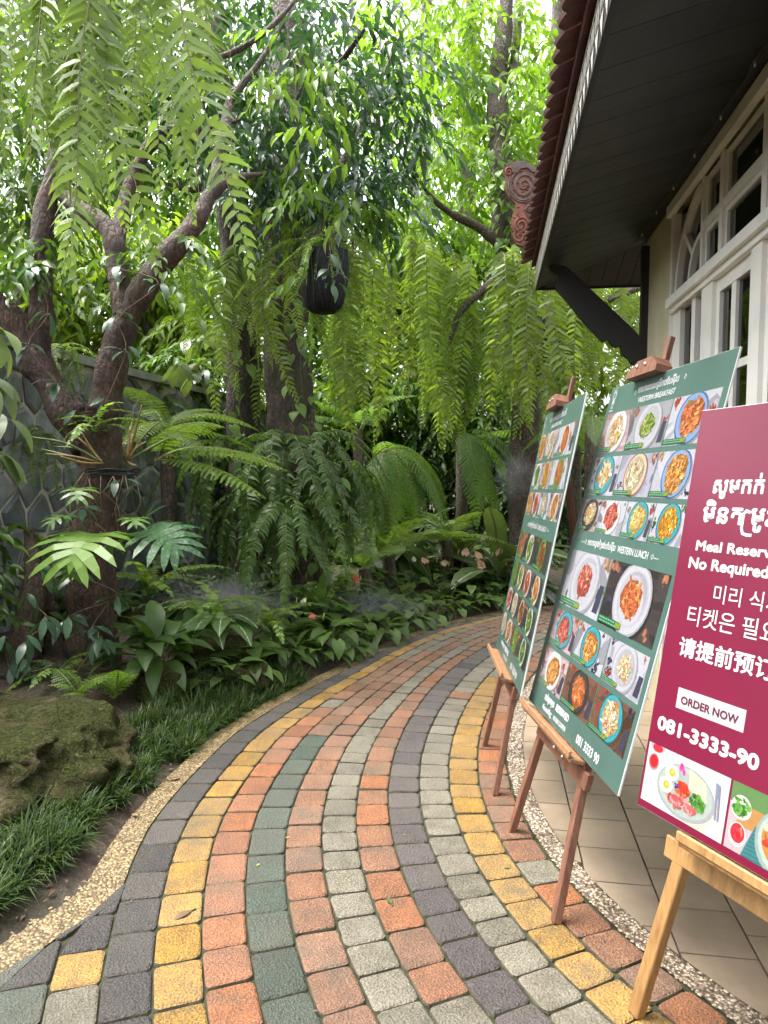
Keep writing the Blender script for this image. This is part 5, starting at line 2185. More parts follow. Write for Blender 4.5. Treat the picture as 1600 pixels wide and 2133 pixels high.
for (i, j), (x, z) in site.items():
    if not (-1.2 < x < 4.0 and 0.02 < z < WH - .02):
        continue
    poly = [(x - .4, z - .4), (x + .4, z - .4), (x + .4, z + .4), (x - .4, z + .4)]
    for di in (-2, -1, 0, 1, 2):
        for dj in (-2, -1, 0, 1, 2):
            q = site.get((i + di, j + dj))
            if q is None or (di == 0 and dj == 0):
                continue
            mx, mz, nx_, nz_ = (x + q[0]) / 2, (z + q[1]) / 2, q[0] - x, q[1] - z
            out = []
            for a, b in zip(poly, poly[1:] + poly[:1]):
                da, db = (a[0] - mx) * nx_ + (a[1] - mz) * nz_, (b[0] - mx) * nx_ + (b[1] - mz) * nz_
                if da <= 0:
                    out.append(a)
                if da * db < 0:
                    t = da / (da - db)
                    out.append((a[0] + (b[0] - a[0]) * t, a[1] + (b[1] - a[1]) * t))
            poly = out
            if len(poly) < 3:
                break
        if len(poly) < 3:
            break
    if len(poly) < 3:
        continue
    poly = [(a, min(max(b, 0.0), WH - .004)) for a, b in poly]
    cx_, cz_ = sum(a for a, b in poly) / len(poly), sum(b for a, b in poly) / len(poly)
    pr = wr.uniform(.012, .035)
    mb = MB()
    rings = []
    for ins, t in ((.014, -.03), (.020, pr * .5 - .02), (.036, pr - .02)):
        for a, b in poly:
            d = math.hypot(a - cx_, b - cz_) or 1
            f = 1 - min(.7, ins / d * 1.3)
            rings.append(wp(cx_ + (a - cx_) * f, cz_ + (b - cz_) * f, t + wr.uniform(-.003, .003)) - loc)
    n = len(poly)
    mb.add(rings, [tuple(range(2 * n, 3 * n))] + [(r * n + k, r * n + (k + 1) % n, (r + 1) * n + (k + 1) % n, (r + 1) * n + k) for r in range(2) for k in range(n)])
    if stones < 300:
        mb.build('stone', M_SLATE, stone_wall)
        stones += 1

# ------------------------------------------------------------------ boulders
def boulder(name, label, c, r, seed, flat=0.5, n=3):
    import bmesh
    g = random.Random(seed)
    me = bpy.data.meshes.new(name)
    bm = bmesh.new()
    bmesh.ops.create_icosphere(bm, subdivisions=n, radius=1.0)
    from mathutils import noise as mn
    off = Vector((seed * 3.1, seed * 1.7, seed * .9))
    for v in bm.verts:
        p = v.co.copy()
        k = 1 + 0.16 * wave3(p.x * 1.3, p.y * 1.3, p.z * 1.3, seed)
        q = p * k
        top = flat + 0.10 * wave3(p.x * 2, p.y * 2, 0, seed + 3)
        if q.z > top:
            q.z = top + (q.z - top) * .12
        # layered ledges with an undercut, then crusty relief
        lay = math.sin(q.z * 11 + 1.5 * wave3(p.x, p.y, 0, seed)) * .035
        f = 1 + lay + .10 * mn.noise(p * 2.6 + off) + .07 * mn.noise(p * 6.1 + off) + .035 * mn.noise(p * 14 + off) + .018 * mn.noise(p * 31 + off)
        if q.z < -.05:
            f *= .86
        q = Vector((q.x * f, q.y * f, q.z + .06 * mn.noise(p * 5.2 + off * 2) + .03 * mn.noise(p * 13 + off)))
        v.co = Vector((q.x * r[0], q.y * r[1], q.z * r[2]))
    bm.to_mesh(me)
    bm.free()
    me.polygons.foreach_set('use_smooth', [True] * len(me.polygons))
    me.materials.append(M_ROCK)
    o = obj(name, me)
    o.location = c
    o.rotation_euler = (0, 0, g.uniform(-.3, .3))
    return tag(o, label, 'rock')


boulder('mossy_rock', 'large flat-topped mossy rock beside the grass, lower left', (-2.12, 3.30, 0.03), (0.94, 0.62, 0.46), 3, 0.62, 6)
boulder('mossy_rock', 'rounded dark boulder touching the yellow pebble border', (-0.95, 4.82, 0.05), (0.20, 0.17, 0.18), 8, 0.6, 4)
boulder('mossy_rock', 'dark squarish stone behind the grass, under the glossy leaves', (-1.42, 4.45, 0.08), (0.17, 0.17, 0.26), 12, 0.6, 4)
boulder('mossy_rock', 'long dark rock under the arching fern', (-1.25, 5.15, 0.10), (0.36, 0.22, 0.24), 15, 0.6, 4)
boulder('mossy_rock', 'flat mossy rock in the shade behind the glossy plant', (-1.75, 5.75, 0.25), (0.42, 0.3, 0.30), 19, 0.5, 4)

# ------------------------------------------------------------------ trees
def base_of(u, v):
    p = on_ground(u, v)
    p.z = ground_z(p.x, p.y) - 0.03
    return p


# the reddish forked tree on the left
T1 = thing('forked_tree', 'thick reddish-brown forked tree on the left, in front of the stone wall', 'tree', base_of(200, 1432))
Y1 = 4.85
A = lambda u, v, d=0.0: at(u, v, Y1 + d)
limb(T1, 'trunk', [A(205, 1470), A(190, 1300), A(200, 1120), A(212, 960), A(195, 860)], [0.21, 0.16, 0.145, 0.14, 0.13], M_BARK_RED, 1, 14, 30)
limb(T1, 'limb', [A(185, 930), A(130, 850, .05), A(75, 745, .1), A(20, 660, .1), A(-90, 560, .0), A(-220, 430, -.1)], [0.11, 0.105, 0.098, 0.09, 0.08, .06], M_BARK_RED, 2, 12, 26)
limb(T1, 'limb', [A(210, 920), A(222, 820, .0), A(245, 720, .0), A(270, 640, .0)], [0.115, 0.108, 0.103, 0.095], M_BARK_RED, 3, 12, 18)
limb(T1, 'limb', [A(262, 665), A(330, 560, .0), A(395, 480, .05), A(440, 405, .2), A(490, 372, .3), A(545, 362, .5)], [0.092, 0.085, 0.07, 0.05, .03, .012], M_BARK_RED, 4, 12, 28)
limb(T1, 'limb', [A(262, 660), A(246, 570, .05), A(228, 480, .1), A(150, 425, .2), A(112, 370, .3), A(118, 290, .4), A(150, 220, .5)], [0.08, 0.072, 0.066, .058, .05, .04, .02], M_BARK_RED, 5, 10, 28)
limb(T1, 'limb', [A(78, 775, .1), A(84, 700, .12), A(86, 640, .15), A(84, 540, .2), A(95, 430, .25), A(120, 330, .3), A(128, 250, .4)], [0.07, 0.085, 0.08, 0.075, .065, .05, .035], M_BARK_RED, 6, 10, 26)
limb(T1, 'limb', [A(240, 520, .2), A(260, 420, .4), A(290, 340, .5), A(340, 275, .5), A(420, 272, .6), A(500, 250, .8)], [0.055, .05, .045, .04, .028, .01], M_BARK_RED, 7, 9, 22)
limb(T1, 'root_stem', [A(40, 1440, -.3), A(55, 1320, -.25), A(70, 1210, -.2), A(60, 1100, -.1)], [0.14, 0.10, 0.07, .03], M_BARK_RED, 8, 10, 18)
limb(T1, 'root_stem', [A(120, 1430, -.1), A(110, 1330, -.05), A(85, 1230, -.02), A(60, 1160, 0.0)], [0.12, .08, .06, .04], M_BARK_RED, 9, 10, 18)
limb(T1, 'branch', [A(440, 405, .2), A(470, 260, .5), A(480, 210, .7), A(540, 130, .9), A(600, 30, 1.2)], [0.045, .038, .032, .022, .012], M_BARK_DARK, 10, 8, 20)
limb(T1, 'branch', [A(395, 120, .6), A(470, 115, .7), A(560, 60, .8), A(640, -30, 1.0)], [0.012, .024, .022, .015], M_BARK_DARK, 11, 8, 18)
crown(T1, [px_cloud(120, 200, 6.6, 260, 200, .7, 170), px_cloud(330, 160, 6.8, 150, 190, .6, 110), px_cloud(60, 420, 6.4, 160, 110, .5, 60), px_cloud(90, 545, 5.0, 95, 60, .2, 22), px_cloud(345, 520, 4.9, 50, 30, .15, 8)], 31, 0.135, 0.40, L_DARK, 9, 0.42)

# the middle tree with rough bark
T2 = thing('rough_barked_tree', 'tall rough-barked tree in the middle, hung with ferns and vines', 'tree', base_of(610, 1262))
Y2 = 7.2
A = lambda u, v, d=0.0: at(u, v, Y2 + d)
limb(T2, 'trunk', [A(628, 1290), A(622, 1120), A(606, 950), A(596, 780), A(590, 600), A(588, 430), A(592, 260, .2), A(604, 60, .4), A(612, -250, .5)], [0.27, .24, .235, .225, .21, .20, .19, .18, .16], M_BARK_DARK, 21, 14, 40)
limb(T2, 'limb', [A(596, 520), A(660, 430, .1), A(720, 330, .2), A(790, 180, .4), A(840, 60, .5)], [0.08, .06, .045, .03, .01], M_BARK_DARK, 22, 9, 22)
limb(T2, 'limb', [A(588, 420), A(520, 380, -.2), A(450, 375, -.4), A(400, 395, -.5), A(340, 380, -.6)], [0.08, .06, .045, .03, .01], M_BARK_DARK, 23, 9, 20)
limb(T2, 'branch', [A(660, 430, .1), A(690, 470, -.4), A(692, 505, -.6)], [0.03, .022, .018], M_BARK_DARK, 24, 7, 12)
limb(T2, 'root_stem', [A(655, 1270, -.1), A(650, 1100, -.15), A(650, 940, -.1), A(640, 760, 0)], [0.08, .07, .06, .04], M_BARK_DARK, 25, 9, 18)
limb(T2, 'branch', [A(592, 260, .2), A(640, 180, -.5), A(700, 140, -.9), A(760, 60, -1.2)], [0.05, .04, .03, .015], M_BARK_DARK, 26, 7, 18)
crown(T2, [px_cloud(540, 330, 5.9, 120, 150, .5, 50), px_cloud(660, 230, 6.3, 200, 190, .7, 85), px_cloud(720, 400, 6.2, 130, 70, .4, 40), px_cloud(600, 60, 6.5, 260, 110, .7, 75),
           px_cloud(830, 240, 6.8, 120, 190, .6, 60), px_cloud(420, 200, 6.2, 90, 160, .5, 30)], 32, 0.135, 0.38, L_BLUE, 9, 0.45, 0.6)
crown(T2, [px_cloud(610, 330, 5.7, 160, 250, .4, 26), px_cloud(740, 440, 6.0, 60, 50, .3, 10), px_cloud(590, 110, 5.8, 100, 40, .3, 8)], 33, 0.15, 0.36, L_BRIGHT, 8, 0.4, 0.9)

# slim dark trunk beside it
T3 = thing('slim_dark_tree', 'slim dark trunk just left of the rough-barked tree', 'tree', base_of(505, 1258))
A = lambda u, v, d=0.0: at(u, v, 7.4 + d)
limb(T3, 'trunk', [A(512, 1290), A(506, 1100), A(500, 900), A(494, 700), A(482, 520), A(470, 360), A(455, 150), A(440, -120)], [0.16, .15, .14, .13, .12, .11, .09, .07], M_BARK_DARK, 31, 12, 34)
limb(T3, 'trunk', [A(532, 1290, .2), A(528, 1000, .2), A(524, 760, .2), A(528, 560, .2), A(545, 420, .3), A(560, 250, .4)], [0.10, .095, .09, .085, .075, .05], M_BARK_DARK, 32, 10, 28)
crown(T3, [px_cloud(430, 250, 7.9, 110, 130, .4, 50)], 34, 0.12, 0.4, L_MID, 9, 0.4)

# right trunk beyond the bend of the path
T4 = thing('fern_hung_tree', 'dark leaning trunk beyond the bend, curtained with hanging ferns', 'tree', base_of(1088, 1262))
A = lambda u, v, d=0.0: at(u, v, 8.3 + d)
limb(T4, 'trunk', [A(1086, 1300), A(1092, 1150), A(1090, 1000), A(1096, 850), A(1110, 700), A(1085, 590), A(1050, 500), A(1042, 330, .2), A(1036, 180, .4), A(1050, 60, .6), A(1065, -120, .8)],
     [0.19, .18, .17, .16, .15, .14, .125, .12, .12, .10, .07], M_BARK_DARK, 41, 12, 44)
limb(T4, 'limb', [A(1055, 520), A(1000, 475), A(940, 445, -.1), A(890, 400, -.2), A(850, 330, -.3)], [0.08, .055, .04, .025, .006], M_BARK_DARK, 42, 9, 20)
limb(T4, 'limb', [A(1100, 780), A(1160, 690), A(1230, 640, .2), A(1330, 600, .3)], [0.09, .075, .06, .04], M_BARK_DARK, 43, 9, 20)
limb(T4, 'limb', [A(1036, 200, .4), A(1070, 140, .6), A(1080, 0, .9)], [0.07, .06, .05], M_BARK_PALE, 44, 9, 14)
limb(T4, 'limb', [A(1060, 560), A(1010, 600, -.2), A(960, 650, -.3), A(935, 720, -.3)], [0.06, .045, .04, .02], M_BARK_DARK, 45, 8, 18)
crown(T4, [px_cloud(1040, 210, 8.9, 150, 190, .8, 110), px_cloud(1070, 410, 8.8, 100, 100, .5, 70), px_cloud(930, 330, 8.6, 120, 150, .6, 60), px_cloud(960, 60, 9.2, 200, 120, .8, 70)], 35, 0.15, 0.42, L_BRIGHT, 9, 0.45)

# back row
def back_tree(label, u, v0, v1, Y, r, lean, bark, clouds, seed, leaf, mat, name='tall_tree', droop=0.5, aspect=0.42, per=9):
    b = at(u, 965, Y)
    b.z = 0.0
    t = thing(name, label, 'tree', (b.x, b.y, -0.1), 'trees behind the garden')
    P = [Vector((b.x, b.y, -0.1))]
    for k in range(1, 5):
        q = at(u + lean * k / 4, v0 + (v1 - v0) * k / 4, Y)
        P.append(q)
    limb(t, 'trunk', P, [r, r * .9, r * .8, r * .7, r * .55], bark, seed, 10, 26)
    crown(t, clouds, seed, leaf, aspect, mat, per, 0.5, droop)
    return t


back_tree('pale straight trunk rising behind the rough-barked tree', 600, 900, -160, 11.5, 0.26, 10, M_BARK_PALE,
          [px_cloud(600, 150, 11.8, 230, 220, .9, 150), px_cloud(450, 60, 12.2, 200, 160, .9, 100)], 51, 0.19, L_MID)
back_tree('slender pale trunk close to the eave, top right of the garden', 1140, 900, -160, 11, 0.13, 25, M_BARK_PALE,
          [px_cloud(1150, 230, 11.3, 100, 260, .8, 170), px_cloud(1090, 520, 11.6, 200, 160, .8, 170)], 52, 0.17, L_BRIGHT)
back_tree('thin grey double trunk between the canopy leaves, upper centre right', 965, 900, -160, 12.5, 0.16, 20, M_BARK_PALE,
          [px_cloud(930, 220, 12.8, 170, 240, .9, 150), px_cloud(840, 120, 12.5, 130, 150, .9, 90)], 53, 0.18, L_BRIGHT)
back_tree('lime-leaved tree glowing behind the middle trunks', 730, 900, 300, 11.0, 0.12, -30, M_BARK_DARK,
          [px_cloud(690, 620, 11.2, 230, 210, .8, 420), px_cloud(860, 560, 11.6, 180, 200, .8, 300), px_cloud(760, 820, 10.8, 180, 110, .5, 170)], 54, 0.20, L_BRIGHT)
back_tree('lime-leaved tree behind the right hanging ferns', 1180, 900, 420, 11.8, 0.12, 20, M_BARK_DARK,
          [px_cloud(1180, 650, 11.9, 190, 200, .8, 330), px_cloud(1010, 680, 11.9, 170, 180, .8, 240), px_cloud(1260, 900, 11.2, 200, 140, .6, 130)], 55, 0.20, L_LIME)
back_tree('broad bright shrub-tree behind the stone wall, far left', 60, 900, 560, 8.6, 0.10, -20, M_BARK_PALE,
          [px_cloud(40, 600, 8.8, 230, 170, .6, 230), px_cloud(30, 760, 8.6, 190, 80, .4, 90)], 56, 0.20, L_LIME, 'shrub_tree', 0.5, 0.34)
back_tree('broad bright shrub-tree behind the wall between the forked limbs', 300, 900, 520, 9.4, 0.10, 15, M_BARK_PALE,
          [px_cloud(300, 620, 9.5, 200, 150, .6, 260), px_cloud(420, 690, 9.6, 120, 120, .5, 130), px_cloud(200, 500, 9.6, 220, 120, .6, 150)], 57, 0.21, L_LIME, 'shrub_tree', 0.5, 0.32)
back_tree('green tree filling the gaps above the wall, upper left', 240, 900, 60, 12.5, 0.16, 30, M_BARK_DARK,
          [px_cloud(180, 330, 12.8, 320, 220, 1.0, 360), px_cloud(420, 420, 12.8, 160, 200, .9, 220), px_cloud(100, 60, 13, 350, 150, 1, 200)], 58, 0.20, L_BRIGHT)
back_tree('distant hazy tree showing through the canopy gaps', 860, 900, 0, 19, 0.25, 30, M_BARK_PALE,
          [px_cloud(760, 330, 19.5, 330, 260, 1.6, 210), px_cloud(1060, 300, 20, 190, 300, 1.6, 180)], 59, 0.26, L_BRIGHT)

back_tree('backdrop tree coloured dark for shade, closing the view at the back, centre', 780, 960, 760, 13.2, 0.14, 10, M_BARK_DARK,
          [px_cloud(640, 1010, 13.3, 260, 170, .7, 420), px_cloud(900, 1010, 13.5, 220, 170, .7, 380)], 48, 0.22, L_DARK, 'backdrop_tree')  # dark leaves paint the shade that closes the far view
back_tree('backdrop tree coloured dark for shade, closing the view at the back, right', 1180, 960, 760, 13.2, 0.14, 10, M_BARK_DARK,
          [px_cloud(1120, 1000, 13.4, 230, 180, .7, 420), px_cloud(1330, 950, 13.2, 160, 200, .7, 200)], 49, 0.22, L_DARK, 'backdrop_tree')

# shrubs that close the back of the beds; dark leaf colour stands in for shade
def shrub(label, clouds, seed, leaf, mat, base, aspect=0.4, droop=0.4, twig=0.35, per=9, name='shade_shrub'):
    t = thing(name, label, 'shrub', base)
    limb(t, 'stem', [Vector(base), Vector(base) + Vector((.03, 0, .5)), Vector(base) + Vector((-.02, .03, 1.0))], [.035, .03, .02], M_BARK_DARK, seed, 7, 10)
    crown(t, clouds, seed, leaf, aspect, mat, per, twig, droop, 'foliage')
    return t


shrub('backdrop shrub coloured dark for the deep shade behind the tree fern', [px_cloud(860, 1000, 10.6, 190, 120, .5, 260), px_cloud(700, 1050, 10.2, 160, 140, .5, 220)], 61, 0.15, L_DARK, at(840, 1170, 10.7))
shrub('backdrop shrub coloured dark for the shade behind the right trunk and menu boards', [px_cloud(1130, 1050, 10.4, 200, 190, .5, 330)], 62, 0.15, L_DARK, at(1150, 1170, 10.5))
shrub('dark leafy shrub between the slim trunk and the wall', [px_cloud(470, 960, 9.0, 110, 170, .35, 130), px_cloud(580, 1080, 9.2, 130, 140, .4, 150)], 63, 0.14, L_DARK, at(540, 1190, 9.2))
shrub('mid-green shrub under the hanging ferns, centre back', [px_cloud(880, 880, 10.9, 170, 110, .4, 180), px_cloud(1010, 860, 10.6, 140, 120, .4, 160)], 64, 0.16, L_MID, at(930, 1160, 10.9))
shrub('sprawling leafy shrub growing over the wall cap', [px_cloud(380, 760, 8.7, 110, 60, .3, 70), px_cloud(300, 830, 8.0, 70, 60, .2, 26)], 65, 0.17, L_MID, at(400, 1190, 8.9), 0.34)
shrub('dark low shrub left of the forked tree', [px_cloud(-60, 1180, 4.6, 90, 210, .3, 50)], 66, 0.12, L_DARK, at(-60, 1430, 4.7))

# ------------------------------------------------------------------ ferns
L_FERN_YEL = mat_leaf('sunlit_fern_leaf', (0.12, 0.19, 0.03), (0.25, 0.34, 0.075), 0.5, None, 0.4, 0.35, 0.4)  # lighter, yellower fern green with the sunlight put into the colour
FR = [L_FERN, L_RACHIS]
FRL = [L_FERN_LIT, L_RACHIS]
FRD = [L_FERN_DARK, L_RACHIS]
hang_m = [frond_mesh('frond', 1.0, 0.092, 40, a0, k, FR, 100 + i, dr, .32, .60, sd) for i, (a0, k, dr, sd) in enumerate(((35, .16, .25, .1), (10, .13, .3, -.2), (55, .2, .22, .2), (-20, .1, .28, 0), (25, .22, .25, -.1), (40, .3, .2, .3), (0, .12, .4, -.3), (60, .15, .3, .15)))]
hang_big = [frond_mesh('frond', 1.0, 0.098, 34, a0, k, [L_FERN_YEL, L_RACHIS], 110 + i, dr, .36, .60, sd, twist=.3) for i, (a0, k, dr, sd) in enumerate(((10, .08, .14, .08), (-15, .07, .18, -.12), (25, .09, .12, .12), (-30, .07, .16, 0), (0, .08, .2, .2)))]
hang_lit = [frond_mesh('frond', 1.0, 0.100, 36, a0, k, FRL, 120 + i, dr, .46, .52, sd, twist=.2) for i, (a0, k, dr, sd) in enumerate(((-35, .10, .18, .06), (-50, .10, .24, -.1), (-20, .12, .15, .1), (-45, .08, .2, 0), (-30, .15, .14, .16), (-55, .1, .28, -.16)))]
hang_dark = [frond_mesh('frond', 1.0, 0.10, 38, a0, k, FRD, 140 + i, dr, .25, .85, sd) for i, (a0, k, dr, sd) in enumerate(((50, .28, .35, .1), (30, .22, .4, -.1), (65, .32, .35, 0), (15, .2, .4, .1)))]
arch_m = [frond_mesh('frond', 0.8, 0.085, 34, a0, k, FR, 160 + i, .22, .3, .85, sd, -60) for i, (a0, k, sd) in enumerate(((60, .45, .1), (45, .5, -.2), (70, .4, .2), (35, .6, 0)))]
tree_m = [frond2_mesh('frond', 1.3, 0.30, 26, 13, a0, k, [L_BRACKEN, L_RACHIS], 180 + i, .4) for i, (a0, k) in enumerate(((45, .75), (25, .8), (60, .7), (10, .9)))]
tree_l = [frond2_mesh('frond', 1.3, 0.22, 28, 12, a0, k, [L_BRACKEN, L_RACHIS], 195 + i, .5, -82.0) for i, (a0, k) in enumerate(((35, .42), (10, .5), (50, .4), (-10, .5)))]
tree_d = [frond2_mesh('frond', 1.0, 0.20, 24, 11, a0, k, [L_FERN, L_RACHIS], 190 + i, .3) for i, (a0, k) in enumerate(((30, .8), (10, .9), (50, .7)))]


def hanging_fern(label, loc, meshes, n, seed, s, az=(0, 2 * PI), tilt=(-.1, .3), group='hanging ferns', spread=0.10, name='hanging_fern'):
    return rosette(name, label, 'fern', loc, meshes, n, seed, s, tilt, az, 'frond', group, spread)


# big fronds hanging into the picture at the upper left
def near_fern(label, u, v, Y, fr, seed):
    """fr: list of (du pixels, az, length)"""
    p = at(u, v, Y)
    root = thing('hanging_fern', label, 'fern', p, 'hanging ferns')
    g = random.Random(seed)
    for du, dv, az, ln in fr:
        q = at(u + du, v + dv, Y + g.uniform(-.15, .15)) - p
        place(g.choice(hang_lit), 'frond', root, q, az, g.uniform(-.05, .05), g.uniform(-.15, .15), ln * 1.0)
    return root


H = -PI / 2
near_fern('pale long fronds of the fern hanging at the top left corner', 20, -230, 2.75, [(-70, 0, H + .3, 1.15), (10, 20, H - .2, 1.42), (60, 10, H + .5, 1.0), (-20, -60, H - .5, 1.1), (110, 0, H + 1.0, .95), (-120, 40, H - .3, 1.2), (40, 60, H - .9, .8), (-50, 10, H + .1, 1.3), (80, 30, H - .2, 1.15), (130, -20, H + .2, 1.05), (-20, 30, H + .1, 1.5), (-95, 0, H, 1.35), (55, 0, H + .15, 1.3)], 1)
near_fern('pale fern with the longest frond, hanging before the forked limb', 215, -240, 2.65, [(-20, 0, H - .15, 1.62), (10, 30, H + .35, 1.35), (-60, 20, H - .6, 1.12), (60, -20, H + .8, 1.2), (-90, 0, H + .1, .9), (30, 60, H + .1, 1.05), (-45, 30, H + .2, 1.25), (55, 20, H - .2, 1.1), (85, 0, H + .2, .95), (5, -10, H - .05, 1.5), (-70, 20, H + .15, 1.2)], 2)
near_fern('pale fern fronds hanging third from the left, over the right limb', 385, -230, 2.8, [(0, 0, H + .05, 1.5), (-60, 0, H + .5, 1.0), (40, 20, H - .4, 1.25), (-30, 40, H - .7, .9), (20, -60, H + .9, 1.3), (-100, 20, H - .1, .85), (-75, 10, H + .2, 1.1), (25, 30, H + .25, 1.2)], 3)

# hanging sack pot and its fern
pot_at = at(680, 585, 5.7)
pot = thing('hanging_pot', 'black ribbed sack pot hanging from the middle tree', 'plant pot', pot_at)
mb = MB()
prof = [(.02, -.25), (.09, -.245), (.14, -.20), (.158, -.10), (.158, .02), (.15, .14), (.14, .24), (.128, .245), (.12, .17)]
n = 22
V, Fc = [], []
for i, (r, z) in enumerate(prof):
    for j in range(n):
        a = 2 * PI * j / n
        rr = r * (1 + (.05 if j % 2 else -.03) + .05 * math.sin(3 * a + z * 6) + .03 * math.sin(7 * a - z * 17))
        V.append((math.cos(a) * rr + .02 * math.sin(z * 7), math.sin(a) * rr, z + .012 * math.sin(4 * a) * (1 if i > 4 else 0)))
for i in range(len(prof) - 1):
    for j in range(n):
        Fc.append((i * n + j, i * n + (j + 1) % n, (i + 1) * n + (j + 1) % n, (i + 1) * n + j))
Fc.append(tuple(range(n - 1, -1, -1)))
mb.add(V, Fc)
mb.build('pot_wall', M_PLASTIC, pot, True)
mb = MB()
mb.tube([(0, 0, .16), (0, 0, .2)], [.12, .12], 12)
mb.build('soil_plug', M_SOIL, pot)
for a in (0.4, 2.5, 4.6):
    mb = MB()
    mb.tube([(math.cos(a) * .13, math.sin(a) * .13, .24), (math.cos(a) * .07, math.sin(a) * .07, .48), (0, 0, .62)], .003, 5)
    mb.build('hanger_wire', M_CABLE, pot)
hanging_fern('fern spilling from the black sack pot', pot_at + Vector((0, 0, .24)), hang_m, 15, 5, (.5, 1.1), (.1 * PI, 1.25 * PI), spread=.08, tilt=(-.1, .6))
hanging_fern('short fern fronds drooping over the front of the sack pot', pot_at + Vector((0, -.02, .25)), hang_m, 9, 6, (.28, .62), (1.0 * PI, 2.0 * PI), (-.1, .5), spread=.09)
g = random.Random(77)
for k in range(14):                                    # netting strands round the sack
    a = k / 14 * 2 * PI
    mb = MB()
    pr_ = [(r_, z_) for r_, z_ in prof[1:7]]
    mb.tube([(math.cos(a + .25 * math.sin(z_ * 9 + k)) * (r_ * 1.09) + .02 * math.sin(z_ * 7), math.sin(a + .25 * math.sin(z_ * 9 + k)) * r_ * 1.09, z_) for r_, z_ in pr_], .0028, 4)
    mb.build('net_strand', M_CABLE, pot, True)
for k in range(3):
    mb = MB()
    for j in range(14):
        a, l = g.uniform(0, 6.28), g.uniform(.12, .4)
        mb.tube([(0, 0, 0), (math.cos(a) * l * .4, math.sin(a) * l * .4, .12), (math.cos(a) * l, math.sin(a) * l, g.uniform(-.15, .12))], .0016, 3, 0, .5, False)
    mb.build('dry_stalk', L_ROOT, pot).location = (0, 0, .25)

CURTAIN = [
    ('fern hanging left of the sack pot, before the rough trunk', 560, 520, 6.7, 9, .9, 1.5),
    ('fern hanging between the slim trunk and the rough trunk', 505, 540, 6.9, 11, 1.0, 1.55),
    ('fern hanging right of the sack pot, long narrow fronds', 770, 545, 7.4, 15, 1.1, 1.9),
    ('bright fern clump high in the centre of the fern curtain', 850, 520, 8.0, 18, 1.2, 2.1),
    ('fern clump in the fern curtain below the bare branch', 940, 560, 8.2, 17, 1.1, 2.0),
    ('fern clump hanging low in the centre of the curtain', 720, 690, 8.0, 13, .9, 1.5),
    ('fern clump hanging behind, right of the curtain centre', 900, 660, 8.8, 16, 1.0, 1.8),
    ('fern clump hanging left of the leaning trunk', 1000, 640, 8.6, 15, 1.0, 1.8),
    ('large bright fern under the eave corner, with the longest hanging fronds', 1072, 545, 7.5, 18, 1.4, 2.05),
    ('fern clump just right of the eave corner fern', 1130, 590, 7.8, 15, 1.2, 1.8),
    ('fern clump hanging under the eave, behind the farthest board', 1190, 605, 8.0, 14, 1.1, 1.7),
    ('fern clump under the eave beside the carved bracket', 1255, 600, 8.3, 14, 1.0, 1.6),
    ('fern clump half hidden behind the black bracket', 1320, 610, 8.8, 12, 1.0, 1.7),
    ('small fern hanging behind the left limb of the forked tree', 350, 560, 7.3, 9, .8, 1.2),
    ('fern hanging high behind the sack pot', 660, 420, 8.4, 10, .8, 1.3),
    ('fern clump hanging below the bare branch, in shade', 960, 760, 8.5, 11, .7, 1.2),
]
for i, (lab, u, v, Y, n, s0, s1) in enumerate(CURTAIN):
    # most fronds hang with their flat side to the light and the path
    root = thing('hanging_fern', lab, 'fern', at(u, v, Y), 'hanging ferns')
    gg = random.Random(300 + i)
    big = i not in (5, 7, 13, 15)
    for k in range(int(n * (1.0 if big else 1.2))):
        az = gg.choice((-PI / 2, -PI / 2, PI / 2)) + gg.gauss(0, .45)
        place(gg.choice(hang_big if big else hang_m), 'frond', root, (gg.uniform(-.26, .26), gg.uniform(-.15, .15), gg.uniform(-.05, .18)), az, gg.uniform(-.25, .12), gg.uniform(-.15, .15), gg.uniform(s0 * .75, s1 * 1.08))

# dark ferns on the middle trunks, below a dark rim of roots
rim = at(612, 925, 6.95)
rimo = thing('root_collar', 'dark collar of matted roots round the middle trunk', 'root mass', rim)
mb = MB()
for k in range(60):
    a, r = g.uniform(0, 6.28), g.uniform(.24, .38)
    p = Vector((math.cos(a) * r, math.sin(a) * r * .8, g.uniform(-.08, .08)))
    q = p + Vector((-math.sin(a), math.cos(a), g.uniform(-.6, .2))) * g.uniform(.1, .25)
    mb.tube([p, (p + q) / 2 + Vector((0, 0, g.uniform(-.03, .03))), q], g.uniform(.006, .016), 5)
mb.build('root_mat', M_BARK_DARK, rimo, True)
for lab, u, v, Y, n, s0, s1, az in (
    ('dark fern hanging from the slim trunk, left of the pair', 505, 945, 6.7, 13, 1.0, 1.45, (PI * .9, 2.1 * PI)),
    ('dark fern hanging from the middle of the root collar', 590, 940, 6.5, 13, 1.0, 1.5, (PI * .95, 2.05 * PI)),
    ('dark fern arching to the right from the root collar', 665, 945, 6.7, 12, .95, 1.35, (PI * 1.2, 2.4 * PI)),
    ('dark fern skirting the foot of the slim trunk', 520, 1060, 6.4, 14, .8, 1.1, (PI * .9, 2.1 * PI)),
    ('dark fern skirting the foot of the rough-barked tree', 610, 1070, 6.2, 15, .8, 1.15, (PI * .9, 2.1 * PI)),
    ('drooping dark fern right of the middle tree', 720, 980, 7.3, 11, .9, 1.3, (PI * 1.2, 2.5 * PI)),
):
    hanging_fern(lab, at(u, v, Y), hang_dark, n, int(u), (s0, s1), az, (-.2, .3), spread=.1)

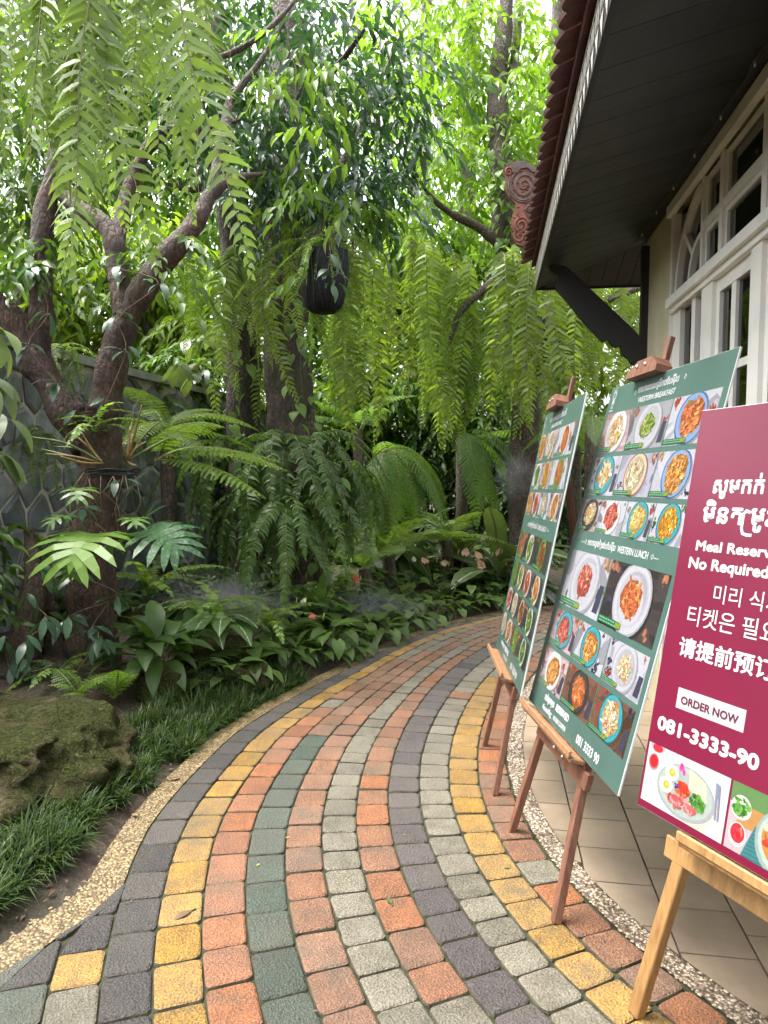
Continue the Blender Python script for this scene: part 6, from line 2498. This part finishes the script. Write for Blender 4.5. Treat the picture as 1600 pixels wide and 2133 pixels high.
# ferns rooted in the joints of the stone wall
for i, (lab, s_, z_, n, sc) in enumerate((('fern rooted in the stone wall behind the left limb', -.25, 1.75, 10, .7), ('fern rooted in the stone wall below the cap, behind the fork', .9, 1.9, 11, .8),
                                          ('fern rooted low in the stone wall, left of the forked tree', -.1, .9, 11, .7), ('fern rooted in the stone wall beside the slim trunk', 2.3, 1.5, 11, .9), ('fern trailing over the wall cap at the far left', .1, 2.45, 12, .8))):
    hanging_fern(lab, wp(s_, z_, .03), hang_dark if i % 2 else hang_m, n, 700 + i, (sc * .5, sc), (-.75 * PI, .35 * PI), (-.2, .5), spread=.05)

# tree ferns and bracken
def tree_fern(label, loc, meshes, n, seed, s, tilt, az=(0, 2 * PI), stem=0.0, group='tree ferns'):
    stem = max(0.05, loc[2] - ground_z(loc[0], loc[1])) if stem else 0
    r = rosette('tree_fern', label, 'fern', loc, meshes, n, seed, s, tilt, az, 'frond', group, .04)
    if stem:
        m = MB()
        m.tube([(0, 0, .02), (.02, 0, -stem * .5), (0, .02, -stem)], [.06, .07, .09], 9, 0, .5, True, .1, random.Random(seed))
        m.build('stem', M_BARK_DARK, r, True)
    return r


tree_fern('tree fern with lacy fronds sweeping over the dark hollow', at(800, 945, 8.1), tree_l, 12, 401, (.85, 1.2), (-.3, .3), (-.6 * PI, .5 * PI), 1.0)
tree_fern('tree fern behind, holding lacy fronds toward the right trunk', at(960, 910, 8.6), tree_l, 7, 402, (.7, 1.05), (-.3, .3), (-.55 * PI, .25 * PI), stem=1.2)
tree_fern('tree fern on dark stalks rising under the fern curtain', at(745, 900, 9.6), tree_m, 8, 403, (.6, .9), (.3, .9), stem=1.3)
tree_fern('lacy fern growing against the stone wall, behind the orchid', at(345, 900, 6.3), tree_d, 11, 404, (.7, 1.0), (-.1, .6), stem=.5)
tree_fern('lacy fern reaching from the forked tree across to the slim trunk', at(330, 968, 5.3), tree_d, 8, 405, (.8, 1.15), (-.15, .35), (-.35 * PI, .35 * PI))
tree_fern('lacy fern behind the farthest menu board', at(1200, 930, 8.6), tree_m, 10, 406, (.7, 1.0), (0, .6), stem=1.1)
tree_fern('broad fern filling the gap between the two green boards', at(1230, 880, 7.4), tree_l, 9, 407, (.5, .75), (-.2, .5), stem=1.0)
tree_fern('lacy fern low in the far bed, above the flowers', at(930, 1130, 8.2), tree_d, 11, 408, (.6, .85), (.0, .7), stem=.1)
tree_fern('lacy fern left of the far flower bed', at(810, 1150, 7.7), tree_d, 11, 409, (.6, .9), (.0, .7), stem=.1)
tree_fern('fern clump below the dark ferns, centre of the bed', at(760, 1190, 7.2), tree_d, 10, 410, (.5, .75), (.1, .8), stem=.1)

# ground ferns near the path
def ground_fern(label, u, v, n, seed, s, tilt=(-.05, .5), meshes=None, lift=0.0, az=(0, 2 * PI)):
    p = on_ground(u, v)
    p.z = ground_z(p.x, p.y) + lift
    return rosette('ground_fern', label, 'fern', p, meshes or arch_m, n, seed, s, tilt, az, 'frond', 'ground ferns', .03)


ground_fern('arching fern above the long dark rock', 455, 1395, 13, 501, (.6, .85), lift=.28)
ground_fern('bright arching fern right of the alocasia', 560, 1385, 12, 502, (.5, .75), lift=.22)
ground_fern('arching fern at the foot of the rough-barked tree', 640, 1320, 11, 503, (.6, .8), lift=.1)
ground_fern('bushy fern below the climbing vine', 700, 1290, 12, 504, (.5, .8), lift=.1)
small_f = [frond2_mesh('frond', .28, .085, 12, 7, a0, .3, [L_BRIGHT, L_RACHIS], 520 + i, .2) for i, a0 in enumerate((70, 50, 80))]
for lab, u, v, Y in (('small bright fern sprouting behind the mossy rock, left one', 165, 1452, 4.1), ('small bright fern sprouting behind the mossy rock, right one', 238, 1455, 4.15)):
    rosette('small_fern', lab, 'fern', at(u, v, Y), small_f, 7, int(u), (.7, 1.1), (-.1, .5), (0, 2 * PI), 'frond', 'small ferns on the rock', .01)

# ------------------------------------------------------------------ broad-leaved plants
anth = [blade_mesh('leaf', 'heart', L, Wd, [L_ANTH, L_STEM], 600 + i, pet, el, 35, b0, b1, .18) for i, (L, Wd, pet, el, b0, b1) in
        enumerate(((.19, .12, .24, 75, 15, -30), (.16, .10, .28, 62, 0, -45), (.20, .12, .20, 80, 25, -20), (.17, .11, .26, 50, -10, -60)))]
glossy = [blade_mesh('leaf', 'lance', L, Wd, [L_DARK, L_STEM], 620 + i, .10, el, 20, b0, b1, .2) for i, (L, Wd, el, b0, b1) in
          enumerate(((.30, .095, 70, 55, -25), (.27, .09, 55, 40, -40), (.33, .10, 80, 65, -10), (.25, .085, 40, 25, -50)))]
pale = [blade_mesh('leaf', 'strap', L, Wd, [L_PALE, L_STEM, L_VEINW], 640 + i, .14, el, 15, b0, b1, .22, 1) for i, (L, Wd, el, b0, b1) in
        enumerate(((.62, .15, 70, 62, -15), (.55, .14, 55, 45, -35), (.70, .16, 80, 72, 5), (.50, .15, 40, 30, -45)))]
aloc = [blade_mesh('leaf', 'arrow', L, Wd, [L_DARK, L_STEM, L_VEINW], 660 + i, .30, el, 30, b0, b1, .10, 2) for i, (L, Wd, el, b0, b1) in
        enumerate(((.26, .17, 75, -30, -70), (.22, .15, 60, -20, -60), (.28, .18, 82, -40, -80)))]
bigheart = [blade_mesh('leaf', 'heart', .34, .25, [L_DARK, L_STEM, L_VEINW], 670 + i, .25, 70, 30, -35, -80, .10, 1) for i in range(2)]
vinel = [blade_mesh('leaf', 'heart', .095, .075, [m_, L_STEM], 680 + i, .03, 20, 30, -40, -85, .12) for i, m_ in enumerate((L_MID, L_BRIGHT, L_MID))]
epi = [blade_mesh('leaf', 'lance', L, Wd, [L_BLUE, L_STEM], 690 + i, .015, 10, 10, b0, b1, .15) for i, (L, Wd, b0, b1) in enumerate(((.15, .05, 0, -50), (.13, .045, -20, -75), (.16, .05, -35, -85)))]
droopy = [blade_mesh('leaf', 'ell', L, .10, [L_PALE, L_STEM], 700 + i, .05, 30, 10, -30, -85, .12) for i, L in enumerate((.26, .22))]
spathe = {}
for key, mm in (('pink', L_PINK), ('white', L_WHITE), ('red', L_RED)):
    me_mb = MB()
    me = blade_mesh('spathe', 'heart', .095, .075, [mm, L_STEM], 710, .38, 82, 12, 62, 20, -.15)
    spathe[key] = me


def bed_pt(ry, d):
    """a point of the left planting bed, d metres outside the pebble border"""
    fi = float(np.interp(ry, RY, np.arange(len(RY))))
    p = curve_pt(fi, float(border_out(ry)) - d)
    return Vector((p[0], p[1], ground_z(p[0], p[1]) - 0.01))


def spadix_part(parent, loc):
    mb = MB()
    mb.tube([(0, 0, 0), (0.008, 0, .03), (0.012, 0, .055)], [.005, .0045, .002], 6)
    o = mb.build('spadix', M_SPADIX, parent, True)
    o.location = loc
    return o


g = random.Random(99)
FLOWERS = {'pink': [(905, 1183), (950, 1165), (1000, 1190), (1040, 1165), (990, 1205), (1050, 1190), (925, 1200), (1020, 1172)], 'white': [(855, 1218), (612, 1302), (930, 1195)], 'red': [(745, 1222), (668, 1332)]}
# leafy edge of the bed along the border
k = 0
rows = []
for ry in np.arange(4.35, 7.55, 0.17):
    for d in (0.12, 0.34, 0.58, 0.86, 1.16):
        if (ry < 4.9 and d < .2) or (d > .8 and ry < 5.3):
            continue
        rows.append((ry + g.uniform(-.06, .06), d + g.uniform(-.05, .05)))
for ry, d in rows:
    p = bed_pt(ry, d)
    far = ry > 5.6
    if far:
        rosette('anthurium', 'low leafy anthurium in the bed at the bend of the path', 'plant', p, anth + (glossy[:2] if d > .5 else []), g.randint(9, 12), 800 + k, (.6, 1.1), (-.45, .25), group='anthuriums at the bend of the path')
    else:
        rosette('anthurium', 'low leafy anthurium along the pebble border, before the middle tree', 'plant', p, anth + (glossy[:2] if d > .5 else []), g.randint(9, 12), 800 + k, (.6, 1.05), (-.5, .2), group='anthuriums before the middle tree')
    k += 1
# flowers, each on its own stalk
for key, spots in FLOWERS.items():
    for j, (u, v) in enumerate(spots):
        Y = 7.9 if u > 800 else (6.6 if u > 700 else 5.6)
        if u < 640:
            Y = 5.9
        q = at(u, v - 12, Y)
        zb = ground_z(q.x, q.y)
        hgt = max(.30, q.z - zb)
        lab = {'pink': 'pale pink anthurium flower among the far bed leaves', 'white': 'white anthurium flower in the bed beside the path', 'red': 'small red anthurium flower in the bed beside the path'}[key]
        lab = {'white': ('white anthurium flower standing left of the pink ones', 'white anthurium flower nearest the arching fern, beside the border', 'white anthurium flower among the pink ones'),
               'red': ('small red anthurium flower below the drooping dark fern', 'small red anthurium flower nearest the pebble border', 'small red anthurium flower beside the farthest board'),
               'pink': tuple('pale pink anthurium flower, %s of the pink ones at the bend' % w for w in ('leftmost', 'third from the left', 'fifth from the left', 'seventh from the left', 'fourth from the left', 'rightmost', 'second from the left', 'sixth from the left'))}[key][j]
        root = thing('anthurium_flower', lab, 'flower', (q.x, q.y, zb), key + ' anthurium flowers')
        s = hgt / .38
        o = place(spathe[key], 'spathe', root, (0, 0, 0), g.uniform(.7, 2.4), 0, g.uniform(-.2, .2), 1)
        o.scale = (1.25, 1.25, max(s, .8)) if key == 'pink' else (.75, .75, max(s, .8))
        spadix_part(root, (0.02, -0.02, hgt))

# pale strap-leaved plants at the back of the far bed
for i, (lab, u, v, Y, n, s) in enumerate((
    ('pale broad-leaved plant standing tallest beside the dark right trunk', 1040, 1110, 8.2, 14, 1.15),
    ('pale broad-leaved plant left of the tallest pale one, leaning left', 950, 1140, 8.6, 11, .9),
    ('pale broad-leaved plant spreading low in the dark hollow', 860, 1130, 8.9, 13, .85),
    ('pale broad-leaved plant farthest left in the dark hollow', 800, 1130, 9.1, 11, .8),
    ('pale broad-leaved plant at the foot of the right trunk', 1075, 1180, 8.0, 9, .7),
)):
    q = at(u, v, Y)
    q.z = ground_z(q.x, q.y)
    rosette('broad_leaved_plant', lab, 'plant', q, pale, n + 4, 900 + i, (s * 1.05, s * 1.5), (-.45, .35), group='pale broad-leaved plants')
for i, (lab, u, v, Y) in enumerate((('silvery heart-leaved plant in front of the dark hollow', 830, 1170, 8.3), ('silvery heart-leaved plant under the tree fern', 760, 1140, 8.8))):
    q = at(u, v, Y)
    q.z = ground_z(q.x, q.y)
    rosette('broad_leaved_plant', lab, 'plant', q, bigheart, 14, 920 + i, (1.1, 1.5), (-.2, .5), group='silvery heart-leaved plants')

# around the forked tree
rosette('glossy_plant', 'bushy glossy dark-leaved plant below the spotted leaf', 'plant', at(322, 1390, 4.6), glossy, 34, 930, (1.0, 1.35), (-.6, .45), spread=.06)
rosette('alocasia', 'dark alocasia with white-veined arrow leaves beside the arching fern', 'plant', at(465, 1370, 5.0), aloc, 8, 931, (.9, 1.25), (.0, .5), (-.95 * PI, .05 * PI))
rosette('alocasia', 'large dark heart-leaved plant in the shade before the wall', 'plant', at(405, 1330, 5.5), bigheart, 8, 932, (.9, 1.25), (-.2, .5), (-.95 * PI, .05 * PI))
rosette('broad_leaved_plant', 'small glossy plant at the edge of the pebble border', 'plant', at(620, 1365, 5.3), glossy, 14, 933, (.5, .75), (-.4, .4))
rosette('broad_leaved_plant', 'leafy plant in front of the red flower', 'plant', at(690, 1345, 5.6), anth, 13, 934, (.8, 1.1), (-.4, .3))

lob1 = lobed_mesh('leaf', .36, .52, 7, [L_BRIGHT, L_STEM], 940, .05, -10, -75.0, .17)
lob2 = lobed_mesh('leaf', .34, .46, 7, [L_SPOT, L_STEM], 941, .10, 35, -55.0, .17)
lob3 = lobed_mesh('leaf', .15, .16, 5, [L_MID, L_STEM], 942, .06, 10, -70.0, .15)
phil = thing('philodendron', 'lime-green deeply lobed philodendron leaf on the forked tree', 'plant', at(215, 1110, 4.5))
place(lob1, 'leaf', phil, (0, 0, 0), -PI / 2 - .15, .1, 0, 1.0)
phil2 = thing('philodendron', 'silver-spotted lobed philodendron leaves right of the lime leaf', 'plant', at(285, 1120, 4.6))
place(lob2, 'leaf', phil2, (0, 0, 0), -.55, .0, .25, .95)
place(blade_mesh('leaf', 'lance', .24, .09, [L_SPOT, L_STEM], 943, .05, 60, 10, 50, 10, .2), 'leaf', phil2, (0, 0, .02), .4, .2, 0, 1.0)
mon = thing('monstera_vine', 'small slitted monstera leaves climbing the forked trunk', 'plant', at(165, 1100, 4.55))
for (u, v) in ((175, 1022), (165, 1085), (275, 1090), (150, 1180)):
    q = at(u, v, 4.5) - mon.location
    place(lob3, 'leaf', mon, q, -PI / 2 + g.uniform(-.8, .8), g.uniform(-.2, .3), 0, g.uniform(.9, 1.2))
mb = MB()
mb.tube([at(150, 1260, 4.62) - mon.location, at(140, 1130, 4.6) - mon.location, at(150, 1020, 4.6) - mon.location, at(175, 985, 4.6) - mon.location], .005, 5)
mb.build('stem', L_CANE, mon, True)

# creeping epiphyte with blue-green leaves on the left stems
def creeper(label, spots, seed, Y, meshes=epi):
    g = random.Random(seed)
    p0 = at(spots[0][0], spots[0][1], Y)
    root = thing('creeping_vine', label, 'vine', p0)
    P = [at(u, v, Y + g.uniform(-.06, .06)) - p0 for u, v, n in spots]
    mb = MB()
    mb.tube([Vector(q) for q in spline([tuple(p) for p in P], 6 * len(P))], .0032, 5)
    mb.build('stem', L_ROOT, root, True)
    for (u, v, n), q in zip(spots, P):
        for i in range(n):
            place(g.choice(meshes), 'leaf', root, q + Vector((g.uniform(-.03, .03), g.uniform(-.03, .03), g.uniform(-.02, .02))), g.uniform(-PI, 0.2), g.uniform(-.4, .4), g.uniform(-.4, .4), g.uniform(.8, 1.15))
    return root


creeper('blue-green creeper on the left root stem', [(80, 1180, 5), (55, 1240, 3), (100, 1290, 6), (60, 1330, 3), (45, 1370, 4), (90, 1380, 4)], 1, 4.35)
creeper('blue-green creeper hanging down the forked trunk', [(230, 1250, 0), (190, 1310, 5), (205, 1330, 6), (160, 1400, 0)], 2, 4.4)
creeper('trailing creeper above the mossy rock, far left', [(10, 1330, 3), (20, 1390, 4), (60, 1400, 3), (110, 1385, 4)], 3, 4.3)
creeper('leafy creeper with broad leaves at the left edge, before the wall', [(-10, 700, 6), (-20, 800, 7), (10, 880, 5), (-20, 960, 4)], 4, 4.0, droopy)
creeper('dark-leaved sprig rooted on the front of the sack pot', [(690, 535, 4), (684, 565, 5), (700, 590, 3)], 11, 5.38, epi)
for i, (lab, u0, v0, u1, v1, Y, n) in enumerate((
    ('heart-leaved vine climbing the right side of the rough trunk', 648, 1240, 632, 620, 6.9, 44),
    ('heart-leaved vine dropping from the root collar to the bed', 690, 930, 665, 1270, 6.4, 26),
    ('heart-leaved vine on the slim trunk, above the dark fern', 500, 930, 488, 640, 7.15, 18),
    ('heart-leaved vine climbing the leaning trunk under the bare branch', 1060, 520, 1040, 300, 8.2, 60),
)):
    p0 = at(u0, v0, Y)
    root = thing('climbing_vine', lab, 'vine', p0)
    gg = random.Random(70 + i)
    pts = []
    for k in range(9):
        f = k / 8
        pts.append(at(u0 + (u1 - u0) * f + gg.uniform(-12, 12), v0 + (v1 - v0) * f, Y + gg.uniform(-.04, .04)) - p0)
    mb = MB()
    mb.tube([Vector(q) for q in spline([tuple(p) for p in pts], 30)], .004, 5)
    mb.build('stem', L_STEM, root, True)
    sp = spline([tuple(p) for p in pts], n)
    for q in sp:
        place(gg.choice(vinel), 'leaf', root, Vector(q) + Vector((gg.uniform(-.12, .12), gg.uniform(-.1, .02), gg.uniform(-.05, .05))), gg.uniform(-PI, 0), gg.uniform(-.3, .3), gg.uniform(-.3, .3), gg.uniform(.8, 1.5))

# moss-and-leaf clutter clinging to the forked trunk
creeper('small-leaved creeper wrapped round the lower forked trunk', [(250, 1000, 4), (175, 1060, 5), (235, 1130, 4), (160, 1190, 6), (245, 1240, 5), (140, 1290, 6), (230, 1350, 5), (120, 1400, 6)], 8, 4.55)
creeper('small-leaved creeper on the left limb of the forked tree', [(150, 860, 4), (120, 800, 5), (60, 720, 5), (100, 650, 4), (70, 560, 6)], 9, 4.72)
creeper('small-leaved creeper on the right limb of the forked tree', [(220, 840, 4), (262, 730, 4), (250, 660, 5), (330, 590, 3), (250, 560, 4)], 10, 4.72)
rosette('hanging_fern', 'small fern tufted in the fork of the reddish tree', 'fern', at(205, 900, 4.66), arch_m, 12, 955, (.35, .55), (-.3, .6), (0, 2 * PI), 'frond', 'hanging ferns', .06)
rosette('ground_fern', 'dark fern at the foot of the forked tree, behind the rock', 'fern', at(120, 1420, 4.45), arch_m, 12, 956, (.4, .65), (-.2, .6), (0, 2 * PI), 'frond', 'ground ferns', .05)
rosette('ground_fern', 'fern growing between the forked tree and the stone wall', 'fern', at(320, 1240, 5.7), arch_m, 14, 957, (.6, .9), (-.2, .7), (0, 2 * PI), 'frond', 'ground ferns', .05)

# bird's nest style leaves at the left edge of the tree (broad, drooping)
rosette('broad_leaved_plant', 'drooping broad bright leaves behind the wall cap, beside the fork', 'plant', at(400, 790, 7.6), droopy, 16, 950, (1.0, 1.5), (-.2, .6), spread=.2)
rosette('broad_leaved_plant', 'light green drooping leaves above the wall, left of the slim trunk', 'plant', at(430, 720, 7.9), droopy, 16, 951, (1.0, 1.6), (-.2, .6), spread=.25)

# orchids: sheaves of canes tied to the fork in a black basket
def orchid(label, u, v, Y, canes, seed):
    p = at(u, v, Y)
    root = thing('orchid_clump', label, 'orchid', p)
    gg = random.Random(seed)
    for (du, dv, mat) in canes:
        q = at(u + du, v + dv, Y + gg.uniform(-.2, .1)) - p
        mid = q * .5 + Vector((0, 0, gg.uniform(-.02, .05)))
        mb = MB()
        P = [Vector(s) for s in spline([(0, 0, 0), tuple(mid), tuple(q)], 9)]
        mb.tube(P, [.004, .006, .0075, .0085, .0085, .008, .007, .005, .003], 6)
        mb.build('cane', mat, root, True)
    return root


G_, Y_ = L_CANE_G, L_CANE
orchid('orchid clump of green canes fanning left from the fork', 215, 965, 4.55, [(-150, -55, G_), (-130, -30, G_), (-120, -20, Y_), (-100, -35, G_), (-90, -15, Y_), (-60, -60, Y_), (-45, -65, Y_)], 1)
orchid('orchid clump of yellow canes rising right of the fork', 265, 960, 4.6, [(10, -80, Y_), (30, -115, Y_), (70, -85, G_), (90, -50, G_), (40, -40, Y_), (20, 10, Y_), (-10, -35, Y_)], 2)
bk = thing('orchid_basket', 'black plastic basket wired round the forked trunk', 'basket', at(235, 975, 4.62))
mb = MB()
for k in range(2):
    mb.tube([(math.cos(a / 18 * 2 * PI) * (.15 + .02 * k), math.sin(a / 18 * 2 * PI) * .15, -.05 + .035 * k + .01 * math.sin(a)) for a in range(19)], .006, 5)
mb.build('rim', M_PLASTIC, bk, True)
gg = random.Random(5)
for k in range(9):
    mb = MB()
    a = gg.uniform(-PI, 0)
    p = Vector((math.cos(a) * .16, math.sin(a) * .16, -.05))
    l = gg.uniform(.2, .55)
    mb.tube([p, p + Vector((gg.uniform(-.05, .05), -.03, -l * .4)), p + Vector((gg.uniform(-.12, .12), -.02, -l))], .003, 4)
    mb.build('aerial_root', L_ROOT, bk, True)

# thin aerial roots hanging from the canopy
for i, (lab, u, v0, v1, Y) in enumerate((('thin pale aerial root hanging left of the blue-green crown', 412, -60, 430, 4.3), ('long thin aerial root hanging before the blue-green crown', 482, -60, 330, 4.6), ('thin aerial root hanging before the pale trunk', 610, -60, 250, 5.0),
                                          ('curving pale aerial root at the top left corner', 120, -60, 110, 2.6), ('thin aerial root hanging beside the sack pot', 598, 480, 640, 6.1))):
    p0 = at(u, v0, Y)
    root = thing('aerial_root', lab, 'root', p0, 'aerial roots')
    gg = random.Random(i)
    mb = MB()
    mb.tube([Vector(q) for q in spline([tuple(at(u + gg.uniform(-10, 10), v0 + (v1 - v0) * f / 6, Y) - p0) for f in range(7)], 24)], .0028, 4)
    mb.build('strand', L_ROOT, root, True)

# ------------------------------------------------------------------ mondo grass, litter, fallen leaves
gr = np.random.default_rng(3)
Vs, F4s, F3s, T4, T3 = [], [], [], [], []
nb = 0
for k in range(330):
    ry = gr.uniform(2.35, 4.75)
    dmax = np.interp(ry, [2.3, 2.7, 3.2, 3.8, 4.8], [.46, .36, .40, .42, .48])
    dmin = np.interp(ry, [2.3, 2.7, 3.2, 3.6, 4.8], [.27, .18, .09, .03, .02])
    d = gr.uniform(dmin, dmax)
    p = np.array(bed_pt(float(ry), float(d)))
    for b in range(int(gr.integers(30, 52))):
        a = gr.uniform(0, 2 * PI)
        L = gr.uniform(.08, .19)
        w = gr.uniform(.0022, .0042)
        lean = gr.uniform(.35, 1.55)
        dx, dy = math.cos(a), math.sin(a)
        q = p + np.array([dx * gr.uniform(0, .03), dy * gr.uniform(0, .03), 0])
        pts = [q]
        for s in range(1, 4):
            e = lean * (s / 3) ** 1.1 * 1.35
            pts.append(pts[-1] + np.array([dx * math.sin(e), dy * math.sin(e), math.cos(e)]) * L / 3)
        side = np.array([-dy, dx, 0]) * w
        V = [pts[0] - side, pts[0] + side, pts[1] - side, pts[1] + side, pts[2] - side * .8, pts[2] + side * .8, pts[3]]
        Vs += V
        F4s += [(nb, nb + 1, nb + 3, nb + 2), (nb + 2, nb + 3, nb + 5, nb + 4)]
        F3s += [(nb + 4, nb + 5, nb + 6)]
        t = min(1, max(0, gr.normal(.42, .28)))
        T4 += [t, t]
        T3 += [t]
        nb += 7
me = np_mesh('mondo_grass', np.array(Vs), [np.array(F4s), np.array(F3s)], [np.array(T4), np.array(T3)], L_GRASS)
tag(obj('mondo_grass', me), 'tufts of dark mondo grass edging the path', 'grass', kind='stuff')

# low leafy ground cover closing the back of the beds
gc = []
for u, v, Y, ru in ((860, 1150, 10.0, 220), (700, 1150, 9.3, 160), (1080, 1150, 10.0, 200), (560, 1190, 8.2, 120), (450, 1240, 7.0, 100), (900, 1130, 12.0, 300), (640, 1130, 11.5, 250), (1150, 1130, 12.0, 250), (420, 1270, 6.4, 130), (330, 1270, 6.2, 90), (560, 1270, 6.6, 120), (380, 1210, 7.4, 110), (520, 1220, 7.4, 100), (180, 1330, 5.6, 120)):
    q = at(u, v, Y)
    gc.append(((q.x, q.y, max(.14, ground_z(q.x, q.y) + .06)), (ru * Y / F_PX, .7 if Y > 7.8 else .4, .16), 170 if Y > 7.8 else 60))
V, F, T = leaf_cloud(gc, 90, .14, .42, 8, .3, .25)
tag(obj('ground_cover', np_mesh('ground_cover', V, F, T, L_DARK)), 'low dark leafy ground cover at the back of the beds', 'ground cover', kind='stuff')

# leaf litter in the beds
lit = MB()
gl = random.Random(12)
for k in range(520):
    ry, d = gl.uniform(2.2, 7.2), abs(gl.gauss(0, .45)) + .01
    p = bed_pt(ry, d)
    a, s = gl.uniform(0, 6.28), gl.uniform(.006, .02)
    dx, dy = math.cos(a) * s, math.sin(a) * s
    z = p.z + .018 + gl.uniform(0, .006)
    lit.add([(p.x - dx, p.y - dy, z), (p.x - dy * .4, p.y + dx * .4, z + gl.uniform(0, .008)), (p.x + dx, p.y + dy, z), (p.x + dy * .4, p.y - dx * .4, z + gl.uniform(0, .008))], [(0, 1, 2, 3)], gl.choice((0, 0, 0, 1)))
tag(lit.build('leaf_litter', [L_DEAD, L_ROOT]), 'scattered dry leaf litter on the bed soil', 'leaf litter', kind='stuff')

# crumbs of leaf and twig blown over the path
lit = MB()
for k in range(170):
    fi = I0 + gl.random() ** 1.4 * 120
    ry = ry_at(fi)
    o_ = gl.choice((float(border_in(ry)) + gl.random() * .12, gl.uniform(-.9, .55), gl.uniform(-.9, .55)))
    p = curve_pt(fi, o_)
    a, s = gl.uniform(0, 6.28), gl.uniform(.003, .009)
    dx, dy = math.cos(a) * s, math.sin(a) * s
    q = gl.uniform(.15, .5)
    lit.add([(p[0] - dx, p[1] - dy, .004), (p[0] - dy * q, p[1] + dx * q, .007), (p[0] + dx, p[1] + dy, .004), (p[0] + dy * q, p[1] - dx * q, .006)], [(0, 1, 2, 3)], gl.choice((0, 0, 1)))
tag(lit.build('path_litter', [L_DEAD, L_ROOT]), 'crumbs of dry leaf and twig scattered over the paving', 'leaf litter', kind='stuff')
fall = [blade_mesh('fallen_leaf', 'ell', .05, .02, [m_, L_STEM], 960 + i, .012, 5, 0, 5, -5, .25) for i, m_ in enumerate((L_PALE, L_YELLOW, L_DEAD))]
for lab, u, v, kind, s in (('pale green fallen leaf on the brick-red course', 818, 1889, 0, .9), ('tiny yellow petal on the green course', 533, 1806, 1, .35), ('curled straw-coloured leaf on the ochre course', 408, 1895, 2, 1.4),
                           ('yellow fallen leaf at the green course joint', 592, 1748, 1, .45), ('grey-green leaf scrap on the right ochre course', 1065, 1808, 0, .5), ('orange fallen leaf on the pebble border', 385, 1492, 1, 1.1),
                           ('dry brown leaf on the soil beside the pebble border', 345, 1625, 2, 1.2), ('yellow fallen leaf in the grass, lower left corner', 10, 1838, 1, 1.5), ('dry leaf at the foot of the far bed', 805, 1308, 2, 1.8),
                           ('orange leaf scrap on the soil strip', 290, 1702, 2, .8)):
    p = on_ground(u, v)
    o = obj('fallen_leaf', fall[kind])
    o.location = p + Vector((0, 0, .004))
    o.rotation_euler = (0, 0.05, RNG.uniform(0, 6))
    o.scale = (s, s, s)
    tag(o, lab, 'leaf', 'fallen leaves')

# ------------------------------------------------------------------ drifting mist from the garden foggers
def mist(label, c, r, dens):
    m = bpy.data.materials.new('mist_volume')
    m.use_nodes = True
    nt = m.node_tree
    nt.nodes.clear()
    out = nt.nodes.new('ShaderNodeOutputMaterial')
    pv = nt.nodes.new('ShaderNodeVolumePrincipled')
    pv.inputs['Color'].default_value = (.95, .97, 1, 1)
    # density fades from the core to nothing at the rim, broken up by noise
    tc = nt.nodes.new('ShaderNodeTexCoord')
    mp = nt.nodes.new('ShaderNodeMapping')
    mp.inputs['Scale'].default_value = (1 / r[0], 1 / r[1], 1 / r[2])
    nt.links.new(tc.outputs['Object'], mp.inputs[0])
    ln = nd(nt, 'VectorMath', operation='LENGTH')
    nt.links.new(mp.outputs[0], ln.inputs[0])
    mr = nd(nt, 'MapRange', interpolation_type='SMOOTHERSTEP')
    mr.inputs['From Min'].default_value = 1.0
    mr.inputs['From Max'].default_value = 0.0
    mr.inputs['To Max'].default_value = dens * 2.2
    nt.links.new(ln.outputs['Value'], mr.inputs['Value'])
    nzr = noise(nt, mp.outputs[0], 2.4, 4.0)
    nz = ramp(nt, nzr, [(0.38, (0, 0, 0)), (0.7, (1, 1, 1))])
    mm = nd(nt, 'Math', operation='MULTIPLY')
    nt.links.new(mr.outputs[0], mm.inputs[0])
    nt.links.new(nz, mm.inputs[1])
    nt.links.new(mm.outputs[0], pv.inputs['Density'])
    nt.links.new(pv.outputs[0], out.inputs['Volume'])
    import bmesh
    bm = bmesh.new()
    bmesh.ops.create_icosphere(bm, subdivisions=3, radius=1.0)
    for v in bm.verts:
        v.co = Vector((v.co.x * r[0], v.co.y * r[1], v.co.z * r[2]))
    me = bpy.data.meshes.new('mist')
    bm.to_mesh(me)
    bm.free()
    me.materials.append(m)
    o = obj('mist', me)
    o.location = c
    tag(o, label, 'mist', kind='stuff')


mist('thin water mist drifting over the ferns at the lower left', at(450, 1270, 5.6), (.8, .5, .45), 0.9)
mist('faint puff of water mist beside the right trunk', at(1072, 985, 7.6), (.34, .2, .40), 0.8)
mist('thin water mist low over the flower bed', at(740, 1270, 6.6), (.9, .45, .34), 0.6)
